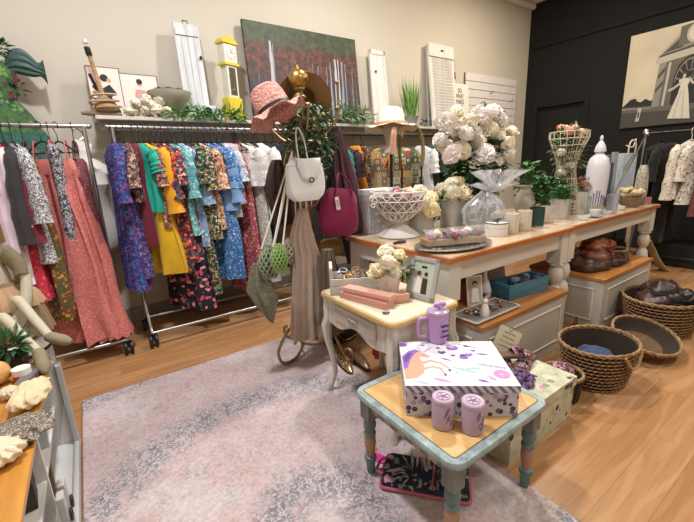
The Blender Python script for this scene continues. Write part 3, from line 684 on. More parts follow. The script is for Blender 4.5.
for y_ in (-.05, .05): rr_.append([Vector((x_, y_, z_)) for x_, z_ in [(-.08, hc * .92), (.08, hc * .92), (.07, hc * .95), (.03, hc * .965), (0, hc), (-.03, hc * .965), (-.07, hc * .95)]])
b.rings(rr_); b.build('pediment', YEL, t, smooth=False, bevel=.002)
# waterfall painting
PT = NT('waterfall_canvas'); co = PT.coord((1, 1, 1))
sx = PT.n('ShaderNodeSeparateXYZ'); PT.l(co, sx.inputs[0])
n1 = PT.noise(co, 5, 6, .7); wv = PT.noise(PT.coord((14, 1, 1.1)), 2.2, 5, .6); n3 = PT.noise(co, 16, 5, .8)
rock = PT.ramp(wv, [(.3, '241f22'), (.5, '40353a'), (.62, '4f454b'), (.72, '767078')])
top = PT.ramp(n3, [(.35, '1e2719'), (.5, '37452f'), (.7, '575740')]); red = PT.ramp(n3, [(.45, '2f2423'), (.55, '64352a'), (.70, '965440')])
def band(z, wdt, sgn, amt=.16):
    a = PT.n('ShaderNodeMath', operation='MULTIPLY_ADD'); PT.l(n1, a.inputs[0]); a.inputs[1].default_value = amt; PT.l(sx.outputs[2], a.inputs[2])
    mr = PT.n('ShaderNodeMapRange'); PT.l(a.outputs[0], mr.inputs[0]); mr.inputs[1].default_value = z; mr.inputs[2].default_value = z + wdt; return mr.outputs[0]
p0, p1, p2 = Py(254, 112, 3.60), Py(357, 112, 3.60), Py(300, 28, 3.66); HP = (p2.z - SZ)
c = PT.mix(band(HP * .60 + .20, .16, 1, .75), rock, red); c = PT.mix(band(HP * .80 + .12, .08, 1, .3), c, top)
PT.base(c); PT.b.inputs['Roughness'].default_value = .55; PT.bump(n3, .2, .01)
t, W, Hh = panel('waterfall_painting', 'large canvas painting of red cliffs and thin waterfalls behind the hall tree', 'painting', 254, 362, 300, 28, 3.60, .10, .035, [PT.m], part='canvas')
FALL = solid('aeb4c2', .6, 0, .2, 60); FALL2 = solid('8d8e9c', .6, 0, .3, 60); sh = []
rr = random.Random(4)
for u, w_, z0, z1, mi in [(-.30, .022, .25, .83, 0), (-.285, .010, .3, .8, 1), (.05, .006, .2, .66, 1), (.10, .004, .3, .64, 1), (.22, .012, .1, .70, 1), (.27, .02, .12, .74, 0), (.30, .012, .1, .74, 0), (.335, .016, .1, .72, 1), (.37, .008, .2, .7, 1), (.18, .004, .2, .66, 1), (-.42, .006, .2, .5, 1), (-.05, .004, .25, .6, 1), (.44, .006, .2, .66, 1)]:
    x = u * W; L_ = []; R_ = []
    for k in range(8):
        z_ = Hh * (z1 + (z0 - z1) * k / 7); wi = w_ * W * (.35 + .5 * k / 7); L_.append((x - wi + rr.uniform(-.004, .004) - k * .003, z_)); R_.append((x + wi + rr.uniform(-.004, .004) - k * .003, z_))
    sh.append((mi, L_ + R_[::-1]))
for s_ in sh: shape(t, 'painted_fall', [FALL, FALL2], [s_], .001)
# right part of the shelf
garland('ivy_bundle', 'soft green fern bundle on the shelf under the waterfall painting', [(Py(336, 112, 3.5).x, 3.46, SZ + .05), (Py(348, 112, 3.5).x, 3.45, SZ + .13), (Py(362, 112, 3.5).x, 3.46, SZ + .05)], 300, .09, .016, [solid('5f7f52', .7), solid('86a07a', .7), solid('46643e', .7)], .10, 9, 'plant')
p = Py(367, 118, 3.55)
t = bowl('stone_pot', 'grey stone pot behind the fern bundle on the wall shelf', 'pot', (p.x, 3.62, SZ), [(.06, 0), (.085, .03), (.10, .1), (.085, .15), (.10, .18), (.085, .18), (.07, .15), (.01, .12)], STONE)
WW2 = wood('cfcac6', 'ece8e6', 'Z', 1, .6, 0)
t, W, Hh = panel('narrow_panel', 'narrow white wooden panel with a dark knob leaning right of the waterfall painting', 'door panel', 375, 390, 380, 50, 3.60, .10, .022, WW2, pyb=120)
b = MB()
for q in (-1, 1): b.b2(q * W * .5 - (q > 0) * .03, q * W * .5 + (q < 0) * .03, -.008, 0, 0, Hh)
b.b2(-W / 2, W / 2, -.008, 0, Hh - .05, Hh); b.build('rim', WW2, t, smooth=False, bevel=.002)
MB().ell((-W * .2, -.012, Hh * .72), (.012, .01, .014)).build('knob', DARKM, t)
p = Py(413, 122, 3.52)
t = thing('grass_plant', 'tall upright grass plant in a pot on the wall shelf beside the louvred shutter', 'plant', (p.x, 3.55, SZ)); t.scale = (1.35, 1.2, 1.2)
MB().lathe([(.05, 0), (.065, .09), (.072, .1), (.06, .1), (.02, .08)], 20).build('pot', solid('8a8f86', .6), t)
b = MB(); rr = random.Random(8)
for i in range(120):
    a = rr.uniform(0, 2 * PI); d = Vector((math.cos(a) * .35, math.sin(a) * .25, 1)); b.leaf((rr.uniform(-.05, .05), rr.uniform(-.04, .04), .09), d, rr.uniform(.18, .42), .014, (math.cos(a), math.sin(a), 0), rr.randrange(2), .1)
b.build('blades', [solid('5f8a3e', .6), solid('8aa860', .6)], t, smooth=False)
t, W, Hh = panel('louvred_shutter', 'tall white louvred shutter leaning on the wall left of the lettered sign', 'shutter', 434, 458, 436, 42, 3.58, .12, .03, WW2, pyb=122, part='frame')
for i in range(22):
    zz = .08 + i * (Hh * .78) / 22; MB().box((0, -.006, zz), (W * .78, .004, .026), mat=Matrix.Rotation(.5, 3, 'X')).build('louvre', WW2, t, smooth=False)
MB().b2(-W / 2, W / 2, -.016, 0, Hh * .85, Hh).build('head_rail', WW2, t, smooth=False, bevel=.003)
MB().b2(-.025, .025, -.024, -.016, Hh * .92, Hh * .935).build('handle', DARKM, t); MB().b2(W / 2, W / 2 + .01, -.01, .02, Hh * .62, Hh * .70).build('hinge', DARKM, t)
t, W, Hh = panel('side_shutter', 'darker louvred shutter standing edge-on behind the tall white one', 'shutter', 429, 437, 428, 45, 3.66, .06, .03, solid('a8a49a', .6), pyb=122, part='frame')
for i in range(24):
    zz = .06 + i * (Hh * .9) / 24; MB().box((0, -.006, zz), (W * .85, .004, .022), mat=Matrix.Rotation(.5, 3, 'X')).build('louvre', GREYP, t, smooth=False)
t, W, Hh = panel('lettered_sign', 'small white sign with black hand lettering between shutter and hook board', 'sign', 452, 470, 460, 84, 3.60, .08, .012, solid('e6e0d6', .6, 0, .03), pyb=118)
zz = Hh
for i, s in enumerate(['DO', 'WHAT', 'MAKES', 'YOU']):
    text_mesh(s, .085, 'lettering', INK, t, (0, -.002, Hh * .80 - i * .072), (PI / 2, 0, 0), sx=.62)
p = Py(450, 122, 3.5)
t = thing('white_box', 'small white wooden box with a dark keyhole in front of the lettered sign', 'box', (p.x + .02, 3.50, SZ), .0)
MB().b2(-.09, .09, -.045, .045, 0, .10).build('box_body', WW2, t, smooth=False, bevel=.004); MB().ell((.02, -.046, .05), (.014, .004, .012)).build('keyhole', DARKM, t)
# slatted hook board hung on the wall
a_, b_, c_ = Py(466, 72, 3.74), Py(516, 82, 3.74), Py(466, 122, 3.74)
t = thing('hook_board', 'white slatted board with small hooks hanging on the wall beside the lettered sign', 'hook board', (a_.x, 3.74, 1.66)); W = b_.x - a_.x; Hh = a_.z - 1.66
for i in range(8):
    MB().b2(0, W, -.012, .012, Hh * i / 8 + .004, Hh * (i + 1) / 8 - .004).build('slat', solid('e2dcdc', .6), t, smooth=False, bevel=.002)
MB().b2(0, W, .012, .03, 0, Hh).build('backing', solid('4f4a4a', .7), t, smooth=False)
for u, v in ((.45, .72), (.28, .55), (.7, .42), (.86, .62)):
    MB().tube(smooth_path([(W * u, -.012, Hh * v), (W * u, -.05, Hh * v), (W * u + .015, -.07, Hh * v + .02)], 3), .005, 6).build('hook', DARKM, t)
for u, v, m_, lab in ((.28, .55, solid('5a6a5a', .8), 'tiny green knitted charm hanging on the white slatted board'), (.7, .42, solid('8a2a6a', .8), 'tiny magenta charm hanging on the white slatted board')):
    o = MB().tube(smooth_path([(0, 0, 0), (.01, -.01, -.03), (-.01, -.01, -.06), (0, 0, -.1)], 3), [.006, .008, .018, .024, .02, .012, .016, .02, .024, .01], 8).build('charm', m_, loc=(a_.x + W * u, 3.665, 1.66 + Hh * v + .0)); tag(o, lab, 'charm')
o = leafcloud((0, 0, 0.035), (.08, .04, .04), 60, .04, .02, [solid('5a5c6a', .8), solid('3f4048', .8)], 'lavender_bundle', None, seed=12); o.location = (Py(426, 120, 3.48).x, 3.49, SZ); tag(o, 'small dusty grey dried bundle at the right end of the wall shelf', 'dried flowers')

# ------------------------------------------------------------------ hall tree and what hangs on it
HX, HY = 1.20, 2.20
GOLD = solid('9a8258', .38, .75, .25, 15)
t = thing('hall_tree', 'brass coat stand with a ball finial and scrolled feet beside the small desk', 'coat stand', (HX, HY, .013))
MB().tube([(0, 0, .08), (0, 0, 1.72)], .016, 12).build('pole', GOLD, t)
MB().lathe([(.012, 1.68), (.03, 1.70), (.045, 1.715), (.03, 1.73), (.022, 1.745), (.04, 1.76), (.036, 1.775), (.02, 1.785)], 20).build('collar', GOLD, t)
MB().ell((0, 0, 1.815), .062, 20, 14).build('ball_finial', BRASS, t); MB().lathe([(.012, 1.87), (.008, 1.885), (.003, 1.90)], 10).build('finial_tip', BRASS, t)
for k in range(4):
    a = PI + .25 + k * PI / 2; ca, sa = math.cos(a), math.sin(a)
    pr = [(.02, .34), (.06, .33), (.13, .26), (.2, .16), (.27, .05), (.31, .012), (.35, .03), (.35, .08), (.31, .10), (.28, .08)]
    if k == 0: pr = [(.02, .62), (.05, .52), (.08, .40), (.16, .30), (.27, .22), (.34, .12), (.31, .03), (.22, .012), (.15, .05), (.13, .11), (.17, .15), (.20, .12)]
    MB().tube(smooth_path([(ca * r, sa * r, z_) for r, z_ in pr], 4), .0105, 8).build('leg', GOLD, t)
MB().tube(arc((0, 0, .10), .12, 0, 2 * PI, 24, 'XY')[:-1], .008, 6, loop=True).build('base_ring', GOLD, t)
for z_, r_, n_, o_ in ((1.56, .22, 6, .2), (1.15, .12, 4, .7)):
    for k in range(n_):
        a = o_ + k * 2 * PI / n_; ca, sa = math.cos(a), math.sin(a)
        ar = t2 = MB(); ar.tube(smooth_path([(ca * .01, sa * .01, z_ - .1), (ca * r_ * .5, sa * r_ * .5, z_ - .1), (ca * r_, sa * r_, z_), (ca * (r_ + .02), sa * (r_ + .02), z_ + .06)], 4), .007, 6)
        ar.ell((ca * (r_ + .02), sa * (r_ + .02), z_ + .075), .016, 10, 8); ar.build('hook_arm', GOLD, t)
p = Py(334, 92, 2.3); MB().tube([(p.x - HX, .06, 1.60), (p.x - HX, .06, p.z + .03)], .006, 6).build('side_spike', GOLD, t)
MB().ell((p.x - HX, .06, p.z + .04), .014, 8, 6).build('side_ball', GOLD, t)
MB().tube([(0, 0, 1.5), (p.x - HX, .06, 1.62)], .006, 6).build('side_arm', GOLD, t)
# ivy wound round the top
def ivycol(name, lab, c, r, n, mats, seed):
    t = thing(name, lab, 'plant', c); rr = random.Random(seed); b = MB(); v = []
    for i in range(14): v.append((r[0] * .5 * math.cos(i * 1.3), r[1] * .5 * math.sin(i * 1.3), r[2] * (1 - 2 * i / 13)))
    MB().tube(smooth_path(v, 4), .004, 5).build('vine', solid('3c4a2c', .8), t)
    for i in range(n):
        a = rr.uniform(0, 2 * PI); q = rr.uniform(.3, 1) ** .6; z_ = rr.uniform(-1, 1)
        env = (1 - abs(z_) ** 3 * .5); pp = Vector((r[0] * q * env * math.cos(a), r[1] * q * env * math.sin(a), r[2] * z_))
        b.leaf(pp, (math.cos(a), math.sin(a), rr.uniform(-1.2, .5)), rr.uniform(.03, .06), rr.uniform(.02, .034), (0, 0, 1), rr.randrange(len(mats)))
    b.build('leaves', mats, t, smooth=False); return t
p = Py(315, 142, 2.14)
ivycol('ivy', 'dark variegated ivy wound around the top of the brass coat stand', (p.x - .02, 2.16, 1.47), (.17, .13, .22), 760, [LEAF2, LEAF1, solid('8fa08a', .6), solid('24402a', .6), LEAF2], 5)
# hats
def hat(name, lab, loc, mat, crown=.105, hgt=.12, brim=.2, rx=0, ry=0, rz=0, wave=.02, band=None, k=5, dent=.02, bn=1):
    t = thing(name, lab, 'hat', loc); t.rotation_euler = (rx, ry, rz)
    n = 48; rs = []
    def ring(r, z_, w=0, ex=1.12): return [Vector((r * ex * math.cos(2 * PI * i / n), r * math.sin(2 * PI * i / n), z_ + w * math.sin(k * 2 * PI * i / n) + w * .4 * math.sin(11 * 2 * PI * i / n))) for i in range(n)]
    outer = [ring(brim, -.02, wave), ring(brim * .8, -.006, wave * .6), ring(crown * 1.12, 0, .002), ring(crown, .012), ring(crown * .97, hgt * .6), ring(crown * .86, hgt * .9), ring(crown * .6, hgt), ring(crown * .3, hgt - dent * .6), ring(.004, hgt - dent)]
    inner = [ring(crown * .3, hgt - dent * .6 - .006), ring(crown * .56, hgt - .008), ring(crown * .93, hgt * .6), ring(crown * .96, .006), ring(crown * 1.12, -.006, .002), ring(brim * .8, -.012, wave * .6), ring(brim, -.024, wave)]
    MB().rings(outer + [ring(.003, hgt - dent - .006)] + inner, loop=True).build('hat_body', mat, t)
    if band: MB().rings([ring(crown * 1.03, .012), ring(crown * 1.05, .014), ring(crown * 1.03, .03), ring(crown * 1.0, .03)], loop=True).build('hat_band', band, t)
    return t
PINKS = NT('pink_straw'); co = PINKS.coord((1, 1, 1)); wv_ = PINKS.n('ShaderNodeTexVoronoi', i_Scale=70.0); PINKS.l(co, wv_.inputs['Vector'])
PINKS.base(PINKS.ramp(wv_.outputs['Distance'], [(.1, 'e6b4a8'), (.6, 'bd857b')])); PINKS.b.inputs['Roughness'].default_value = .9; PINKS.bump(wv_.outputs['Distance'], .6, .01)
p = Py(271, 115, 2.10)
hat('pink_sun_hat', 'wavy-brimmed pink woven sun hat hooked on the left of the coat stand', (p.x, 2.03, p.z + .005), PINKS.m, crown=.09, hgt=.15, brim=.155, rx=-.35, ry=-.35, wave=.018, band=BLACKP, k=6)
p = Py(310, 108, 2.24)
hat('brown_hat', 'brown straw hat hung crown-back behind the brass ball finial', (p.x - .02, 2.31, 1.72), solid('8a6a42', .9, 0, .3, 80, .4), crown=.1, hgt=.12, brim=.19, rx=-1.15, ry=.0, wave=.008, dent=.03)
# scarves & shawl (draped pleated cloths)
def drape(name, lab, cat, pts, w, mat, folds=5, th=.03, wid=None, rz=0, extra=None, n=40, amp=.3, part='cloth'):
    """cloth hanging from a point: pts = centre line, w = widths"""
    p0 = Vector(pts[0]); t = thing(name, lab, cat, p0); sp = smooth_path([Vector(q) - p0 for q in pts], 5); m_ = len(sp)
    ws = []
    for i in range(m_):
        q = i / (m_ - 1) * (len(w) - 1); k = min(int(q), len(w) - 2); ws.append(w[k] + (w[k + 1] - w[k]) * (q - k))
    rs = []
    for i, c in enumerate(sp):
        r = []
        for j in range(n):
            a = 2 * PI * j / n; rad = 1 + amp * math.sin(folds * a + i * .05)
            v = Vector((ws[i] * math.cos(a) * rad, (th + ws[i] * .28) * math.sin(a) * rad, 0)); v.rotate(Matrix.Rotation(rz, 3, 'Z')); r.append(c + v)
        rs.append(r)
    MB().rings(rs).build(part, mat, t); return t
SH = floral('5a3a46', ['6b4450', '4a2c38'], 70, .4)
a_ = Py(336, 140, 2.28)
drape('plum_shawl', 'long pleated plum shawl hanging on the right of the coat stand', 'shawl', [(a_.x, 2.28, a_.z + .07), (Py(343, 175, 2.28).x, 2.28, Py(343, 175, 2.28).z), (Py(352, 215, 2.26).x, 2.26, Py(352, 215, 2.26).z), (Py(362, 262, 2.26).x, 2.27, Py(362, 262, 2.26).z)], [.025, .085, .11, .10], SH, 9, .03, amp=.22, n=72)
drape('crimson_scarf', 'narrow crimson scarf hanging behind the silver backpack', 'scarf', [(HX + .17, 2.32, 1.46), (HX + .18, 2.32, 1.2), (HX + .19, 2.32, 1.0)], [.015, .03, .035], cloth('8a1834'), 6)
drape('teal_scarf', 'teal scarf hanging left of the plum shawl', 'scarf', [(HX + .25, 2.36, 1.46), (HX + .27, 2.36, 1.25), (HX + .29, 2.37, 1.05)], [.015, .035, .045], cloth('1f7a74'), 6)
drape('tan_crochet_vest', 'long tan crochet vest hanging behind the silver backpack', 'vest', [(HX - .02, 2.30, 1.44), (HX - .04, 2.30, 1.1), (HX - .01, 2.3, .8), (HX, 2.3, .55)], [.03, .12, .11, .10], floral('7a5c3e', ['a38458', '5c4430', '8d7048'], 60, .45), 8, .03, amp=.1)
drape('brown_lace_shawl', 'dark brown lace shawl on the left of the coat stand', 'shawl', [(HX - .17, 2.25, 1.36), (HX - .17, 2.25, 1.2), (HX - .15, 2.25, .95)], [.02, .07, .05], floral('3a2a28', ['5a443e', '2a1e1e'], 60, .4), 7, .03)
drape('cream_tulle_dress', 'long blush tulle dress hanging low on the coat stand', 'dress', [(HX - .10, 2.07, 1.06), (HX - .12, 2.07, .9), (HX - .10, 2.06, .7), (HX - .12, 2.05, .4), (HX - .12, 2.05, .22)], [.02, .07, .09, .11, .13], floral('b8a394', ['cdbbae', 'a89280'], 80, .4), 11, .03, amp=.14, n=80)
drape('mustard_sequin_scarf', 'olive gold sequin scarf hanging low behind the desk corner', 'scarf', [(HX + .03, 2.0, .72), (HX + .035, 2.0, .5), (HX + .05, 2.0, .2)], [.02, .045, .05], floral('7a6236', ['a58a4c', '5a4628'], 90, .45), 7, .02)
drape('taupe_dress', 'taupe wrap dress draped over the low hook by the desk', 'dress', [(HX + .00, 1.97, .80), (HX - .01, 1.97, .68), (HX - .02, 1.96, .45), (HX - .03, 1.96, .30)], [.03, .05, .05, .055], floral('6f5f52', ['8a7868', '57493f'], 60, .4), 7, .02)
# bags
def strap(pts, r, mat, t, nm='strap', flat=.5): return MB().tube(smooth_path(pts, 5), r, 8, flat=flat).build(nm, mat, t)
def softbox(w, d, h, e=.7, n=32, lv=9, bulge=.12, top=.8, seed=0):
    rs = []
    for j in range(lv + 1):
        q = j / lv; z_ = -h / 2 + h * q; f = (1 - (2 * q - 1) ** 6 * .35) * (1 + (top - 1) * q) * (1 + bulge * math.sin(PI * q)); r = []
        for i in range(n):
            a = 2 * PI * i / n; c, s_ = math.cos(a), math.sin(a)
            wr = 1 + .03 * math.sin(5 * a + q * 7 + seed)
            r.append(Vector((w / 2 * f * wr * math.copysign(abs(c) ** e, c), d / 2 * f * wr * math.copysign(abs(s_) ** e, s_), z_)))
        rs.append(r)
    return MB().rings(rs)
a_ = Py(305, 180, 2.0)
SIL = solid('eef4fc', .35, 0, .03); t = thing('silver_backpack', 'silver white leather backpack hanging on the front of the coat stand', 'backpack', (a_.x, 2.0, a_.z)); 
softbox(.235, .10, .24, .38, top=.90, bulge=.04).build('bag_body', SIL, t)
b = MB(); rs = []
for k in range(9):
    q = k / 8; z_ = .118 - .15 * max(0, q - .25); hw_ = .075 * (1 - .75 * max(0, q - .5) ** 1.2 * 1.2); y_ = -.0 - .058 * min(1, q / .25)
    rs.append([Vector((-hw_, y_ - .004, z_ + (.004 if q < .3 else 0))), Vector((0, y_ - .012, z_ - .01 * q)), Vector((hw_, y_ - .004, z_ + (.004 if q < .3 else 0)))])
b.rings(rs, closed=False, cap=False); b.build('flap', SIL, t, solid_=.006)
MB().tube(arc((0.005, -.072, -.0), .014, 0, 2 * PI, 16)[:-1], .0035, 6, loop=True).build('clasp', DARKM, t)
strap([(-.02, .02, .11), (-.02, .04, .24), (.0, .05, .30), (.03, .04, .24), (.04, .02, .11)], .006, SIL, t)
for q in (-1, 1): MB().tube([(q * .115, -.01, .085), (q * .08, -.052, .088)], .007, 6).build('side_tab', SIL, t)
a_ = Py(339, 212, 2.14); WINE = cloth('8a1c4e', .15); t = thing('wine_tote', 'wine red fabric tote bag with a white price tag', 'bag', (a_.x, 2.14, a_.z)); t.rotation_euler = (0, .12, 0)
softbox(.31, .12, .32, .6, top=.78, bulge=.05, seed=2).build('bag_body', WINE, t)
strap([(-.07, -.05, .11), (-.05, -.03, .2), (0, .02, .26), (.05, -.03, .2), (.07, -.05, .11)], .009, WINE, t)
o = MB().box((-.06, -.068, .06), (.03, .002, .085), mat=Matrix.Rotation(-.25, 3, 'Y')).build('price_tag', WHITE, t)
scribble('tag_print', INK, t, (-.06, -.0698, .06), .02, .05, 4, 3, rot=Matrix.Rotation(-.25, 3, 'Y'))
a_ = Py(331, 248, 2.2); t = thing('mustard_bag', 'mustard brown quilted bag hanging beneath the wine red tote', 'bag', (a_.x, 2.22, a_.z)); softbox(.2, .08, .13, .6).build('bag_body', solid('7c5c22', .5), t); strap([(-.08, 0, .05), (-.05, 0, .22), (.05, 0, .22), (.08, 0, .05)], .004, BRASS, t)
def netbag(name, lab, px, py, y_, r, h, mat, topz, seed, inner=None, hook=(HX - .14, 2.08)):
    c = Py(px, py, y_); t = thing(name, lab, 'bag', (c.x, y_, c.z)); b = MB(); n = 12
    for s in (1, -1):
        for k in range(n):
            p_ = []
            for j in range(13):
                q = j / 12; a = 2 * PI * k / n + s * q * 2.2; rad = r * math.sin(PI * min(.96, q * .9 + .12)) ** .6
                p_.append((rad * math.cos(a), rad * .6 * math.sin(a), h * (q - .5)))
            b.tube(p_, .0045, 5)
    b.build('net', mat, t); softbox(r * 1.5, r * .8, h * .85, .8, top=.7).build('lining', inner or mat, t)
    for q in (-1, 1): strap([(q * r * .6, 0, h * .42), (q * r * .35 + (hook[0] - c.x) * .5, (hook[1] - c.y) * .5, (topz - c.z) * .55), (hook[0] - c.x, hook[1] - c.y, topz - c.z)], .005, CREAMP, t, flat=1)
    return t
netbag('macrame_bag', 'sage green net bag hanging at the left of the coat stand', 269, 262, 2.03, .065, .20, solid('8f9a84', .8), 1.40, 1, solid('6f7a66', .8))
netbag('macrame_bag', 'bright green and white net bag hanging just right of the sage one', 279, 258, 1.96, .05, .17, solid('8aaa62', .8), 1.40, 2, floral('7fa35a', ['cfd8c0', '5f8a44'], 60, .4))
netbag('macrame_bag', 'cream crochet bag behind the green net bags', 291, 250, 2.10, .075, .16, solid('b3a595', .8), 1.38, 3, solid('a89a8a', .85))
a_ = Py(266, 290, 2.05); drape('olive_net_scarf', 'sheer olive net scarf ending in a point below the green net bags', 'scarf', [(a_.x - .03, 2.06, a_.z + .17), (a_.x - .03, 2.06, a_.z + .02), (a_.x, 2.05, a_.z - .08), (a_.x + .02, 2.05, a_.z - .22)], [.03, .07, .06, .004], floral('7c7a66', ['9a9a84', '5f6050'], 70, .45), 6, .01)
t = thing('rope_strap', 'white cord hanging from the coat stand between the net bags and tan vest', 'cord', (HX - .10, 2.10, 1.28)); strap([(0, 0, 0), (-.01, -.02, -.2), (.015, -.02, -.42), (.03, -.02, -.2), (.02, 0, 0)], .007, CREAMP, t, 'cord', 1)
# ------------------------------------------------------------------ the long counter of two tables
TW = solid('d8d3c9', .45, 0, .05); TOPM = wood('cfae8c', 'e6d3ba', 'X', .7, .22, .6); EDGE = wood('a85f2c', 'c67a3e', 'X', 1, .35, .4)  # TOPM paler than the edge wood: glare is put into its colour
TZ = .81
def turned(x, y, h, r=.045, top=.14):
    b = MB(); b.b2(x - r, x + r, y - r, y + r, h - top - .10, h)
    z = h - top - .10; P = [(.9, z), (1.05, z - .015), (.7, z - .03), (.95, z - .06), (1.1, z - .10), (.95, z - .14), (.6, z - .17), (.65, z - .185), (.9, z - .2), (1.12, z - .25), (1.0, z - .32), (.72, z - .42), (.6, z - .48), (.85, z - .5), (.6, z - .52), (.7, z - .56), (.5, 0.0)]
    P = [(a, max(0, q)) for a, q in P if q >= 0]
    b.lathe([(a * r, q) for a, q in P][::-1], 22, c=(x, y, 0)); return b
def counter(name, lab, x0, x1, y0, y1, legs_front=True):
    t = thing(name, lab, 'table', ((x0 + x1) / 2, (y0 + y1) / 2, 0)); W, D = (x1 - x0) / 2, (y1 - y0) / 2
    MB().b2(-W, W, -D, D, TZ - .034, TZ - .004).build('tabletop', EDGE, t, smooth=False, bevel=.004)
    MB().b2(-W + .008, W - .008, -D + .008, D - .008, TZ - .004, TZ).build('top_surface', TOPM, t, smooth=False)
    for q in (-1, 1):
        MB().b2(-W + .05, W - .05, q * (D - .055) - .011, q * (D - .055) + .011, TZ - .155, TZ - .034).build('apron', TW, t, smooth=False, bevel=.003)
        MB().b2(q * (W - .055) - .011, q * (W - .055) + .011, -D + .05, D - .05, TZ - .155, TZ - .034).build('apron', TW, t, smooth=False, bevel=.003)
        for s in (-1, 1): turned(s * (W - .075), q * (D - .075), TZ - .036, .05, .13).build('leg', TW, t)
    return t
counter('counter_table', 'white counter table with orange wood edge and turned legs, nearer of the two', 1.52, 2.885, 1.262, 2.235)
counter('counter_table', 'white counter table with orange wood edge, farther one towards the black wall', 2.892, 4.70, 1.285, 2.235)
# low storage benches under the counter
def bench(lab, x0, x1, y0, y1, h, z0=0):
    t = thing('storage_bench', lab, 'storage bench', ((x0 + x1) / 2, (y0 + y1) / 2, 0)); W, D = (x1 - x0) / 2, (y1 - y0) / 2
    CAB = solid('b9b4ac', .45, 0, .05)
    MB().b2(-W + .01, W - .01, -D + .01, D - .01, 0, h - .028).build('carcass', CAB, t, smooth=False, bevel=.003)
    MB().b2(-W, W, -D, D, h - .028, h).build('bench_top', wood('9c6230', 'bd8346', 'X', 1, .35, .4), t, smooth=False, bevel=.004)
    def mould(p, ax):
        b = MB()
        for (a, b_, c, d_) in p:
            if ax == 'y': b.b2(a, b_, -D + .002, -D + .012, c, d_)
            else: b.b2(-W + .002, -W + .012, a, b_, c, d_)
        return b
    m_ = .07; k = .012
    fp = [(-W + m_, W - m_, h - .10, h - .10 + k), (-W + m_, W - m_, .07, .07 + k), (-W + m_, -W + m_ + k, .07, h - .09), (W - m_ - k, W - m_, .07, h - .09)]
    mould(fp, 'y').build('front_moulding', TW, t, smooth=False, bevel=.003)
    sp = [(-D + m_, D - m_, h - .10, h - .10 + k), (-D + m_, D - m_, .07, .07 + k), (-D + m_, -D + m_ + k, .07, h - .09), (D - m_ - k, D - m_, .07, h - .09)]
    mould(sp, 'x').build('side_moulding', TW, t, smooth=False, bevel=.003)
    return t
UH = .42
bench('white panelled storage bench with wooden top under the nearer counter table', 1.652, 2.60, 1.135, 1.70, UH)
bench('white panelled storage bench with wooden top under the farther counter table', 3.024, 3.98, 1.075, 1.66, UH)

# ------------------------------------------------------------------ small painted desk
DZ = .63; dx0, dx1, dy0, dy1 = .985, 1.44, 1.12, 1.735
t = thing('console_desk', 'small whitewashed French desk with a drawer and curved legs beside the coat stand', 'desk', ((dx0 + dx1) / 2, (dy0 + dy1) / 2, .013)); DW, DD = (dx1 - dx0) / 2, (dy1 - dy0) / 2
DP = wood('b9b3ab', 'dcd7cf', 'Z', 1.2, .55, .1); DT = wood('d3c8ac', 'e2d9c4', 'Y', 1, .5, .2); Z0 = DZ - .013
def rrect(w, d, r, n=6, wave=0):
    out = []
    for cx, cy, a0 in ((w - r, d - r, 0), (-w + r, d - r, PI / 2), (-w + r, -d + r, PI), (w - r, -d + r, 1.5 * PI)):
        for i in range(n + 1): a = a0 + PI / 2 * i / n; out.append((cx + r * math.cos(a), cy + r * math.sin(a)))
    return out
def slab(out, z0, z1, edge=.006):
    f = lambda s, z_: [Vector((x * s, y * s, z_)) for x, y in out]
    return MB().rings([f(.98, z0), f(1, z0 + edge), f(1, z1 - edge), f(.985, z1)])
slab(rrect(DW + .005, DD + .005, .05), Z0 - .026, Z0, .007).build('desktop', wood('b99a62', 'd0b47e', 'Y', 1, .45, .3), t)
slab(rrect(DW - .012, DD - .012, .045), Z0 - .002, Z0 + .002, .0005).build('desktop_inlay', DT, t)
def apron(p0, p1, z0, z1, dip, th, n=16):
    p0, p1 = Vector(p0), Vector(p1); nn = (p1 - p0).normalized().cross(Vector((0, 0, 1))) * th / 2; rs = []
    for i in range(n + 1):
        q = i / n; c = p0.lerp(p1, q); zz = z0 + dip * (1 - abs(math.sin(PI * q * 1.0)) ** .5) * -1 + .018 * math.cos(PI * 4 * q)
        rs.append([c + nn + Vector((0, 0, zz)), c - nn + Vector((0, 0, zz)), c - nn + Vector((0, 0, z1)), c + nn + Vector((0, 0, z1))])
    return MB().rings(rs)
for a, b_ in (((-DW + .03, -DD + .03, 0), (-DW + .03, DD - .03, 0)), ((DW - .03, -DD + .03, 0), (DW - .03, DD - .03, 0)), ((-DW + .03, -DD + .03, 0), (DW - .03, -DD + .03, 0)), ((-DW + .03, DD - .03, 0), (DW - .03, DD - .03, 0))):
    apron(a, b_, Z0 - .15, Z0 - .026, .05, .02).build('apron', DP, t, smooth=False)
dr = MB().b2(-DW + .012, -DW + .022, -DD + .13, DD - .13, Z0 - .128, Z0 - .042).build('drawer', wood('a99f98', 'c9c0b8', 'Y', 1.2, .6, 0), t, smooth=False, bevel=.003)
b = MB()
for k in (-1, 1): b.tube(smooth_path([(-DW + .008, k * .0, Z0 - .085), (-DW + .0, k * .018, Z0 - .075), (-DW + .006, k * .036, Z0 - .085), (-DW + .006, k * .022, Z0 - .1)], 3), .004, 6)
b.ell((-DW + .004, 0, Z0 - .085), (.007, .014, .012)); b.build('drawer_pull', solid('b5aeaa', .4, .5), dr)
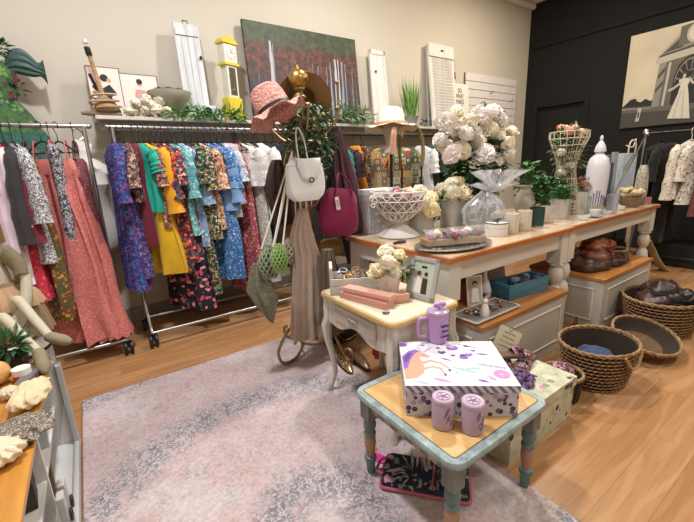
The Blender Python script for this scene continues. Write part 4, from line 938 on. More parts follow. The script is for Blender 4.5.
for sx_ in (-1, 1):
    for sy_ in (-1, 1):
        rs = []
        for z_, o, r in [(Z0 - .026, 0, .03), (Z0 - .15, 0, .032), (Z0 - .20, .014, .031), (Z0 - .28, .012, .024), (Z0 - .40, -.006, .019), (Z0 - .5, -.012, .016), (.06, .0, .016), (.02, .014, .02), (0, .02, .021)]:
            c = Vector((sx_ * (DW - .038 + o), sy_ * (DD - .038 + o), z_)); rs.append([c + Vector((r * math.cos(a), r * math.sin(a), 0)) for a in [PI / 4 + i * PI / 4 for i in range(8)]])
        MB().rings(rs[::-1]).build('leg', DP, t)

# on the desk
DZt = DZ + .003
p = (Pz(322, 276, DZ) + Pz(368, 285, DZ)) / 2
CR = wood('b7b1ab', 'd8d3cc', 'X', 1, .6, 0); e = (Pz(368, 285, DZ) - Pz(322, 276, DZ)).to_2d(); ang = -.55
t = thing('slatted_crate', 'white slatted wooden crate with handle holding jewellery on the desk', 'crate', (1.165, 1.60, DZt), ang)
cw, cdp, ch = .15, .075, .10
MB().b2(-cw, cw, -cdp, cdp, 0, .008).build('crate_floor', CR, t, smooth=False)
for q in (-1, 1):
    for zz in (.008, .052):
        MB().b2(-cw, cw, q * cdp - .004, q * cdp + .004, zz, zz + .038).build('slat', CR, t, smooth=False, bevel=.002)
        MB().b2(q * cw - .004, q * cw + .004, -cdp, cdp, zz, zz + .038).build('end_slat', CR, t, smooth=False, bevel=.002)
    b = MB()
    for s in (-1, 1): b.b2(q * cw - .009, q * cw + .009, s * (cdp - .008) - .007, s * (cdp - .008) + .007, 0, .145)
    b.b2(q * cw - .009, q * cw + .009, -cdp, cdp, .135, .152); b.build('handle', CR, t, smooth=False, bevel=.002)
for i in range(16):
    b = MB(); rr = random.Random(i); c = (rr.uniform(-.11, .11), rr.uniform(-.05, .05), .075 + rr.uniform(0, .03)); R_ = Matrix.Rotation(rr.uniform(0, 3), 3, 'X') @ Matrix.Rotation(rr.uniform(0, 3), 3, 'Z')
    rad = rr.uniform(.018, .03); b.tube([Vector(c) + R_ @ Vector((rad * math.cos(a), rad * math.sin(a), 0)) for a in [2 * PI * j / 14 for j in range(14)]], .0045, 5, loop=True)
    M_ = Matrix.Rotation(ang, 3, 'Z'); o = b.build('bangle', [BRASS, CHROME, solid('5a3a32', .5), solid('9a7a62', .5)][i % 4], loc=(1.165, 1.60, DZt), rz=ang)
    tag(o, 'bangle among the heap of jewellery in the white slatted crate', 'bangle', 'bangles heaped in the white slatted crate')
PKB = solid('d3a090', .45, 0, .06); PKB2 = solid('c58f80', .45, 0, .06)
def carton(name, lab, c, d, rz, m1, m2, txt=None, group=None, cat='box'):
    t = thing(name, lab, cat, c, rz, group); x, y, z = d[0] / 2, d[1] / 2, d[2]
    MB().b2(-x + .002, x - .002, -y + .002, y - .002, 0, z * .98).build('tray', m2, t, smooth=False, bevel=.001)
    MB().b2(-x, x, -y, y, z * .35, z).build('lid', m1, t, smooth=False, bevel=.0015); return t
pa, pb_ = Pz(341, 294, DZ), Pz(398, 309, DZ); an = math.atan2(pb_.y - pa.y, pb_.x - pa.x)
carton('pink_box', 'long slim blush pink box on the desk, the lower of the stacked pair', (1.075, 1.42, DZt), (.30, .07, .032), -1.35, PKB2, PKB)
carton('pink_box', 'long slim blush pink box lying on top of another in front of the crate', (1.085, 1.41, DZt + .033), (.29, .062, .03), -1.30, PKB, PKB2)
carton('pink_box', 'small blush pink box at the desk front beside the white lace pot', (1.20, 1.32, DZt), (.10, .07, .045), -.35, PKB, PKB2)
t = bowl('lace_pot', 'white pierced metal pot of cream roses on the desk', 'flower pot', (1.225, 1.41, DZt), [(.04, 0), (.044, .003), (.062, .125), (.066, .127), (.062, .128), (.04, .02), (.004, .015)], WHITE, 32, wob=lambda a, j: 1 + (.03 * math.sin(8 * a) if 3 <= j <= 5 else 0))
b = MB()
for i in range(16): a = 2 * PI * i / 16; b.tube(arc((0, 0, 0), .009, 0, PI, 6), .0022, 5); 
b = MB()
for i in range(16):
    a = 2 * PI * i / 16; c = Vector((.065 * math.cos(a), .065 * math.sin(a), .127)); tt = Vector((-math.sin(a), math.cos(a), 0))
    b.tube([c + tt * .011 * math.cos(q) + Vector((0, 0, .011 * math.sin(q))) for q in [PI * k / 5 for k in range(6)]], .0022, 5)
b.build('scalloped_rim', WHITE, t)
bouquet(t, [(-.085, -.01, .16), (-.05, -.05, .20, 1.1), (0, -.03, .165), (.0, .02, .235, 1.05), (.045, -.03, .215), (-.06, .03, .13), (.055, .02, .17), (-.02, -.06, .145, .9)], .048, [ROSEC, ROSEW], k=5)
leafcloud((.03, -.03, .14), (.07, .05, .03), 26, .06, .03, [LEAF2, LEAF1], 'foliage', t, seed=21)
# picture frame leaning
fl, fr_ = Pz(408, 297, DZ), Pz(430, 309, DZ)
t = thing('picture_frame', 'grey silver photo frame standing on the desk right of the rose pot', 'picture frame', (1.30, 1.27, DZt + .001)); t.rotation_euler = (-.30, 0, -1.42)
W, Hh = .17, .215; b = MB(); FRM = solid('a9a9a6', .45, .2)
for q in (-1, 1): b.b2(q * (W / 2 - .011) - .011, q * (W / 2 - .011) + .011, -.008, .008, 0, Hh)
b.b2(-W / 2, W / 2, -.008, .008, 0, .022); b.b2(-W / 2, W / 2, -.008, .008, Hh - .022, Hh); b.build('frame', FRM, t, smooth=False, bevel=.002)
MB().b2(-W / 2 + .015, W / 2 - .015, .0, .006, .015, Hh - .015).build('photo', solid('b9c2b4', .3, 0, .25, 9), t, smooth=False)
shape(t, 'photo_couple', [solid('e8e4de', .6), solid('3a2c28', .6), solid('5a4a42', .6), SKIN], [[(-.045, .03), (.0, .03), (-.005, .10), (-.03, .115)], (1, [(0, .03), (.035, .03), (.03, .11), (.0, .11)]), (3, circ(-.018, .125, .012)), (2, circ(-.024, .13, .013)), (3, circ(.014, .125, .011)), (1, circ(.017, .131, .011))], .001)
MB().box((0, .04, .09), (.03, .004, .18), mat=Matrix.Rotation(.5, 3, 'X')).build('easel_back', DARKM, t)
p = Pz(389, 314, DZ)
o = MB(); rr = random.Random(3)
for i in range(5): o.ell((rr.uniform(-.015, .015), rr.uniform(-.01, .01), .006), .006, 8, 5)
o.tube([(-.018, 0, .004), (0, .008, .004), (.018, 0, .004)], .0025, 5)
tag(o.build('beaded_earring', solid('7a5a8a', .3), loc=(1.055, 1.235, DZt)), 'small purple beaded earring lying at the desk edge by the pink boxes', 'earring')

# ------------------------------------------------------------------ aqua stool table
SX0, SX1, SY0, SY1, SZt = .765, 1.315, .59, 1.125, .41
t = thing('end_table', 'low end table with honey wood top, aqua painted rim and turned legs', 'side table', ((SX0 + SX1) / 2, (SY0 + SY1) / 2, .013)); W = (SX1 - SX0) / 2; D = (SY1 - SY0) / 2; z0 = SZt - .013
AQ = NT('aqua_worn'); co = AQ.coord(); AQ.base(AQ.ramp(AQ.noise(co, 22, 5, .7), [(.32, '666f6d'), (.42, '86999a'), (.7, 'a6b7b5')])); AQ.b.inputs['Roughness'].default_value = .5; AQ = AQ.m
AQ2 = solid('647676', .5, 0, .2); GL = wood('6b6a66', '85847e', 'Z', 1, .6, 0); TAN = wood('9a7458', 'b58d6e', 'Z', 1, .5, .1)
slab(rrect(W, D, .05), z0 - .026, z0, .008).build('rim', AQ, t)
slab(rrect(W - .035, D - .035, .012), z0 - .002, z0 + .0015, .0005).build('top_inset', wood('c99a5c', 'e3bd82', 'Y', .8, .4, .3), t)
slab(rrect(W - .031, D - .031, .014), z0 - .002, z0 + .0008, .0003).build('inset_line', solid('6a5848', .6), t)
CHK = NT('apron_checks'); co = CHK.coord((1, 1, 1)); ck = CHK.n('ShaderNodeTexChecker', i_Scale=26.0); CHK.l(co, ck.inputs['Vector'])
CHK.base(CHK.mix(ck.outputs[1], lin('7a6a5c'), lin('a59484'))); CHK.b.inputs['Roughness'].default_value = .6
b = MB()
for q in (-1, 1):
    MB().b2(-W + .07, W - .07, q * (D - .05) - .008, q * (D - .05) + .008, z0 - .085, z0 - .026).build('apron', CHK.m, t, smooth=False)
    MB().b2(q * (W - .05) - .008, q * (W - .05) + .008, -D + .07, D - .07, z0 - .085, z0 - .026).build('apron', CHK.m, t, smooth=False)
    for s in (-1, 1):
        x, y = s * (W - .05), q * (D - .05)
        o = MB().b2(x - .027, x + .027, y - .027, y + .027, z0 - .125, z0 - .026).build('leg', GL, t, smooth=False, bevel=.003)
        MB().lathe([(.015, z0 - .215), (.026, z0 - .205), (.026, z0 - .195), (.019, z0 - .185), (.027, z0 - .165), (.027, z0 - .15), (.02, z0 - .135), (.026, z0 - .125)], 20, c=(x, y, 0)).build('turning', AQ2, o)
        MB().lathe([(.017, .085), (.019, .10), (.025, .15), (.024, z0 - .225), (.019, z0 - .212)], 20, c=(x, y, 0)).build('leg_shaft', TAN, o)
        MB().lathe([(.015, 0), (.017, .01), (.021, .06), (.027, .072), (.025, .085), (.017, .09)], 20, c=(x, y, 0)).build('foot', solid('5c7a7a', .5, 0, .15), o)
# unicorn box
SZs = SZt + .002
A_, B_, C_, D_ = Pz(403, 420, SZt), Pz(520, 418, SZt), Pz(395, 345, .53), Pz(490, 340, .53)
bx_c = Vector((1.080, .870)); ba = math.atan2(.61 - .86, 1.11 - .80)
t = thing('unicorn_box', 'white keepsake box printed with a unicorn and purple charms on the end table', 'box', (bx_c.x, bx_c.y, SZs), ba)
bw, bd, bh = .200, .171, .126
PRS = NT('box_side_print'); co = PRS.coord(); vo = PRS.n('ShaderNodeTexVoronoi', i_Scale=42.0); PRS.l(co, vo.inputs['Vector'])
sp_ = PRS.n('ShaderNodeSeparateColor'); PRS.l(vo.outputs['Color'], sp_.inputs[0])
pal = PRS.ramp(sp_.outputs[0], [(0, '4a4258'), (.3, '6a5a80'), (.5, '3a3a48'), (.7, '8a7fa0'), (.85, 'b09aa8')], 'CONSTANT'); lt = PRS.n('ShaderNodeMath', operation='LESS_THAN'); PRS.l(vo.outputs['Distance'], lt.inputs[0]); lt.inputs[1].default_value = .44
PRS.base(PRS.mix(lt.outputs[0], lin('c9c5cc'), pal)); PRS.b.inputs['Roughness'].default_value = .6
WBOX = solid('dbd9e2', .45, 0, .02)
MB().b2(-bw + .004, bw - .004, -bd + .004, bd - .004, 0, bh - .004).build('box_base', PRS.m, t, smooth=False, bevel=.001)
STR = NT('lid_edge_stripe'); co = STR.coord((1, 1, 1), (0, .7, .0)); wv_ = STR.n('ShaderNodeTexWave', i_Scale=14.0, i_Distortion=2.0); STR.l(co, wv_.inputs['Vector'])
STR.base(STR.ramp(wv_.outputs['Fac'], [(.42, '77748a'), (.55, 'd6d3dc')])); STR.b.inputs['Roughness'].default_value = .5
lid = MB(); lid.b2(-bw, bw, -bd, bd, bh - .028, bh - .0005); lid = lid.build('lid', STR.m, t, smooth=False, bevel=.001)
MB().b2(-bw + .0005, bw - .0005, -bd + .0005, bd - .0005, bh - .0006, bh + .0004).build('lid_top', WBOX, t, smooth=False)
FT = (Vector((0, 0, bh + .0006)), Vector((1, 0, 0)), Vector((0, 1, 0)), Vector((0, 0, 1)))
PUR, PUR2, PNK, MINT, SKN, HRN = [solid(c_, .6, 0, .05) for c_ in ('8a5ab4', '5c3f8a', 'd88ac0', '9fc8c0', 'dc9c84', 'b7a0c8')]
b = MB(); k = [0]
def ps(mi, pts): k[0] += 1; b.poly(pts, k[0] * .00003, mi, FT)
# unicorn: body, forelegs, neck, head, ear, horn, mane (u along the front edge, v away)
sc_ = lambda P, ox=0, oy=0, s=1: [((x * s + ox), (y * s + oy)) for x, y in P]
ps(4, [(-.196, -.13), (-.15, -.12), (-.125, -.09), (-.115, -.05), (-.12, -.01), (-.14, .02), (-.17, .02), (-.196, -.03)])
ps(4, [(-.18, -.01), (-.155, .055), (-.13, .045), (-.12, .0), (-.118, -.03)])
ps(4, [(-.158, .052), (-.132, .082), (-.112, .072), (-.086, .046), (-.082, .033), (-.094, .027), (-.116, .036), (-.138, .026)])
ps(4, [(-.125, -.03), (-.09, -.004), (-.055, -.018), (-.028, -.054), (-.022, -.05), (-.047, -.008), (-.088, .012), (-.125, -.005)])
ps(4, [(-.125, -.07), (-.088, -.048), (-.06, -.06), (-.052, -.09), (-.046, -.087), (-.053, -.050), (-.084, -.034), (-.122, -.05)])
ps(1, [(-.03, -.062), (-.022, -.055), (-.018, -.072), (-.028, -.078)]); ps(1, [(-.052, -.093), (-.044, -.088), (-.04, -.103), (-.05, -.108)])
ps(0, [(-.196, -.06), (-.18, -.05), (-.168, -.005), (-.155, .035), (-.135, .07), (-.118, .082), (-.135, .10), (-.165, .085), (-.196, .04)])
ps(1, [(-.19, -.02), (-.175, .0), (-.16, .045), (-.15, .075), (-.17, .065), (-.19, .03)])
ps(4, [(-.125, .072), (-.117, .096), (-.108, .072)]); ps(5, [(-.112, .076), (-.1, .068), (-.055, .125)]); ps(1, circ(-.105, .055, .004, 8))
def star(u, v, r, mi): ps(mi, [(u + (r if i % 2 == 0 else r * .45) * math.cos(PI / 5 * i + .4), v + (r if i % 2 == 0 else r * .45) * math.sin(PI / 5 * i + .4)) for i in range(10)])
for u, v, r, mi in ((-.10, .135, .014, 0), (-.04, .11, .012, 1), (.08, .125, .014, 1), (-.02, .14, .007, 0)): star(u, v, r, mi)
def heart(u, v, r, mi): ps(mi, [(u + r * 16 * math.sin(q) ** 3 / 16, v + r * (13 * math.cos(q) - 5 * math.cos(2 * q) - 2 * math.cos(3 * q) - math.cos(4 * q)) / 16) for q in [2 * PI * i / 24 for i in range(24)]])
heart(-.03, .07, .016, 1); heart(.075, .05, .016, 0); heart(.01, .045, .011, 1); heart(.10, .085, .011, 0)
for u, v, r, mi in ((.02, .11, .022, 0), (.015, .125, .014, 5), (.05, .03, .016, 0), (.05, .045, .011, 1), (-.185, .14, .016, 0)): ps(mi, circ(u, v, r, 14, 1.15))
for a0, a1, w_, mi in (((.04, .15), (.14, .10), .003, 1), ((.1, .06), (.155, .05), .007, 0), ((-.05, .03), (.0, .0), .006, 0), ((-.02, -.04), (.08, -.09), .009, 3), ((.03, -.06), (.1, -.05), .007, 3), ((.0, -.06), (.0, -.1), .006, 3), ((-.10, -.12), (-.03, -.15), .008, 2), ((-.16, -.14), (-.11, -.16), .007, 3), ((.1, -.1), (.13, -.14), .009, 5), ((.06, -.13), (.1, -.15), .008, 0)):
    q0, q1 = Vector(a0), Vector(a1); n_ = Vector((-(q1 - q0).y, (q1 - q0).x)).normalized() * w_; m0 = q0.lerp(q1, .5); ps(mi, [tuple(q0), tuple(m0 - n_), tuple(q1), tuple(m0 + n_)])
for i in range(9): a = i * .7; ps(2, circ(.158 + .018 * math.cos(a), -.095 + .018 * math.sin(a), .012, 10))
for i in range(8): ps([3, 5][i % 2], [(.09 + i * .012, -.02 - .004 * i), (.10 + i * .012, -.035 - .004 * i), (.105 + i * .012, -.02 - .004 * i)])
b.build('unicorn_print', [PUR, PUR2, PNK, MINT, SKN, HRN], t, smooth=False)
# mug
LAV = solid('b690c8', .35, 0, .05, coat=.3); mx, my = 1.168, 1.028
t = thing('handled_tumbler', 'lavender tumbler mug with handle and straw on the back of the unicorn box', 'mug', (mx, my, SZs + bh + .001), -.45); t.scale = (1.28, 1.28, 1.28)
MB().lathe([(.028, 0), (.031, .003), (.034, .02), (.037, .055), (.0375, .104), (.034, .106)], 32).build('mug_body', LAV, t)
MB().lathe([(.0378, .100), (.0385, .103), (.038, .112), (.03, .116), (.004, .117)], 32).build('lid', glass('b9a8c0', .1, .75), t)
MB().tube(smooth_path([(-.036, 0, .088), (-.06, 0, .088), (-.068, 0, .075), (-.068, 0, .035), (-.058, 0, .022), (-.034, 0, .022)], 4), .006, 8).build('handle', LAV, t)
MB().tube([(.004, 0, .116), (.008, 0, .142)], .0035, 8).build('straw', solid('d8b8e4', .4), t)
b = MB(); b.ell((-.006, -.004, .132), (.012, .006, .009)); b.ell((.016, -.004, .134), (.012, .006, .009)); b.ell((.005, -.006, .126), .006); b.build('bow', solid('c08ad8', .4), t)
scribble('lettering', PUR2, t, (.010, -.0375, .05), .036, .055, 3, 5, .0012, Matrix.Rotation(.25, 3, 'Z'))
# two canisters
def can(lab, x, y):
    t = thing('lavender_canister', lab, 'canister', (x, y, SZs)); t.scale = (1.3, 1.3, 1.42); LV = solid('b49cb4', .4, 0, .05)
    MB().lathe([(.026, 0), (.029, .003), (.029, .069), (.0285, .07)], 32).build('can_body', LV, t)
    MB().lathe([(.0295, .0695), (.0295, .078), (.027, .081), (.024, .080), (.023, .0795), (.003, .0795)], 32).build('lid', solid('c2acc2', .35, 0, .04), t)
    b = MB(); 
    for k in range(5): a = k * 1.256; b.tube([(.0, .0, .0805), (.013 * math.cos(a), .013 * math.sin(a), .0805)], .0012, 5)
    b.tube([(.017 * math.cos(2 * PI * i / 20), .017 * math.sin(2 * PI * i / 20), .080) for i in range(20)], .0009, 4, loop=True); b.build('embossing', solid('8f7a94', .5), t)
    b = MB()
    for k in range(9):
        a = -1.9 + rnd(-.35, .35); zz = .012 + k * .005; b.tube([(.0293 * math.cos(a), .0293 * math.sin(a), zz), (.0295 * math.cos(a + .1), .0295 * math.sin(a + .1), zz + .01), (.0293 * math.cos(a + .3), .0293 * math.sin(a + .3), zz + .012)], .0011, 4)
    b.build('leaf_sprig', solid('6f5f74', .5), t)
pa, pb_ = Pz(445, 430, SZt), Pz(475, 435, SZt)
can('small lavender canister in front of the unicorn box, the left one of the pair', pa.x + .012, pa.y + .022); can('small lavender canister in front of the unicorn box, the right one of the pair', pb_.x + .012, pb_.y + .022)
# pouch under the end table
LFP = floral('1d2238', ['8f9a8c', '2a3050', '6f8a7a', 'c08a98', '1d2238', '1d2238'], 20, .42)
t = thing('leaf_print_bag', 'flat navy leaf print bag with pink trim on the rug under the end table', 'bag', (.965, .90, .014), -.88)
slab(rrect(.175, .085, .02), 0, .035, .012).build('bag_body', LFP, t); 
MB().tube([(x, y, .012) for x, y in rrect(.178, .088, .02)], .006, 6, loop=True).build('pink_trim', solid('c0607a', .6), t)
b = MB(); b.tube(smooth_path([(-.16, .05, .034), (-.19, .03, .04), (-.2, -.02, .03), (-.17, -.04, .036)], 4), .006, 6); b.build('carry_strap', solid('b0566c', .6), t)
MB().b2(.03, .037, -.082, .082, .034, .038).build('seam_ribbon', solid('b0566c', .6), t, smooth=False)
leafcloud((0, 0, .037), (.15, .07, .001), 70, .055, .013, [solid('8fa09a', .7), solid('5f7a78', .7), solid('b79aa4', .7)], 'leaf_decoration', t, seed=31)
p = Pz(380, 464, 0)
t = thing('pink_tag', 'bright pink plastic tag beside the leaf print bag', 'tag', (p.x + .01, p.y + .01, .014), .4); slab(rrect(.022, .028, .008), 0, .006, .002).build('tag_body', solid('f0389c', .5), t); MB().tube([(.012, .02, .005), (.03, .04, .006), (.05, .045, .005)], .002, 5).build('tag_cord', solid('f0389c', .5), t)
# shoes and clutch under the desk
def shoe(lab, x, y, rz, mat):
    t = thing('ballet_flat', lab, 'shoe', (x, y, .014), rz); L = .25; rs = []; rin = []
    for i in range(15):
        q = i / 14; w_ = .036 * (math.sin(PI * min(1, q * .92 + .06)) ** .45) * (1 + .12 * math.sin(q * 5)); h_ = .055 - .02 * q if q < .8 else .039 - .1 * (q - .8)
        if i in (0, 14): w_ *= .4
        rs.append([Vector((q * L, w_ * math.cos(a), max(0, h_ * .5 + h_ * .5 * math.sin(a)))) if not (q < .66 and .3 < a < 2.84) else Vector((q * L, w_ * .86 * math.cos(a), h_ * (.78 if a < .5 or a > 2.6 else .25))) for a in [2 * PI * k / 20 for k in range(20)]])
    MB().rings(rs).build('upper', mat, t); sl_ = [(q * L, .038 * math.sin(PI * min(1, q * .92 + .06)) ** .45 * (1 + .12 * math.sin(q * 5))) for q in [i / 12 for i in range(13)]]
    out = [(x_, w_) for x_, w_ in sl_] + [(x_, -w_) for x_, w_ in sl_[::-1]]; MB().rings([[Vector((a, b__, -.001)) for a, b__ in out], [Vector((a, b__, .005)) for a, b__ in out]]).build('sole', DARKM, t)
    MB().tube(smooth_path([(.163, -.022, .042), (.17, 0, .05), (.163, .022, .042)], 3), .003, 5).build('bow_trim', mat, t)
GM = solid('b59878', .25, .75, .1)
shoe('metallic gold ballet flat under the desk, left of the pair', 1.27, 2.00, -1.85, GM); shoe('metallic gold ballet flat under the desk, right of the pair', 1.36, 1.97, -1.75, GM)
t = thing('black_clutch', 'black and gold handbag standing behind the gold ballet flats', 'handbag', (1.42, 2.20, .014), -.3); softbox(.26, .09, .20, .6, top=.85).build('bag_body', solid('1c1a1c', .4), t, loc=(0, 0, .10)); MB().tube(smooth_path([(-.14, -.05, .03), (-.15, -.06, .12), (-.1, -.06, .2), (0, -.055, .03), (.12, -.05, .06)], 4), .005, 6).build('gold_chain', BRASS, t)
t = thing('red_purse', 'small red patent purse on the rug beneath the desk', 'purse', (1.50, 1.85, .014), .3); softbox(.11, .05, .11, .6).build('purse_body', solid('a8202c', .3), t, loc=(0, 0, .055)); MB().ell((0, -.028, .09), .008).build('clasp', BRASS, t)
# patterned storage chest, tag, slippers
PC = NT('cream_floral_paper'); co = PC.coord(); vo = PC.n('ShaderNodeTexVoronoi', i_Scale=18.0); PC.l(co, vo.inputs['Vector']); sp_ = PC.n('ShaderNodeSeparateColor'); PC.l(vo.outputs['Color'], sp_.inputs[0])
pal = PC.ramp(sp_.outputs[0], [(0, '4a4244'), (.2, 'b9ba9c'), (.42, '8d9278'), (.62, '4a3a40'), (.74, 'c9c8b0'), (.9, 'b98f98')], 'CONSTANT'); lt = PC.n('ShaderNodeMath', operation='LESS_THAN'); PC.l(vo.outputs['Distance'], lt.inputs[0]); lt.inputs[1].default_value = .31
PC.base(PC.mix(lt.outputs[0], PC.ramp(PC.noise(co, 12, 4, .7), [(.35, 'a9ab90'), (.6, 'cbcab2')]), pal)); PC.b.inputs['Roughness'].default_value = .7
CH = .235
t = thing('paper_chest', 'cream floral paper storage box on the floor behind the end table', 'box', (1.59, .915, 0)); MB().b2(-.275, .275, -.175, .19, 0, CH - .045).build('chest_body', PC.m, t, smooth=False, bevel=.002); MB().b2(-.282, .282, -.182, .197, CH - .05, CH).build('lid', PC.m, t, smooth=False, bevel=.002)
b = MB(); b.b2(.16, .2, -.1835, -.182, CH - .03, CH - .012); b.build('label_plate', DARKM, t, smooth=False)
SLP = floral('4a3436', ['8a4a6a', 'b98a9a', '3a2a2c', 'c9b0b0'], 45, .5)
def slipper(lab, x, y, z, rz):
    t = thing('floral_slipper', lab, 'slipper', (x, y, z), rz); o = [(q, w_) for q, w_ in [(-.11, .022), (-.09, .032), (-.03, .028), (.04, .038), (.09, .034), (.115, .015)]]; out = o + [(a, -w_) for a, w_ in o[::-1]]
    f = lambda z_, s: [Vector((a * s, w_ * s, z_)) for a, w_ in out]; MB().rings([f(0, .96), f(.005, 1), f(.014, 1), f(.018, .95)]).build('sole', solid('6a4f3e', .8), t)
    b = MB(); rs = []
    for i in range(9):
        q = -.0 + .085 * i / 8; w_ = .041 - .006 * abs(i - 4) / 4; hh = .03 - .016 * (i / 8) ** 2; rs.append([Vector((q, w_ * math.cos(a), .012 + hh * math.sin(a))) for a in [PI * k / 10 for k in range(11)]] + [Vector((q, (w_ - .006) * math.cos(a), .012 + (hh - .006) * math.sin(a))) for a in [PI * (10 - k) / 10 for k in range(11)]])
    b.rings(rs).build('strap_band', SLP, t); b = MB()
    for s in (-1, 1): b.ell((.04, s * .016, .045), (.018, .014, .008)); 
    b.ell((.04, 0, .046), .007); b.build('knot_bow', SLP, t); return t
slipper('brown floral slipper nearest the unicorn box on the paper chest', 1.62, 1.00, CH + .001, -2.2); slipper('brown floral slipper lying nearest the white bench on the paper chest', 1.72, 1.04, CH + .001, -2.6); slipper('brown floral slipper farther right on the paper chest', 1.78, .955, CH + .001, -2.9); slipper('brown floral slipper on top of the other slippers', 1.72, 1.0, CH + .050, -.5)
SCR = floral('5a3a68', ['8a6a94', '3a2444', 'b9a0c0'], 70, .5)
for i, (x, y) in enumerate(((1.55, .85), (1.60, .845), (1.65, .87), (1.575, .885), (1.62, .89))):
    b = MB(); pts = [(.024 * math.cos(a), .024 * math.sin(a), .012 + .003 * math.sin(7 * a)) for a in [2 * PI * k / 28 for k in range(28)]]; b.tube(pts, [.011 + .004 * (k % 2) for k in range(28)], 8, loop=True)
    tag(b.build('scrunchie', SCR, loc=(x, y, CH + .001 + (.0 if i < 3 else .022))), 'purple patterned scrunchie in the pile at the front of the paper chest', 'scrunchie', 'purple scrunchies on the paper chest')
t = thing('handwritten_card', 'cream handwritten card propped against the white bench behind the slippers', 'card', (1.765, 1.085, CH + .022), -.75); t.rotation_euler = (-.22, .5, -.55); t.scale = (1.3, 1, 1.5)
MB().b2(-.055, .055, -.001, .001, 0, .095).build('card', solid('d0c8ac', .7, 0, .06), t, smooth=False)
scribble('handwriting', solid('6f664c', .7), t, (0, -.0014, .05), .085, .07, 4, 8, .0008)
MB().tube(arc((0, 0, .093), .008, 0, 2 * PI, 10)[:-1], .0015, 5, loop=True).build('string_loop', INK, t)

# ------------------------------------------------------------------ baskets
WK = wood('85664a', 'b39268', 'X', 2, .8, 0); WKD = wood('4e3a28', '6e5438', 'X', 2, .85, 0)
def basket(lab, c, rt, rb, h, n=40, lv=11, ex=1.2, rz=0, tilt=(0, 0), handles=True, wk=None, name='wicker_basket', lin_=.95, gap=1):
    wk = wk or WK; t = thing(name, lab, 'basket', c, rz); t.rotation_euler = (tilt[0], tilt[1], rz)
    R_ = lambda q: rb + (rt - rb) * q ** .8
    b = MB()
    for j in range(lv):
        q = (j + .5) / lv
        for s in (0,):
            pts = []
            for i in range(n * 2):
                a = PI * i / n; rr_ = R_(q) * (1 + .022 * (1 if (i // 1 + j) % 2 else -1)); pts.append((rr_ * ex * math.cos(a), rr_ * math.sin(a), h * q))
            b.tube(pts, h / lv * .21, 5, loop=True)
    b.build('woven_side', wk, t); b = MB()
    for i in range(n):
        a = 2 * PI * (i + .25) / n; b.tube([(R_(q) * ex * math.cos(a), R_(q) * math.sin(a), h * q) for q in (0, .25, .5, .75, 1)], .004, 5)
    b.build('stakes', WKD, t)
    MB().rings([[Vector((R_(q) * lin_ * ex * math.cos(2 * PI * i / 36), R_(q) * lin_ * math.sin(2 * PI * i / 36), max(.012, h * q))) for i in range(36)] for q in (0, .2, .5, .96, )], cap=False).build('inner_wall', solid('33271b', .9), t)  # near-black liner paints the shade seen through gaps in the weave
    MB().lathe([(rb * .2, .0), (rb, .0), (rb, .012), (rb * .2, .014)], 36, sx=ex).build('basket_floor', WKD, t)
    b = MB()
    for s in range(2):
        b.tube([(rt * ex * math.cos(a) * (1 + .01 * math.sin(14 * a + s * PI)), rt * math.sin(a) * (1 + .01 * math.sin(14 * a + s * PI)), h + .006 * math.cos(14 * a + s * PI)) for a in [2 * PI * i / 90 for i in range(90)]], .007, 6, loop=True)
    b.build('rim', WK, t)
    if handles:
        for s in (-1, 1):
            pts = [(rt * ex * 1.03 * math.cos(s * PI / 2 + (q - .5) * .75), rt * 1.05 * math.sin(s * PI / 2 + (q - .5) * .75), h - .005 - .085 * math.sin(PI * q)) for q in [i / 12 for i in range(13)]]
            MB().tube(pts, .008, 6).build('handle', solid('b09468', .8), t)
    return t
def heap(name, lab, cat, c, r, h, mat, seed=0, group=None):
    rr = random.Random(seed); o = []; b = MB(); n, m_ = 28, 10; rs = []
    for j in range(m_ + 1):
        ph = PI * j / m_; ph = min(max(ph, .03), PI - .03); ring = []
        for i in range(n):
            a = 2 * PI * i / n; d = Vector((math.sin(ph) * math.cos(a), math.sin(ph) * math.sin(a), -math.cos(ph))); q = 1 + .32 * noise.noise(d * 2.3 + Vector((seed * 3.1, 0, 0))) + .12 * noise.noise(d * 6 + Vector((seed, 4, 0)))
            ring.append(Vector((d.x * r[0] * q, d.y * r[1] * q, h * (d.z * q * .5 + .5))))
        rs.append(ring)
    o = b.rings(rs).build(name, mat, loc=c, sub=1); tag(o, lab, cat, group); return o
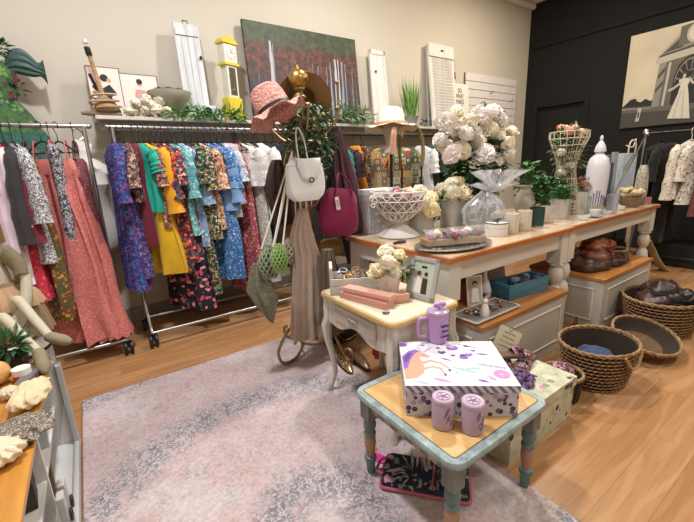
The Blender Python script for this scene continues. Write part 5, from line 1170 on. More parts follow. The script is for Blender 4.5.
def lbag(name, lab, cat, c, r, h, mat, seed=0, group=None):
    rr = random.Random(seed); t = thing(name, lab, cat, c, rr.uniform(-.6, .6), group); rs = []; n = 40; W_, D_ = r[0], r[1]
    for j in range(11):
        q = j / 10; f = (1 - abs(2 * q - 1) ** 5 * .25) * (1 - .12 * q); ring = []
        for i in range(n):
            a = 2 * PI * i / n; ca, sa = math.cos(a), math.sin(a); v = Vector((W_ * f * math.copysign(abs(ca) ** .6, ca), D_ * f * math.copysign(abs(sa) ** .6, sa), 0))
            k_ = noise.noise(Vector((v.x * 9, v.y * 9, seed * 1.7))); ring.append(Vector((v.x * (1 + .10 * k_), v.y * (1 + .14 * k_), h * q * (1 + .55 * k_))))
        rs.append(ring)
    b = MB().rings(rs); cen = []
    for s_ in (.66, .33):
        cen.append([Vector((v.x * s_, v.y * s_, h * (1.0 + .75 * noise.noise(Vector((v.x * s_ * 13, v.y * s_ * 13, seed * 2.1)))))) for v in rs[-1]])
    b = MB().rings(rs + cen); b.build('bag_body', mat, t)
    MB().tube(smooth_path([(-W_ * .6, -D_ * .7, h * .9), (-W_ * .3, -D_ * 1.08, h * .75), (W_ * .2, -D_ * .9, h * 1.12), (W_ * .6, -D_ * .3, h * 1.2), (W_ * .3, D_ * .3, h * 1.2)], 5), .007, 6, flat=.5).build('handle', mat, t)
    MB().tube([(x_, y_, h * .45) for x_, y_ in [(rs[5][i].x * 1.01, rs[5][i].y * 1.01) for i in range(n)]], .003, 4, loop=True).build('seam', solid('1c1412', .6), t)
    return t
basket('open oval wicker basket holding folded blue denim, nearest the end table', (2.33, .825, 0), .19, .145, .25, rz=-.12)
heap('folded_denim', 'folded blue denim clothes in the nearest wicker basket', 'clothes', (2.29, .83, .08), (.14, .10), .13, cloth('24406a', .4), 2)
heap('folded_denim', 'small dark navy garment in the nearest wicker basket beneath the blue denim', 'clothes', (2.34, .80, .03), (.13, .09), .10, cloth('1c2436', .3), 3)
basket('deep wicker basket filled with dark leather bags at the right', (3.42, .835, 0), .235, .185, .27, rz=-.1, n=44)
for i, (x, y, z, r, c_) in enumerate(((3.33, .865, .21, .14, '3a2420'), (3.45, .765, .215, .14, '1e1a1c'), (3.54, .895, .22, .14, '472c24'), (3.42, .855, .27, .13, '2c1c1a'))):
    lbag('leather_bag', ['dark brown leather bag at the left of the deep basket', 'black leather bag at the front of the deep basket', 'reddish brown leather bag at the back of the deep basket', 'near black leather bag on top of the deep basket'][i], 'bag', (x, y, z), (r, r * .75), .085, solid('%s' % c_, .4, 0, .3, 30), 20 + i)
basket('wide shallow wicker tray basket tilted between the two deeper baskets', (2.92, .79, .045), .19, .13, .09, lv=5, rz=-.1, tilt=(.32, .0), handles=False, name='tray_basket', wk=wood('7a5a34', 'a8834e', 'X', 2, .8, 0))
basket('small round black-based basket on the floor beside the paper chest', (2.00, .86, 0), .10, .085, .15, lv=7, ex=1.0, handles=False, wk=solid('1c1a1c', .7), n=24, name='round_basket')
heap('floral_cloths', 'pink and maroon floral cloths in the small black basket', 'cloth', (2.00, .87, .09), (.075, .07), .11, floral('6a3a4a', ['c98a9a', '3a2030', 'e0c0c0'], 40, .5), 8)
t = thing('red_bag', 'small red bag on the floor between the white bench and the round basket', 'bag', (2.72, 1.12, 0)); softbox(.10, .08, .14, .6).build('bag_body', solid('7a1a1e', .5), t, loc=(0, 0, .07)); strap([(-.03, 0, .13), (0, 0, .2), (.03, 0, .13)], .004, solid('7a1a1e', .5), t)
# rolled mat, white stand, black bag at the far right
t = thing('rolled_mat', 'beige curved mat roll standing by the end of the counter', 'mat', (4.74, 1.36, 0)); o_ = Vector((4.74, 1.36, 0)); pts = smooth_path([Py(647, 240, 1.46) - o_, Py(652, 250, 1.42) - o_, Py(658, 262, 1.36) - o_, Py(668, 273, 1.29) - o_, Py(679, 281, 1.24) - o_], 5)
MB().tube(pts, .05, 14, flat=.45).build('mat_body', solid('a08a68', .9, 0, .15, 40), t); MB().tube([p_ + Vector((.012, .02, 0)) for p_ in pts], .052, 14, flat=.2).build('mat_lining', solid('4f4234', .9), t)
t = thing('black_tote', 'large black fabric bag on the floor behind the rolled mat', 'bag', (4.62, 1.62, 0), .3); softbox(.42, .28, .42, .6, top=.8).build('bag_body', solid('141315', .8), t, loc=(0, 0, .21)); strap([(-.1, 0, .40), (-.05, 0, .52), (.05, 0, .52), (.1, 0, .40)], .009, BLACKP, t)
t = thing('white_pole_stand', 'white wooden display stand leg beside the black coats', 'stand', (5.12, 1.66, 0), .3)
MB().tube([(0, 0, .02), (-.04, 0, .78)], .02, 8).build('pole', solid('b3a894', .6), t); MB().lathe([(.09, 0), (.1, .01), (.03, .03)], 20).build('foot', solid('b3a894', .6), t)
heap('crumpled_paper', 'small crumpled white paper on the floor under the right rack', 'paper', (4.72, 1.12, 0.0), (.06, .05), .05, WHITE, 40)

# ------------------------------------------------------------------ under-counter goods
b1z = UH + .001
t = thing('jewellery_tray', 'silver edged tray of trinkets on the nearer storage bench', 'tray', (1.86, 1.26, b1z), .0)
slab(rrect(.21, .085, .012), 0, .006, .002).build('tray_base', solid('9a9896', .4, .3), t); MB().tube([(x, y, .012) for x, y in rrect(.213, .088, .012)], .006, 6, loop=True).build('tray_rim', solid('c9c6c0', .4, .3), t)
rr = random.Random(77)
for i in range(20):
    x, y = rr.uniform(-.13, .18), rr.uniform(-.06, .06); b = MB(); mt = [solid('8a3a30', .4), BRASS, solid('c9c0b0', .4), solid('3a4a48', .4), CHROME][i % 5]
    if i % 2: b.tube([(.017 * math.cos(a), .017 * math.sin(a), .006) for a in [2 * PI * k / 12 for k in range(12)]], .004, 5, loop=True)
    else: b.ell((0, 0, .009), (.015, .012, .009), 8, 6, fn=rose_fn(4, .2))
    tag(b.build('trinket', mt, loc=(1.86 + x, 1.26 + y, b1z + .007)), 'small trinket scattered on the silver edged tray', 'trinket', 'trinkets on the silver edged tray')
t = thing('figurine', 'white ceramic lady figurine standing on the trinket tray', 'figurine', (1.79, 1.225, b1z + .007)); MB().lathe([(.026, 0), (.028, .02), (.02, .06), (.012, .075), (.018, .09), (.012, .105), (.006, .108)], 18).build('body', WHITE, t); MB().ell((0, 0, .118), .013, 12, 8).build('head', SKIN, t); MB().ell((0, .003, .122), (.015, .014, .013), 12, 8).build('hair', INK, t)
t = thing('vase', 'slim white ceramic bottle vase behind the trinket tray', 'vase', (2.03, 1.40, b1z)); MB().lathe([(.03, 0), (.04, .02), (.045, .06), (.03, .12), (.014, .16), (.013, .20), (.018, .21)], 22).build('vase_body', solid('c9c6c4', .35), t); MB().tube([(.046 * math.cos(2 * PI * k / 16), .046 * math.sin(2 * PI * k / 16), .06) for k in range(16)], .002, 4, loop=True).build('painted_ring', solid('8a8a9a', .5), t)
t = thing('portrait_card', 'framed white card with a seated lady portrait on the nearer storage bench', 'picture', (1.90, 1.37, b1z), .0); t.rotation_euler = (-.15, 0, -.35)
MB().b2(-.055, .055, -.004, .004, 0, .19).build('frame', WHITE, t, smooth=False, bevel=.002); MB().b2(-.045, .045, -.006, -.004, .012, .178).build('paper', solid('b9b0a4', .6), t, smooth=False)
shape(t, 'portrait', [INK, WHITE, SKIN], [(0, circ(0, .14, .018)), (2, circ(0, .13, .013)), (1, [(-.03, .02), (.03, .02), (.02, .11), (-.02, .11)])], .007)
t = thing('blue_crate', 'teal blue wooden crate on the nearer storage bench', 'crate', (2.32, 1.33, b1z), -.10); BL = wood('2f5f78', '4f86a0', 'X', 1, .6, .1); b = MB()
MB().b2(-.2, .2, -.075, .075, 0, .01).build('crate_floor', BL, t, smooth=False)
for q in (-1, 1):
    MB().b2(-.2, .2, q * .072 - .006, q * .072 + .006, 0, .10).build('long_side', BL, t, smooth=False, bevel=.002); MB().b2(q * .194 - .006, q * .194 + .006, -.07, .07, 0, .10).build('short_side', BL, t, smooth=False, bevel=.002)
M_ = Matrix.Rotation(-.10, 3, 'Z')
for i in range(8):
    v = M_ @ Vector((rr.uniform(-.15, .15), rr.uniform(-.04, .04), 0)); heap('rolled_cloth', 'dark patterned rolled cloth in the teal blue crate', 'cloth', (2.32 + v.x, 1.33 + v.y, b1z + .05), (.04, .035), .055, [solid('3a4450', .8), solid('6a7680', .8), solid('2a2a30', .8)][i % 3], 50 + i, 'rolled cloths in the teal blue crate')
t = thing('rose_picture', 'small picture of a dark rose leaning behind the teal blue crate', 'picture', (2.42, 1.60, b1z)); t.rotation_euler = (-.2, 0, -.2); MB().b2(-.13, .13, 0, .012, 0, .25).build('frame', solid('a39c94', .6), t, smooth=False, bevel=.002); shape(t, 'rose_print', [solid('7a4a60', .6), solid('4a2a3c', .6)], [(0, circ(0, .14, .05)), (1, circ(0.01, .14, .025)), (0, circ(0, .145, .012))], .002)
t = thing('wooden_box', 'dark wooden box at the back of the nearer storage bench', 'box', (2.66, 1.86, 0)); MB().b2(-.13, .13, -.12, .12, 0, .62).build('box_body', solid('2c2019', .6), t, smooth=False, bevel=.004); MB().b2(-.135, .135, -.125, .125, .55, .56).build('band', DARKM, t, smooth=False)
for i, (x, y, z, r, c_, l_) in enumerate(((3.25, 1.28, .0, .17, '4a3428', 'flat grey brown leather bag at the bottom left of the farther bench pile'), (3.55, 1.25, .0, .17, '3c2a24', 'flat dark leather bag at the bottom of the farther bench pile'), (3.40, 1.32, .055, .18, '6a3a26', 'chestnut leather bag in the middle of the farther bench pile'), (3.55, 1.36, .10, .17, '86462c', 'reddish tan leather bag on top of the farther bench pile'), (3.20, 1.45, .08, .13, '4f2c22', 'dark reddish leather bag at the back of the farther bench pile'))):
    lbag('flat_leather_bag', l_, 'bag', (x, y, b1z + z + .0), (r, r * .65), .065, solid(c_, .45, 0, .3, 30), 60 + i)
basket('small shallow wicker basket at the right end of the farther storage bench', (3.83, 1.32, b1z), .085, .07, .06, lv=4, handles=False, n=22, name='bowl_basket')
# ------------------------------------------------------------------ goods on the counter
def TP(px, py, z=TZ):
    p = Pz(px, py, z); d = (RW.transposed() @ (p - Vector((0, 0, H)))).z; return p.x, p.y, d / F   # x, y, metres per pixel
CT = TZ + .001
# lattice urn
x, y, k = TP(399, 236); h = 46 * k
t = thing('lattice_urn', 'white lattice urn on a foot filled with pink and white pebbles and roses', 'urn', (x, y, CT)); r = .19 * h / .28
r = 26 * k
MB().lathe([(r * .75, 0), (r * .8, .01), (r * .5, h * .15), (r * .22, h * .27), (r * .2, h * .32), (r * .35, h * .36)], 28).build('urn_foot', solid('cfcac6', .5), t)
b = MB(); R0 = lambda q: r * (.3 + .75 * math.sin(q * 1.45) ** .7)
for s in (1, -1):
    for i in range(16):
        b.tube([(R0(q) * math.cos(2 * PI * i / 16 + s * q * 1.1), R0(q) * math.sin(2 * PI * i / 16 + s * q * 1.1), h * (.34 + .62 * q)) for q in [j / 9 for j in range(10)]], .0032, 5)
for q in (.35, .7, 1): b.tube([(R0(q) * math.cos(a), R0(q) * math.sin(a), h * (.34 + .62 * q)) for a in [2 * PI * j / 32 for j in range(32)]], .004, 5, loop=True)
b.build('lattice_bowl', WHITE, t)
MB().lathe([(R0(q) * .93, h * (.34 + .62 * q)) for q in (0.02, .2, .4, .6, .85)] + [(r * .2, h * .86)], 28).build('pebble_fill', floral('8f8486', ['c9b4b8', '6a5f62', 'e4dcdc', 'b88f98'], 40, .45), t)
bouquet(t, [(-.06, -.05, h * .93), (.05, -.06, h * .93), (0, .02, h * .98), (.09, 0, h * .95), (-.09, .03, h * .95), (0, -.09, h * .9)], .036, [solid('dcb8b8', .7), ROSEW, solid('c98f9a', .7)])
for s in (-1,):
    b = MB(); 
    for c_, rr_ in (((s * (r + .03), 0, h * .80), .02), ((s * (r + .055), 0, h * .86), .014), ((s * (r + .045), 0, h * .72), .014), ((s * (r + .02), 0, h * .9), .014)): b.tube(arc(c_, rr_, 0, 2 * PI, 14)[:-1], .004, 6, loop=True)
    b.build('scroll_handle', WHITE, t)
# square glass case behind the urn
t = thing('card_box', 'pale blue patterned box behind the lattice urn', 'box', (x + .02, y + .26, CT), .1); MB().b2(-.14, .14, -.06, .06, 0, h * .98).build('box_body', floral('c9d0d8', ['aab8c8', 'e2d8dc'], 30, .4), t, smooth=False, bevel=.003); MB().b2(-.143, .143, -.063, .063, h * .86, h * .99).build('lid', solid('d3d6da', .5), t, smooth=False, bevel=.003)
# ribbed pot
x, y, k = TP(371, 232)
bowl('ribbed_pot', 'small white ribbed ceramic pot at the left corner of the counter', 'pot', (x, y, CT), [(8 * k, 0), (9 * k, 2 * k), (8.5 * k, 6 * k), (9.5 * k, 9 * k), (11 * k, 10 * k), (11.5 * k, 13 * k), (10 * k, 15 * k), (10.5 * k, 17 * k), (12 * k, 18 * k), (12 * k, 20 * k), (10 * k, 20 * k), (9 * k, 16 * k), (1 * k, 14 * k)], solid('d8d2cf', .35), 28)
x, y, k = TP(402, 244)
t = thing('black_beads', 'small heap of dark beads at the counter edge in front of the urn', 'beads', (x, y + .03, CT)); rr = random.Random(5); b = MB(); pp = [(rr.uniform(-.05, .05), rr.uniform(-.02, .02), .006) for _ in range(9)]; b.tube(smooth_path(pp, 4), .007, 6); b.build('bead_string', solid('33302e', .4), t)
# jug and zinc bucket with roses
ZN = solid('b4b4b0', .45, .35, .12, 14)
x, y, k = TP(424, 232); y += .03
t = thing('enamel_jug', 'grey enamel jug of cream roses with its handle to the right', 'jug', (x, y, CT), -.15)
MB().lathe([(12 * k, 0), (13 * k, 2 * k), (11.5 * k, 18 * k), (10.5 * k, 28 * k), (12 * k, 31 * k), (11 * k, 31 * k), (10 * k, 28 * k), (2 * k, 22 * k)], 30).build('jug_body', solid('b9bbb8', .4, .1), t)
MB().tube(smooth_path([(10.5 * k, 0, 27 * k), (19 * k, 0, 27 * k), (22 * k, 0, 18 * k), (18 * k, 0, 9 * k), (12 * k, 0, 8 * k)], 4), 1.7 * k, 8, flat=.6).build('handle', solid('b9bbb8', .4, .1), t)
bouquet(t, [(-.11, -.02, .25, 1.3), (-.05, -.07, .21, 1.15), (.02, -.06, .235, 1.2), (.06, -.03, .20), (-.02, 0, .29, 1.1), (.03, .03, .28), (-.09, .03, .28), (-.12, -.04, .19, 1.1), (0, -.11, .17, 1.2)], .068, [ROSEC, ROSEW, ROSEC])
leafcloud((0, 0, .20), (.12, .07, .04), 34, .07, .04, [LEAF3, LEAF1], 'foliage', t, seed=41)
x, y, k = TP(457, 229); y += .05
t = thing('zinc_bucket', 'zinc bucket of white roses between the jug and the cellophane gift basket', 'bucket', (x, y, CT))
MB().lathe([(11 * k, 0), (11.5 * k, 2 * k), (13.5 * k, 29 * k), (14.2 * k, 30 * k), (13 * k, 30 * k), (11 * k, 4 * k), (2 * k, 4 * k)], 30).build('bucket_body', ZN, t)
bouquet(t, [(-.06, -.05, .27, 1.15), (.02, -.07, .26, 1.25), (.09, -.03, .25, 1.1), (-.02, 0, .33, 1.1), (.05, .01, .33, 1.15), (-.09, .03, .30), (.12, .02, .28), (.12, -.05, .2), (.14, -.06, .15, 1.1)], .068, [ROSEW, ROSEC, ROSEW])
leafcloud((0, 0, .26), (.13, .08, .05), 40, .07, .04, [LEAF3, LEAF1], 'foliage', t, seed=42)
# peony basket behind
y = 2.02; x = Py(474, 170, 2.02).x
kk = TP(470, 226)[2]
t = thing('peony_arrangement', 'huge wicker basket of white peonies at the back of the counter', 'flower arrangement', (x, y, CT))
o = MB()
for j in range(13):
    q = (j + .5) / 13; rr_ = .12 + .05 * q; o.tube([(rr_ * 1.15 * math.cos(PI * i / 20) * (1 + .03 * (1 if (i + j) % 2 else -1)), rr_ * math.sin(PI * i / 20) * (1 + .03 * (1 if (i + j) % 2 else -1)), .26 * q) for i in range(40)], .011, 5, loop=True)
o.build('woven_side', wood('5a4632', '8a6f50', 'X', 2, .85, 0), t); MB().lathe([(.11, 0), (.16, .25), (.02, .25)], 28, sx=1.12).build('inner_wall', WKD, t)
spots = [(466, 129), (490, 126), (478, 108), (500, 117), (507, 140), (452, 150), (440, 135), (462, 146), (484, 150), (446, 118), (457, 108), (493, 108), (508, 150), (478, 138), (486, 165), (455, 125), (470, 118), (483, 112), (499, 134), (446, 143), (474, 128), (494, 158), (512, 128)]
for i, (px, py) in enumerate(spots):
    yy = y - .17 + .03 * (i % 4) - (.04 if i in (8, 7, 5) else 0); P_ = Py(px, py + 4, yy); b = MB(); R_ = .078 * [1, 1.15, .85, 1.05][i % 4] * (1.25 if i == 8 else 1)
    flower(b, (0, 0, 0), R_, 0, seed=60 + i)
    fo = b.build('peony', [solid('f3eee6', .75, 0, .05), solid('efe9d2', .75), solid('eee6e4', .75)][i % 3], t, loc=(P_.x - x, P_.y - y, P_.z - CT)); fo.rotation_euler = (rnd(.5, 1.1), rnd(-.5, .5), rnd(0, 6))
leafcloud((0, -.04, .46), (.31, .15, .25), 800, .09, .05, [LEAF2, LEAF1, solid('1f3a22', .6)], 'foliage', t, seed=44)
leafcloud((-.17, -.06, .24), (.10, .08, .14), 200, .08, .03, [LEAF2, solid('3a4f38', .6)], 'trailing_leaves', t, (-.3, -.2, -.5), seed=45)
leafcloud((.17, -.08, .33), (.06, .06, .10), 60, .08, .05, [solid('7a9a52', .6), solid('9ab06a', .6)], 'pale_leaves', t, seed=46)
for i in range(5): MB().ell((0, 0, 0), (.022, .02, .03), 10, 6, fn=rose_fn(4, .2)).build('dusty_pink_bud', solid('a88a78', .7), t, loc=(-.06 + .03 * i, -.15, .56 + .01 * i))
# silver tray with pink rose box
x, y, k = TP(452, 236); y += .0
t = thing('silver_tray', 'large oval silver tray at the near edge of the counter', 'tray', (1.76, 1.44, CT), -.12)
MB().lathe([(.06, .0), (.18, .003), (.235, .012), (.26, .017), (.262, .020), (.232, .017), (.18, .008), (.02, .006)], 48, sy=.62).build('tray_body', solid('a9a9a6', .22, .85, .05), t)
MB().tube([(.26 * math.cos(a) * (1 + .01 * math.sin(24 * a)), .161 * math.sin(a) * (1 + .01 * math.sin(24 * a)), .019) for a in [2 * PI * i / 96 for i in range(96)]], .005, 6, loop=True).build('beaded_rim', solid('b9b9b4', .3, .8), t)
t = thing('rose_gift_box', 'long kraft box of pink and white roses in cellophane on the silver tray', 'gift box', (1.77, 1.45, CT + .02), -.36)
MB().b2(-.19, .19, -.055, .055, 0, .035).build('kraft_box', wood('8f6c48', 'b08a60', 'X', 1, .8, 0), t, smooth=False, bevel=.002)
bouquet(t, [(-.15, -.02, .055), (-.10, .015, .06), (-.05, -.02, .06), (0, .02, .06), (.05, -.02, .058), (.10, .015, .06), (.15, -.015, .056), (-.13, .03, .052), (.03, .03, .05), (.13, .035, .05), (-.02, -.035, .05)], .034, [solid('d8a8b4', .7), ROSEW, solid('9a5a6a', .7), solid('e2c4c8', .7)])
leafcloud((0, 0, .05), (.17, .04, .02), 30, .04, .02, [LEAF2], 'foliage', t, seed=47)
rs = []
for i in range(9):
    q = i / 8; w_ = .065 * (1 - .08 * math.sin(5 * q)); rs.append([Vector((-.2 + .4 * q, (w_ + .006 * math.sin(i * 2.1 + a * 3)) * math.cos(a), .004 + (.088 + .008 * math.sin(i * 3 + a * 5)) * max(0, math.sin(a)))) for a in [PI * j / 12 for j in range(13)]])
MB().rings(rs, closed=False, cap=False).build('cellophane', glass('e8eef2', .08, .16), t)
# cellophane gift basket
x, y, k = 2.30, 1.62, 0
t = thing('cellophane_hamper', 'gift hamper wrapped in crinkled clear cellophane behind the white ribbon box', 'gift hamper', (x, y, CT))
MB().lathe([(.085, 0), (.10, .08), (.105, .085), (.02, .08)], 28).build('hamper_base', solid('8f9496', .5, .2), t)
b = MB(); rr = random.Random(6)
for i in range(9): b.ell((rr.uniform(-.06, .06), rr.uniform(-.06, .04), .1 + rr.uniform(0, .12)), (.035, .03, .035), 10, 6, fn=rose_fn(4, .2))
b.build('wrapped_goods', floral('a8a4a6', ['6f7478', 'd8d0d0', '4a5058', 'c9a0ac'], 30, .45), t)
def crinkle(nm, prof, mat, seed, n=40, lean=(0, 0), amp=.14):
    rs = []
    for r_, z_ in prof:
        rs.append([Vector((r_ * math.cos(2 * PI * i / n) * (1 + amp * math.sin(i * 2.4 + z_ * 30 + seed)) + lean[0] * z_, r_ * math.sin(2 * PI * i / n) * (1 + amp * math.sin(i * 1.7 + z_ * 20 + seed)) + lean[1] * z_, z_ + .01 * math.sin(i * 1.9))) for i in range(n)])
    return MB().rings(rs, cap=False).build(nm, mat, t, smooth=False)
CEL = glass('cfd3d8', .14, .34)
crinkle('cellophane_wrap', [(.10, .005), (.135, .06), (.145, .14), (.12, .2), (.05, .26), (.022, .28)], CEL, 1)
crinkle('cellophane_fan', [(.022, .28), (.05, .32), (.11, .38), (.17, .42)], CEL, 3, 36, (.25, -.1), .3)
crinkle('cellophane_ruffle', [(.022, .28), (.07, .30), (.15, .33)], CEL, 5, 36, (.3, 0), .3)
b = MB()
for a in range(5): b.tube(smooth_path([(0, -.02, .28), (.05 * math.cos(a * 1.25), -.03 - .02, .28 + .05 * math.sin(a * 1.25)), (.01, -.02, .28)], 4), .006, 6, flat=.3)
b.build('ribbon_bow', solid('c9c4c8', .4), t)
# round white ribbon box
x, y, k = TP(502, 236)
t = thing('ribbon_box', 'round white box with black ribbon trim on the counter edge', 'box', (x, y + .045, CT)); r = .072
MB().lathe([(r, 0), (r, .075), (r * .3, .075)], 36).build('box_base', solid('d9d4d2', .45, 0, .03), t); MB().lathe([(r + .003, .058), (r + .003, .088), (r * .98, .092), (.004, .092)], 36).build('lid', solid('e0dcda', .45, 0, .03), t)
MB().lathe([(r + .0045, .083), (r + .0045, .089), (r + .001, .089), (r + .001, .083)], 36, cap=False).build('trim_ribbon', INK, t)
b = MB(); b.box((0, 0, .0935), (.14, .012, .002), rz=.7); b.box((0, 0, .0942), (.14, .012, .002), rz=2.2)
for s in (-1, 1): b.tube(smooth_path([(0, 0, .095), (s * .03, .012, .108), (s * .04, -.008, .104), (0, 0, .096)], 4), .005, 6, flat=.4)
b.build('ribbon_bow', INK, t)
# candles, jar, cup, pots
CRM = wood('c9c0ae', 'ded8cc', 'Z', 1, .5, .1)
for px, py, hh, lab in ((517, 234, 22, 'cream wood grained candle pot, nearest the round ribbon box'), (530, 231, 22, 'cream wood grained candle pot touching the dark green glass')):
    x, y, k = TP(px, py); r = 7 * k; t = thing('candle_pot', lab, 'candle', (x, y + r, CT)); MB().lathe([(r * .96, 0), (r, .003), (r, hh * k * .9), (r * .94, hh * k * .92), (r * .92, hh * k * .85), (r * .1, hh * k * .85)], 28).build('pot', CRM, t)
    MB().tube([(0, 0, hh * k * .85), (0.002, 0, hh * k * .92)], .0015, 5).build('wick', INK, t)
x, y, k = TP(543, 227); r = 7 * k; t = thing('green_candle_glass', 'dark green glass candle tumbler beside the cream candle pots', 'candle', (x, y + r, CT)); MB().lathe([(r * .9, 0), (r, .004), (r, 19 * k), (r * .93, 19 * k), (r * .9, 15 * k), (.003, 15 * k)], 28).build('tumbler', solid('26403c', .12, 0, .1), t); MB().tube([(0, 0, 15 * k), (0, 0, 17 * k)], .0015, 5).build('wick', INK, t)
x, y, k = TP(553, 223); r = 6.5 * k; t = thing('patterned_cup', 'small cream cup with brown marks between the green glass and zinc planter', 'cup', (x, y + r, CT)); MB().lathe([(r * .9, 0), (r, .004), (r, 16 * k), (r * .92, 16 * k), (r * .88, 3 * k), (.003, 3 * k)], 28).build('cup_body', floral('cfc6bc', ['6a5048', 'cfc6bc'], 50, .3), t)
b = MB(); x, y, k = TP(540, 228); t = thing('glass_dish', 'flat clear glass dish in front of the dark green tumbler', 'dish', (x + .02, y + .0, CT)); MB().lathe([(.03, 0), (.05, .008), (.052, .012), (.045, .008), (.004, .004)], 28).build('dish', glass('dfe8ea', .05, .4), t)
# white ceramic vase behind
x, y, k = TP(524, 214)
t = thing('stone_vase', 'rounded grey white stone vase behind the cream candle pots', 'vase', (x, y, CT)); k *= 1.0; MB().lathe([(6 * k, 0), (9 * k, 5 * k), (10 * k, 12 * k), (7.5 * k, 20 * k), (5 * k, 24 * k), (6.5 * k, 28 * k), (5 * k, 28 * k), (4 * k, 22 * k), (1 * k, 18 * k)], 28).build('vase_body', solid('b3aea4', .7, 0, .15), t)
def leafy(lab, x, y, h, potr, poth, potm, n, r, L, w, mats, seed, name='potted_plant', cz=None):
    t = thing(name, lab, 'plant', (x, y, CT)); MB().lathe([(potr * .82, 0), (potr, poth), (potr * 1.05, poth), (potr * .95, poth * .95), (potr * .8, poth * .8), (.004, poth * .8)], 26).build('pot', potm, t)
    b = MB(); rr = random.Random(seed)
    for i in range(n):
        a = rr.uniform(0, 2 * PI); q = rr.uniform(.1, 1); z_ = poth + (h - poth) * rr.uniform(.15, 1); c = Vector((r * q * math.cos(a), r * q * math.sin(a) * .8, z_ - q * q * .3 * (h - poth)))
        b.leaf(c, (math.cos(a), math.sin(a), rr.uniform(-.3, .8)), L * rr.uniform(.7, 1.2), w * rr.uniform(.7, 1.1), (rr.uniform(-.4, .4), rr.uniform(-.4, .4), 1), rr.randrange(len(mats)))
    b.build('leaves', mats, t, smooth=False); b = MB()
    for i in range(10): a = i * .63; b.tube([(0, 0, poth * .8), (r * .5 * math.cos(a), r * .4 * math.sin(a), poth + (h - poth) * .6)], .003, 4)
    b.build('stems', LEAF1, t); return t
GR = [solid('2f6a2c', .5, 0, .3, 30), solid('1f4a22', .5, 0, .3, 30), solid('4a8a3a', .5, 0, .3, 30)]
x, y, k = TP(527, 207); leafy('bushy round-leaved green plant behind the stone vase', x, y, 44 * k, .05, .10, solid('8a9a92', .5), 120, .13, .085, .06, GR, 1)
x, y, k = TP(545, 213); leafy('dark pointed-leaf plant in the middle of the counter', x, y - .0, 35 * k, .05, .09, GREYP, 170, .16, .10, .05, GR[:2], 2)
x, y, k = TP(566, 219); t = leafy('fine-leaved green plant in a pale zinc pot with a black label', x, y + .05, 32 * k, 10 * k, 20 * k, solid('b9bab6', .4, .3), 420, .085, .05, .012, GR, 3)
MB().b2(-.012, .012, -11.3 * k, -11.0 * k, 4 * k, 16 * k).build('label', INK, t, smooth=False)
scribble('label_print', WHITE, t, (0, -11.4 * k, 10 * k), .014, 10 * k, 3, 9)
# wire bust planter with flowers
y = 1.78; x = Py(566, 168, 1.78).x; b0 = TP(563, 206)[2]
t = thing('wire_bust_planter', 'white wire dress-form planter filled with flowers at the back of the counter', 'planter', (x, y, CT)); P1 = Py(563, 130, y).z - CT; hh = P1 * .98
Rw = lambda q: .078 + .08 * (1 - math.sin(PI * min(1, q / 1.16))) ** .8 if q < .58 else .078 + .085 * min(1, (q - .58) / .34) ** 1.3
b = MB()
for i in range(18): b.tube([(Rw(q) * math.cos(2 * PI * i / 18), Rw(q) * math.sin(2 * PI * i / 18), hh * q) for q in [j / 14 for j in range(15)]], .0038, 5)
for j in range(13): q = j / 12; b.tube([(Rw(q) * math.cos(a), Rw(q) * math.sin(a), hh * q) for a in [2 * PI * i / 28 for i in range(28)]], .0038, 5, loop=True)
b.build('wire_cage', solid('d3c9b4', .5), t); MB().lathe([(.082, hh * .55), (.084, hh * .555), (.084, hh * .61), (.082, hh * .615)], 28).build('waist_band', solid('d3c9b4', .5), t)
bouquet(t, [(-.09, -.04, hh * 1.0), (.02, -.09, hh * .98), (.10, .03, hh * 1.03), (-.05, .05, hh * 1.05), (-.16, -.02, hh * .75), (-.05, -.06, hh * 1.03), (.06, -.03, hh * 1.0), (.0, .03, hh * 1.04), (.14, -.04, hh * .85), (.12, 0, hh * .98), (-.12, -.02, hh * .5), (.12, -.04, hh * .35), (-.02, -.1, hh * .2)], .05, [solid('e0a890', .7), solid('e4dccc', .7), solid('d8b8a8', .7)])
leafcloud((0.02, 0, hh * .75), (.17, .13, hh * .35), 260, .07, .03, [LEAF2, LEAF1, solid('7a7a52', .7)], 'foliage', t, seed=48)
x, y, k = TP(584, 212)
t = thing('glass_flower_vase', 'clear glass vase of dried pink flowers left of the tall white lidded jar', 'vase', (Py(583, 195, 1.5).x, 1.5, CT)); MB().lathe([(.045, 0), (.05, .01), (.05, .2), (.047, .2), (.046, .012), (.004, .008)], 26).build('glass_body', glass('e0ddd0', .08, .35), t)
b = MB(); 
for i in range(9): a = i * .7; b.tube([(0, 0, .02), (.05 * math.cos(a), .05 * math.sin(a), .26)], .002, 4)
b.build('stems', LEAF3, t); bouquet(t, [(.05, -.03, .28), (-.04, -.03, .27), (0, .03, .3), (.03, .04, .26)], .036, [solid('8a5a5c', .8), solid('b98a7a', .8)]); leafcloud((0, 0, .26), (.08, .06, .05), 50, .04, .015, [solid('8f9a5a', .7), LEAF1], 'foliage', t, seed=49)
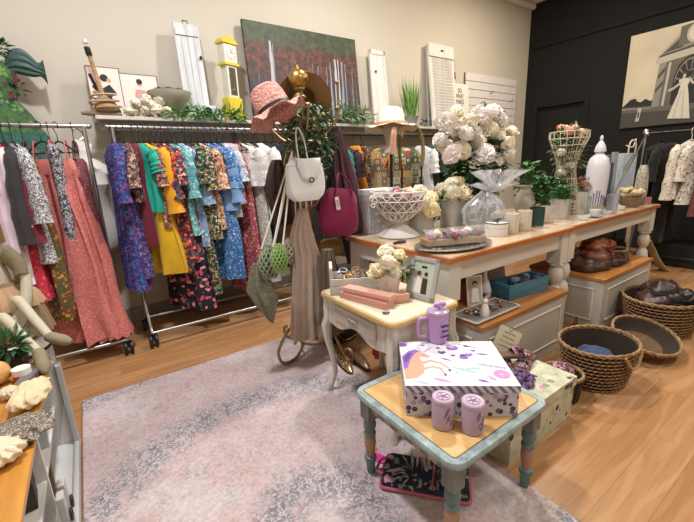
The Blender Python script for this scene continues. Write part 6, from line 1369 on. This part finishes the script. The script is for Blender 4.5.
# tall lidded jar
y = 1.44; x = Py(598, 170, 1.44).x; P1 = Py(599, 135, y).z - CT
t = thing('ginger_jar', 'tall white lidded jar with lavender sprigs painted near the bottom', 'jar', (x, y, CT)); q = P1; R_ = .084
MB().lathe([(R_ * .75, 0), (R_ * .8, .01), (R_ * .92, q * .2), (R_, q * .45), (R_, q * .62), (R_ * .8, q * .72), (R_ * .38, q * .77), (R_ * .36, q * .80), (R_ * .3, q * .80)], 36).build('jar_body', solid('d4d4da', .3, 0, .03), t)
MB().lathe([(R_ * .5, q * .795), (R_ * .52, q * .81), (R_ * .42, q * .87), (R_ * .2, q * .92), (R_ * .1, q * .935), (R_ * .17, q * .96), (R_ * .1, q * .99), (.002, q)], 30).build('lid', solid('d4d4da', .3, 0, .03), t)
b = MB(); rr = random.Random(2)
for i in range(26):
    a = 2 * PI * i / 26; z0_ = q * .12; z1_ = q * (.2 + .12 * rr.random()); r_ = R_ * .9
    b.tube([(r_ * math.cos(a), r_ * math.sin(a), z0_), (R_ * .965 * math.cos(a + .05), R_ * .965 * math.sin(a + .05), z1_)], [.002, .0045], 5)
b.build('painted_sprigs', solid('4a4a7a', .6), t); MB().lathe([(R_ * .83, q * .03), (R_ * .89, q * .10), (R_ * .875, q * .12)], 30, cap=False).build('green_band', solid('9aa58a', .6), t)
# boards behind
t = thing('leaning_boards', 'grey blue boards standing on the counter behind the tall white jar', 'board', (Py(604, 165, 1.66).x, 1.66, CT), -.15)
MB().b2(-.20, .10, 0, .02, 0, .50).build('grey_board', solid('5a6462', .6, 0, .2), t, smooth=False, bevel=.003); MB().b2(-.02, .06, -.06, -.03, 0, .42).build('blue_board', solid('3a4c66', .6, 0, .2), t, smooth=False, bevel=.003); MB().b2(.10, .17, -.03, .0, 0, .52).build('pale_board', solid('9aa09c', .5), t, smooth=False, bevel=.003)
y = 1.37; x = Py(614, 190, 1.37).x
t = thing('lavender_candle', 'tall pale lavender candle in glass right of the tall white jar', 'candle', (x, y, CT)); MB().lathe([(.04, 0), (.042, .01), (.042, .16), (.038, .16), (.036, .14), (.003, .14)], 26).build('candle_glass', solid('b4b4c8', .3), t); MB().tube([(0, 0, .14), (0, 0, .155)], .0015, 5).build('wick', INK, t)
t = thing('teacup', 'white teacup and saucer at the counter edge in front of the tall jar', 'teacup', (Py(597, 207, 1.36).x, 1.37, CT)); MB().lathe([(.025, 0), (.065, .01), (.068, .014), (.03, .006), (.003, .004)], 28).build('saucer', solid('c9ccd0', .25), t)
MB().lathe([(.02, .008), (.024, .014), (.042, .045), (.045, .06), (.042, .06), (.036, .03), (.003, .02)], 28).build('cup', solid('d8d8da', .25), t); MB().tube(smooth_path([(.042, 0, .052), (.065, 0, .05), (.062, 0, .03), (.036, 0, .025)], 4), .004, 6).build('handle', WHITE, t)
for i, (x_, y_, r_, lab) in enumerate(((Py(584, 210, 1.36).x, 1.36, .045, 'small clear glass bowl left of the teacup'), (Py(608, 204, 1.35).x, 1.35, .05, 'wide clear glass bowl right of the teacup'), (Py(620, 200, 1.40).x, 1.40, .055, 'clear glass plate beside the lavender candle'))):
    t = thing('glass_bowl', lab, 'bowl', (x_, y_ + (.01 if i else 0), CT)); MB().lathe([(r_ * .5, 0), (r_ * .9, .015), (r_ * 1.1, .035), (r_ * 1.05, .036), (r_ * .8, .016), (.003, .006)], 28).build('bowl_glass', glass('d3dcdf', .04, .45), t)
# dried flower pot, gift bag, lace bottle, card
y = 1.42; x = Py(631, 196, 1.42).x
t = thing('dried_flower_pot', 'brown pot of pale dried flowers near the far end of the counter', 'plant', (x, y, CT)); MB().lathe([(.07, 0), (.085, .05), (.085, .10), (.075, .10), (.01, .09)], 28).build('pot', wood('6a5844', '8f7c64', 'X', 2, .8, 0), t)
rr = random.Random(19)
for i in range(26):
    b = MB(); b.ell((0, 0, 0), rr.uniform(.018, .027), 10, 6, fn=rose_fn(5, .25)); b.build('dried_bloom', [solid('cfc09a', .8), solid('b9a67c', .8)][i % 2], t, loc=(rr.uniform(-.095, .095), rr.uniform(-.08, .08), .12 + rr.uniform(0, .05)))
P_ = Py(633, 153, 1.62)
t = thing('blue_gift_bag', 'pale blue floral gift bag with cream rope handle', 'gift bag', (P_.x - .1, 1.64, CT), -.25); hh = P_.z - CT
b = MB(); b.b2(-.10, .10, -.045, .045, 0, hh); b.build('bag_body', floral('b4c4d8', ['d8e2ec', '94aed0', 'c4d2e2'], 40, .4), t, smooth=False, bevel=.004)
strap([(-.05, -.046, hh - .01), (-.045, -.046, hh + .09), (.0, -.046, hh + .13), (.05, -.046, hh + .09), (.05, -.046, hh - .01)], .007, solid('cfc4ae', .8), t, 'handle', 1); strap([(-.03, 0, hh + .08), (0, -.05, hh + .06), (.08, -.02, hh + .14)], .005, CREAMP, t, 'ribbon', 1)
P_ = Py(645, 165, 1.42)
t = thing('lace_bag', 'tall cream lace wrapped bottle bag at the far corner of the counter', 'bag', (P_.x - .02, 1.42, CT)); hh = (P_.z - CT); softbox(.13, .10, hh, .8, top=.75, seed=4).build('bag_body', lace('cfc8b8', '8f8a7c', 50), t, loc=(0, 0, hh / 2))
t = thing('silver_wand', 'slim silver pole with a ball end leaning at the far corner of the counter', 'pole', (4.05, 1.52, CT)); P2 = Py(647, 134, 1.55); v = P2 - Vector((4.05, 1.52, CT)); MB().tube([(0, 0, .005), tuple(v)], .009, 8).build('shaft', CHROME, t); MB().ell(tuple(v), .022).build('ball_end', CHROME, t)
t = thing('price_card', 'small pink brown price card standing on the far end of the counter', 'card', (4.50, 1.34, CT), -.4); MB().b2(-.04, .04, -.006, .006, 0, .08).build('card_face', solid('a87a6a', .7), t, smooth=False); MB().b2(-.045, .045, -.02, .02, 0, .006).build('card_foot', CREAMP, t, smooth=False)
# cream hat on a display head, on its own slim post behind the counter
P_ = Py(393, 128, 2.75)
t = thing('hat_mannequin', 'cream display head on a slim post wearing the straw hat and blush scarf', 'mannequin', (P_.x, 2.78, 0)); zz = P_.z - .02
MB().tube([(0, 0, .02), (0, 0, zz - .16)], .014, 10).build('post', DARKM, t); MB().lathe([(.16, 0), (.17, .012), (.02, .03)], 30).build('post_base', DARKM, t)
MB().lathe([(.07, zz - .2), (.055, zz - .17), (.045, zz - .12), (.055, zz - .08), (.07, zz - .02), (.075, zz + .03), (.06, zz + .09), (.02, zz + .12)], 24).build('head_form', solid('cfc6b4', .6), t)
t2 = hat('cream_straw_hat', 'cream straw hat with a wide brim on the display head', (P_.x, 2.78, zz + .035), solid('ece5d4', .85, 0, .08, 90, .4), crown=.122, hgt=.165, brim=.23, rx=-.10, ry=.05, wave=.01, dent=.004)
o = drape('blush_scarf', 'blush pink scarf tied round the cream straw hat with its ends hanging down', 'scarf', [(P_.x - .07, 2.65, zz + .04), (P_.x - .12, 2.60, zz - .02), (P_.x - .13, 2.60, zz - .12), (P_.x - .13, 2.60, zz - .22)], [.01, .022, .03, .03], solid('c99a84', .8), 5, .006)
MB().tube([(.130 * 1.14 * math.cos(a) + .07, .130 * math.sin(a) + .13, .025 - .01) for a in [2 * PI * i / 40 for i in range(40)]], [.014 + .004 * (i % 2) for i in range(40)], 8, loop=True, flat=1.3).build('scarf_band', solid('c08a70', .8), o)
MB().ell((0, 0, .0), (.03, .02, .02), fn=rose_fn(4, .15)).build('scarf_knot', solid('c99a84', .8), o)
P_ = Py(412, 150, 2.9)
t = thing('rattan_hoop', 'brown rattan hoop standing behind the counter beside the patchwork jacket', 'hoop', (P_.x, 2.9, 1.30)); MB().tube([(.17 * math.cos(a), 0, .12 + .27 * math.sin(a)) for a in [-.6 + (PI + 1.2) * i / 30 for i in range(31)]], .016, 8).build('hoop_rim', wood('6f5a3c', 'a08a60', 'X', 2, .8, 0), t); MB().tube([(.165 * math.cos(a) , .02, .12 + .26 * math.sin(a)) for a in [-.6 + (PI + 1.2) * i / 30 for i in range(31)]], .008, 6).build('hoop_binding', solid('8a7350', .8), t)
MB().tube([(-.14, 0, -.03), (-.14, 0, -1.30)], .01, 6).build('stake', DARKM, t); MB().tube([(.14, 0, -.03), (.14, 0, -1.30)], .01, 6).build('stake', DARKM, t)

# ------------------------------------------------------------------ photograph on the black wall
y0_, y1_, z0_, z1_ = 1.46, 2.33, 1.66, 2.82
t = thing('wall_photograph', 'large black and white photograph of a bride before a pavilion on the black wall', 'photograph', (XR - .035, (y0_ + y1_) / 2, z0_), -PI / 2); W = y1_ - y0_; Hh = z1_ - z0_
SKY = NT('photo_sky'); co = SKY.coord(); SKY.base(SKY.ramp(SKY.noise(co, 1.5, 4, .6), [(.3, 'b5ab98'), (.7, 'cfc6b2')])); SKY.b.inputs['Roughness'].default_value = .5
MB().b2(-W / 2, W / 2, -.0, .032, 0, Hh).build('canvas', SKY.m, t, smooth=False)
g = lambda a: solid('%02x%02x%02x' % (a, int(a * .98), int(a * .92)), .6, 0, .12, 30)
MM = [g(40), g(62), g(90), g(130), g(175), g(200), g(24)]
L = lambda pts: [((u - .5) * W, v * Hh) for u, v in pts]
pol = [(1, L([(0, 0), (1, 0), (1, .19), (0, .24)])), (2, L([(0, .17), (1, .13), (1, .17), (0, .215)])), (3, L([(0, .205), (1, .16), (1, .175), (0, .222)])), (6, L([(0, .235), (.05, .27), (.10, .31), (.16, .32), (.2, .28), (.24, .27), (.3, .30), (.36, .27), (.42, .29), (.42, .22), (0, .235)])),
 (2, L([(.38, .18), (1, .15), (1, .86), (.45, .72)])), (6, L([(.60, .20), (.98, .19), (.98, .52), (.93, .63), (.84, .69), (.74, .68), (.64, .60), (.60, .48)])),
 (3, L([(.38, .2), (.47, .2), (.49, .66), (.41, .66)])), (1, L([(.40, .34), (.48, .42), (.48, .47), (.405, .39)])), (1, L([(.41, .48), (.485, .56), (.485, .61), (.412, .53)])), (4, L([(.50, .2), (.53, .2), (.55, .64), (.52, .64)])),
 (4, L([(.36, .64), (1, .70), (1, .77), (.36, .705)])), (1, L([(.38, .705), (1, .775), (1, .80), (.40, .73)])), (3, L([(.39, .73), (.60, .89), (1, .80), (.6, .75)])), (1, L([(.44, .745), (.60, .85), (.66, .77)])), (4, L([(.37, .70), (.40, .76), (.58, .92), (.60, .89), (.42, .74)])),
 (2, L([(.60, .78), (.95, .82), (.95, 1), (.60, .97)])), (4, circ_ := [((.76 + .085 * math.cos(a) - .5) * W, (.885 + .09 * math.sin(a)) * Hh) for a in [2 * PI * i / 28 for i in range(28)]]), (5, [((.76 + .06 * math.cos(a) - .5) * W, (.885 + .065 * math.sin(a)) * Hh) for a in [2 * PI * i / 28 for i in range(28)]]), (6, L([(.755, .88), (.765, .88), (.80, .93), (.79, .94)])), (6, L([(.752, .885), (.768, .885), (.765, .94), (.755, .94)]))]
for i in range(7):
    a = .25 + i * .44; pol.append((3, L([(.79 + .17 * math.cos(a), .42 + .22 * math.sin(a)), (.79 + .17 * math.cos(a + .08), .42 + .22 * math.sin(a + .08)), (.79, .43), (.785, .42)])))
for rr_ in (.5, 1.0):
    n = 20
    for i in range(n):
        a0, a1 = PI * i / n, PI * (i + 1) / n; pol.append((3, L([(.79 + .175 * rr_ * math.cos(a0), .42 + .23 * rr_ * math.sin(a0)), (.79 + .175 * rr_ * math.cos(a1), .42 + .23 * rr_ * math.sin(a1)), (.79 + .165 * rr_ * math.cos(a1), .42 + .215 * rr_ * math.sin(a1)), (.79 + .165 * rr_ * math.cos(a0), .42 + .215 * rr_ * math.sin(a0))])))
pol += [(5, L([(.60, .06), (.86, .04), (.80, .30), (.77, .40), (.70, .40), (.68, .30)])), (4, L([(.66, .06), (.68, .06), (.72, .34), (.71, .34)])), (4, L([(.76, .05), (.78, .05), (.75, .34), (.74, .34)])), (5, L([(.69, .38), (.78, .38), (.80, .44), (.72, .46), (.67, .44)])), (4, L([(.56, .36), (.62, .38), (.72, .44), (.70, .40), (.62, .35), (.56, .335)])), (4, L([(.77, .44), (.83, .38), (.85, .39), (.79, .46)])), (0, [((.735 + .032 * math.cos(a) - .5) * W, (.49 + .04 * math.sin(a)) * Hh) for a in [2 * PI * i / 16 for i in range(16)]]), (4, [((.725 + .018 * math.cos(a) - .5) * W, (.475 + .026 * math.sin(a)) * Hh) for a in [2 * PI * i / 14 for i in range(14)]]),
 (4, L([(.20, .06), (.25, .06), (.26, .14), (.22, .15)])), (4, L([(.22, .15), (.26, .14), (.27, .20), (.22, .21)])), (1, L([(.225, .10), (.245, .10), (.245, .16), (.225, .16)]))]
shape(t, 'photo_print', MM, pol, .0012)

# ------------------------------------------------------------------ left display cabinet
CZ = .50; cy0, cy1 = -.3, 2.10; CB = solid('dcdcd8', .5, 0, .05)
t = thing('display_cabinet', 'low white display cabinet with wooden top and framed glass door at the left', 'cabinet', (-.55, 0, 0))
ox = .55; W1 = -.25 + ox; W0 = -.95 + ox
MB().b2(W0, W1 - .012, cy0, cy1 - .02, CZ - .022, CZ).build('cabinet_top', wood('b97c30', 'dda24c', 'Y', .8, .4, .3), t, smooth=False, bevel=.003)
b = MB(); b.b2(W0, W1, cy0, cy0 + .02, 0, CZ - .022); b.b2(W0, W1, cy1 - .02, cy1, 0, CZ - .022); b.b2(W0, W0 + .02, cy0, cy1, 0, CZ - .022); b.b2(W0, W1, cy0, cy1, .03, .05); b.build('carcass', CB, t, smooth=False, bevel=.002)
MB().b2(W0 + .02, W1 - .035, cy0 + .02, cy1 - .02, .245, .26).build('middle_shelf', CB, t, smooth=False)
for yy in (.9, 1.55): MB().b2(W0 + .02, W1 - .03, yy - .008, yy + .008, .05, CZ - .022).build('divider', CB, t, smooth=False)
for yy in (1.12, 2.07): pass
for a, b_, nm, ht in ((1.42, 2.09, 'glass_door', CZ - .03), (.40, 1.40, 'glass_door', .30)):
    o = MB(); X0, X1 = W1 + .004, W1 + .026; s = .045
    o.b2(X0, X1, a, a + s, .02, min(ht, .30)); o.b2(X0, X1, b_ - s, b_, .02, ht); o.b2(X0, X1, a + s, b_ - s, .02, .02 + s); o = o.build(nm, solid('b9bab8', .45, 0, .06), t, smooth=False, bevel=.004)
    MB().b2(X0 + .006, X0 + .010, a + s, b_ - s, .02 + s, min(ht, .30)).build('glass_pane', glass('dfe6e6', .03, .10), o, smooth=False)
    ky = a + .022 if a > 1 else b_ - .022
    MB().tube([(X1 + .006, ky + .016 * math.cos(q), .21 + .02 * math.sin(q)) for q in [2 * PI * i / 18 for i in range(18)]], .004, 6, loop=True).build('ring_pull', DARKM, o)
# inside the cabinet
t = thing('book', 'dark red and yellow book cover standing inside the display cabinet', 'book', (-.33, 1.25, .051), 0); t.rotation_euler = (0, -.12, .25); MB().b2(-.012, .012, -.11, .11, 0, .18).build('book_block', solid('4a1a1e', .5), t, smooth=False, bevel=.001); b = MB(); b.b2(.012, .013, -.03, .05, .04, .12); b.build('cover_patch', solid('c9a43a', .5), t, smooth=False); b = MB(); b.b2(.012, .0132, -.09, -.05, .03, .15); b.build('cover_strip', solid('b02a38', .5), t, smooth=False)
for i, (yy, z_, c_, s_, l_) in enumerate(((1.75, .051, '6a5648', (.12, .08, .16), 'brown box on the cabinet floor near its far end'), (1.15, .276, '7f8a90', (.12, .14, .10), 'grey blue box on the middle shelf of the cabinet'), (1.80, .276, 'a9b4bc', (.14, .12, .12), 'pale blue box on the middle shelf near the far end'), (1.45, .276, '3a3432', (.12, .10, .12), 'dark box at the centre of the middle shelf'), (1.05, .051, '5c8a4a', (.06, .10, .14), 'green box on the cabinet floor nearest the viewer'))):
    carton('stored_box', l_, (-.36, yy, z_ - (.015 if z_ > .2 else 0)), s_, .1, solid('%s' % c_, .6), solid('%s' % c_, .6))
# on the cabinet
cz = CZ + .001
def cloth_heap(lab, px, py, r, h, mat, seed, name='folded_cloth', cat='cloth', sub=1, rough=.28, rz=0, fine=.08):
    p = Pz(px, py, CZ); b = MB(); n, m_ = 44, 14; rs = []
    for j in range(m_ + 1):
        ph = min(max(PI * j / m_, .03), PI - .03); ring = []
        for i in range(n):
            a = 2 * PI * i / n; d = Vector((math.sin(ph) * math.cos(a), math.sin(ph) * math.sin(a), -math.cos(ph))); q = 1 + rough * noise.noise(d * 2.6 + Vector((seed * 3.1, 0, 0))) + fine * math.sin(a * 13 + seed + ph * 4) * math.sin(ph) + .14 * noise.noise(d * 8)
            ring.append(Vector((d.x * r[0] * q, d.y * r[1] * q, h * (d.z * q * .5 + .5))))
        rs.append(ring)
    o = b.rings(rs).build(name, mat, loc=(p.x, p.y, cz), sub=sub, rz=rz); tag(o, lab, cat); return o
cloth_heap('cream ruffled cloth bundle along the edge of the cabinet top', 33, 402, (.055, .11), .07, solid('dcc9a4', .9, 0, .1, 60, .4), 1, rz=-.2)
cloth_heap('grey brown lace bundle in the middle of the cabinet top', 18, 438, (.09, .09), .05, floral('6f6254', ['a39a8c', '4a4038', 'c9c0b4'], 70, .45), 2, 'lace_bundle', fine=.16)
cloth_heap('cream frilled cloth at the left edge of the cabinet top', 2, 462, (.06, .06), .06, solid('e0d0b4', .9, 0, .1, 60, .4), 3, fine=.14)
cloth_heap('round pale gourd shaped cushion at the left edge behind the lace', -2, 385, (.05, .05), .10, solid('d9a868', .6), 4, 'gourd', 'gourd', rough=.04, fine=.02)
cloth_heap('white and tan shell on the cabinet top behind the ruffled cloth', 10, 398, (.03, .035), .045, solid('cfc0a8', .6), 6, 'shell', 'shell', fine=.1)
p = Pz(16, 372, CZ); leaf_t = thing('small_fern', 'small dark green fern in a black pot on the cabinet below the doll', 'plant', (p.x - .01, p.y + .03, cz)); MB().lathe([(.05, 0), (.065, .07), (.06, .07), (.01, .06)], 24).build('pot', BLACKP, leaf_t); leafcloud((0, 0, .12), (.07, .07, .04), 150, .06, .022, [LEAF1, LEAF2], 'leaves', leaf_t, (0, 0, .3), seed=71)
p = Pz(24, 380, CZ); t = thing('red_white_tin', 'small red and white tin on the cabinet top below the doll boots', 'tin', (p.x, p.y, cz), .4); MB().lathe([(.03, 0), (.031, .03), (.031, .031)], 24).build('tin_body', solid('c22a24', .4), t); MB().lathe([(.032, .03), (.032, .055), (.004, .056)], 24).build('tin_lid', WHITE, t)
p0_, p1_ = Pz(14, 400, CZ), Pz(38, 372, CZ)
t = thing('spectacle_case', 'slim grey case lying across the cabinet top by the cream cloth', 'case', ((p0_.x + p1_.x) / 2, (p0_.y + p1_.y) / 2, cz), math.atan2(p1_.y - p0_.y, p1_.x - p0_.x)); slab(rrect(.09, .022, .015), 0, .03, .008).build('case_body', solid('6f6a6e', .4), t); MB().tube([(x, y, .016) for x, y in rrect(.0905, .0225, .015)], .002, 5, loop=True).build('seam', INK, t)
# drum box and doll
dcx, dcy, dz = -.52, 2.49, .52
t = thing('round_hat_box', 'large round white hat box with black rim behind the cabinet, doll on top', 'hat box', (dcx, dcy, 0)); R_ = .235
MB().lathe([(R_, 0), (R_, dz - .06), (R_ * .5, dz - .055)], 48).build('drum_body', floral('a8a49c', ['6a655e', 'cfcac0', '8a857c'], 34, .4), t)
MB().lathe([(R_ + .008, dz - .07), (R_ + .008, dz - .008), (R_, dz), (.01, dz)], 48).build('lid', solid('dcdad8', .4, 0, .04), t); MB().lathe([(R_ + .0035, dz - .084), (R_ + .011, dz - .084), (R_ + .011, dz - .068), (R_ + .0035, dz - .068)], 48, cap=False).build('black_rim', BLACKP, t)
shape(t, 'lid_print', [solid('6a86a8', .6), INK], [circ(.1, 0, .001)], 0)
BUR = solid('8d7a5e', .9, 0, .25, 90, .5); OLV = solid('7c7258', .9, 0, .2, 60, .4); CRL = solid('c4bba6', .85, 0, .1, 40, .3)
def DP_(px, py, y_): return Py(px, py, y_)
hip = DP_(2, 297, 2.42); hip.z = max(hip.z, dz + .05)
t = thing('long_legged_doll', 'rag doll in burlap skirt and hat sitting on the round hat box, legs dangling', 'doll', (hip.x, hip.y, dz + .001))
O = Vector((hip.x, hip.y, dz + .001)); V = lambda px, py, y_: DP_(px, py, y_) - O
# torso, neck and head as one body
tp = [Vector((0, 0, .02)), Vector((0, 0, .08)), Vector((-.01, -.01, .16)), Vector((-.02, -.01, .22)), Vector((-.02, -.02, .255)), Vector((-.02, -.02, .28)), Vector((-.02, -.03, .33)), Vector((-.02, -.03, .37)), Vector((-.02, -.03, .395))]
MB().tube(smooth_path(tp, 4), [.07, .072, .073, .073, .07, .066, .063, .061, .06, .058, .056, .052, .046, .036, .028, .026, .026, .027, .03, .038, .046, .052, .056, .059, .06, .058, .054, .046, .036, .025, .018, .012, .008][:len(smooth_path(tp, 4))], 16).build('doll_body', CRL, t)
b = MB(); 
for i in range(2): b.ell((-.035 + .03 * i, -.088, .335), .006, 8, 6)
b.build('eyes', INK, t); MB().ell((-.02, -.092, .322), (.006, .01, .006), 8, 6).build('nose', CRL, t); MB().tube([(-.035, -.086, .305), (-.02, -.09, .30), (-.005, -.086, .305)], .002, 5).build('mouth', solid('8a3a34', .7), t)
b = MB()
for i in range(26): a = i * .24 + 1.2; b.tube(smooth_path([(-.02 + .05 * math.cos(a), -.03 + .05 * math.sin(a) * .9 + .01, .375), (-.02 + .07 * math.cos(a), -.02 + .07 * math.sin(a), .33), (-.02 + .075 * math.cos(a), -.02 + .07 * math.sin(a), .26)], 3), .007, 5)
b.build('yarn_hair', solid('7a5f3c', .9), t)
MB().lathe([(.105, .375), (.10, .382), (.062, .385), (.055, .43), (.04, .455), (.004, .46)], 28, c=(-.02, -.03, 0), wob=lambda a, j: 1 + (.04 * math.sin(7 * a) if j < 2 else 0)).build('burlap_hat', BUR, t)
rs = []
for r_, z_, am in ((.075, .16, 0), (.10, .13, .05), (.125, .08, .07), (.14, .03, .08), (.145, .012, .09)): rs.append([Vector((r_ * (1 + am * math.sin(14 * 2 * PI * i / 84)) * math.cos(2 * PI * i / 84), r_ * .85 * (1 + am * math.sin(14 * 2 * PI * i / 84)) * math.sin(2 * PI * i / 84), z_)) for i in range(84)])
MB().rings(rs).build('burlap_skirt', BUR, t)
rs = []
for r_, z_, am in ((.085, .15, 0), (.12, .12, .06), (.135, .09, .08)): rs.append([Vector((r_ * (1 + am * math.sin(20 * 2 * PI * i / 100)) * math.cos(2 * PI * i / 100), r_ * .85 * (1 + am * math.sin(20 * 2 * PI * i / 100)) * math.sin(2 * PI * i / 100), z_)) for i in range(100)])
MB().rings(rs).build('frill', solid('b89878', .85), t)
MB().tube(smooth_path([(.05, -.03, .235), (.10, -.05, .18), (.08, -.10, .10), (.04, -.12, .06)], 4), [.02] * 13, 10).build('arm', CRL, t); MB().tube(smooth_path([(-.08, -.03, .235), (-.13, -.06, .18), (-.10, -.10, .10), (-.05, -.12, .07)], 4), [.02] * 13, 10).build('arm', CRL, t)
MB().tube(smooth_path([(.05, -.03, .235), (.085, -.045, .20), (.09, -.06, .17)], 4), .027, 10).build('sleeve', OLV, t)
for a_, k_, an_, toe, lab in (((.04, -.08, .03), V(18, 300, 2.28), V(50, 337, 2.10), V(71, 342, 2.02), 0), ((-.03, -.09, .03), V(4, 318, 2.2), V(39, 353, 2.0), V(46, 373, 1.90), 1)):
    kn = Vector(k_)
    pth = smooth_path([a_, Vector(a_).lerp(kn, .6) + Vector((0, 0, .03)), kn, kn.lerp(an_, .5), an_], 5); MB().tube(pth, [.023 - .004 * i / len(pth) for i in range(len(pth))], 12).build('leg', CRL, t)
    d_ = (Vector(toe) - Vector(an_)); bp = smooth_path([Vector(an_) - d_ * .1, Vector(an_) + d_ * .25, Vector(an_) + d_ * .65, Vector(toe)], 4); n_ = len(bp); MB().tube(bp, [.021, .023, .025, .026, .026, .025, .025, .026, .026, .024, .02, .015, .007][:n_], 12).build('boot', solid('8c8068', .85, 0, .2), t)

for ch in t.children:
    if ch.name.split('.')[0] not in ('leg', 'boot'): ch.scale = (1.15, 1.15, 1.9)
LAMPS = [(.2, 1.7, 56, .25, (.97, .98, 1)), (2.3, 2.2, 45, .25, (1, .95, .87)), (4.6, 2.3, 38, .25, (1, .87, .66)), (1.4, -.6, 25, .4, (1, .97, .93)), (4.2, -.2, 38, .3, (1, .93, .82))]
EXPO = .52
# ------------------------------------------------------------------ light
def lamp(name, loc, energy, size, color, spot=None):
    ld = bpy.data.lights.new(name, 'AREA'); ld.shape = 'DISK'; ld.size = size; ld.energy = energy; ld.color = color
    o = bpy.data.objects.new(name, ld); C.objects.link(o); o.location = loc; return o
for x, y, e, s, c in LAMPS:
    lamp('ceiling_lamp', (x, y, ZC - .03), e, s, c)
w = bpy.data.worlds.new('world'); bpy.context.scene.world = w; w.use_nodes = True
w.node_tree.nodes['Background'].inputs[0].default_value = (.5, .5, .5, 1); w.node_tree.nodes['Background'].inputs[1].default_value = .3
vs = bpy.context.scene.view_settings
vs.view_transform = 'Standard'; vs.look = 'None'; vs.gamma = 1; vs.use_curve_mapping = False; vs.exposure = EXPO
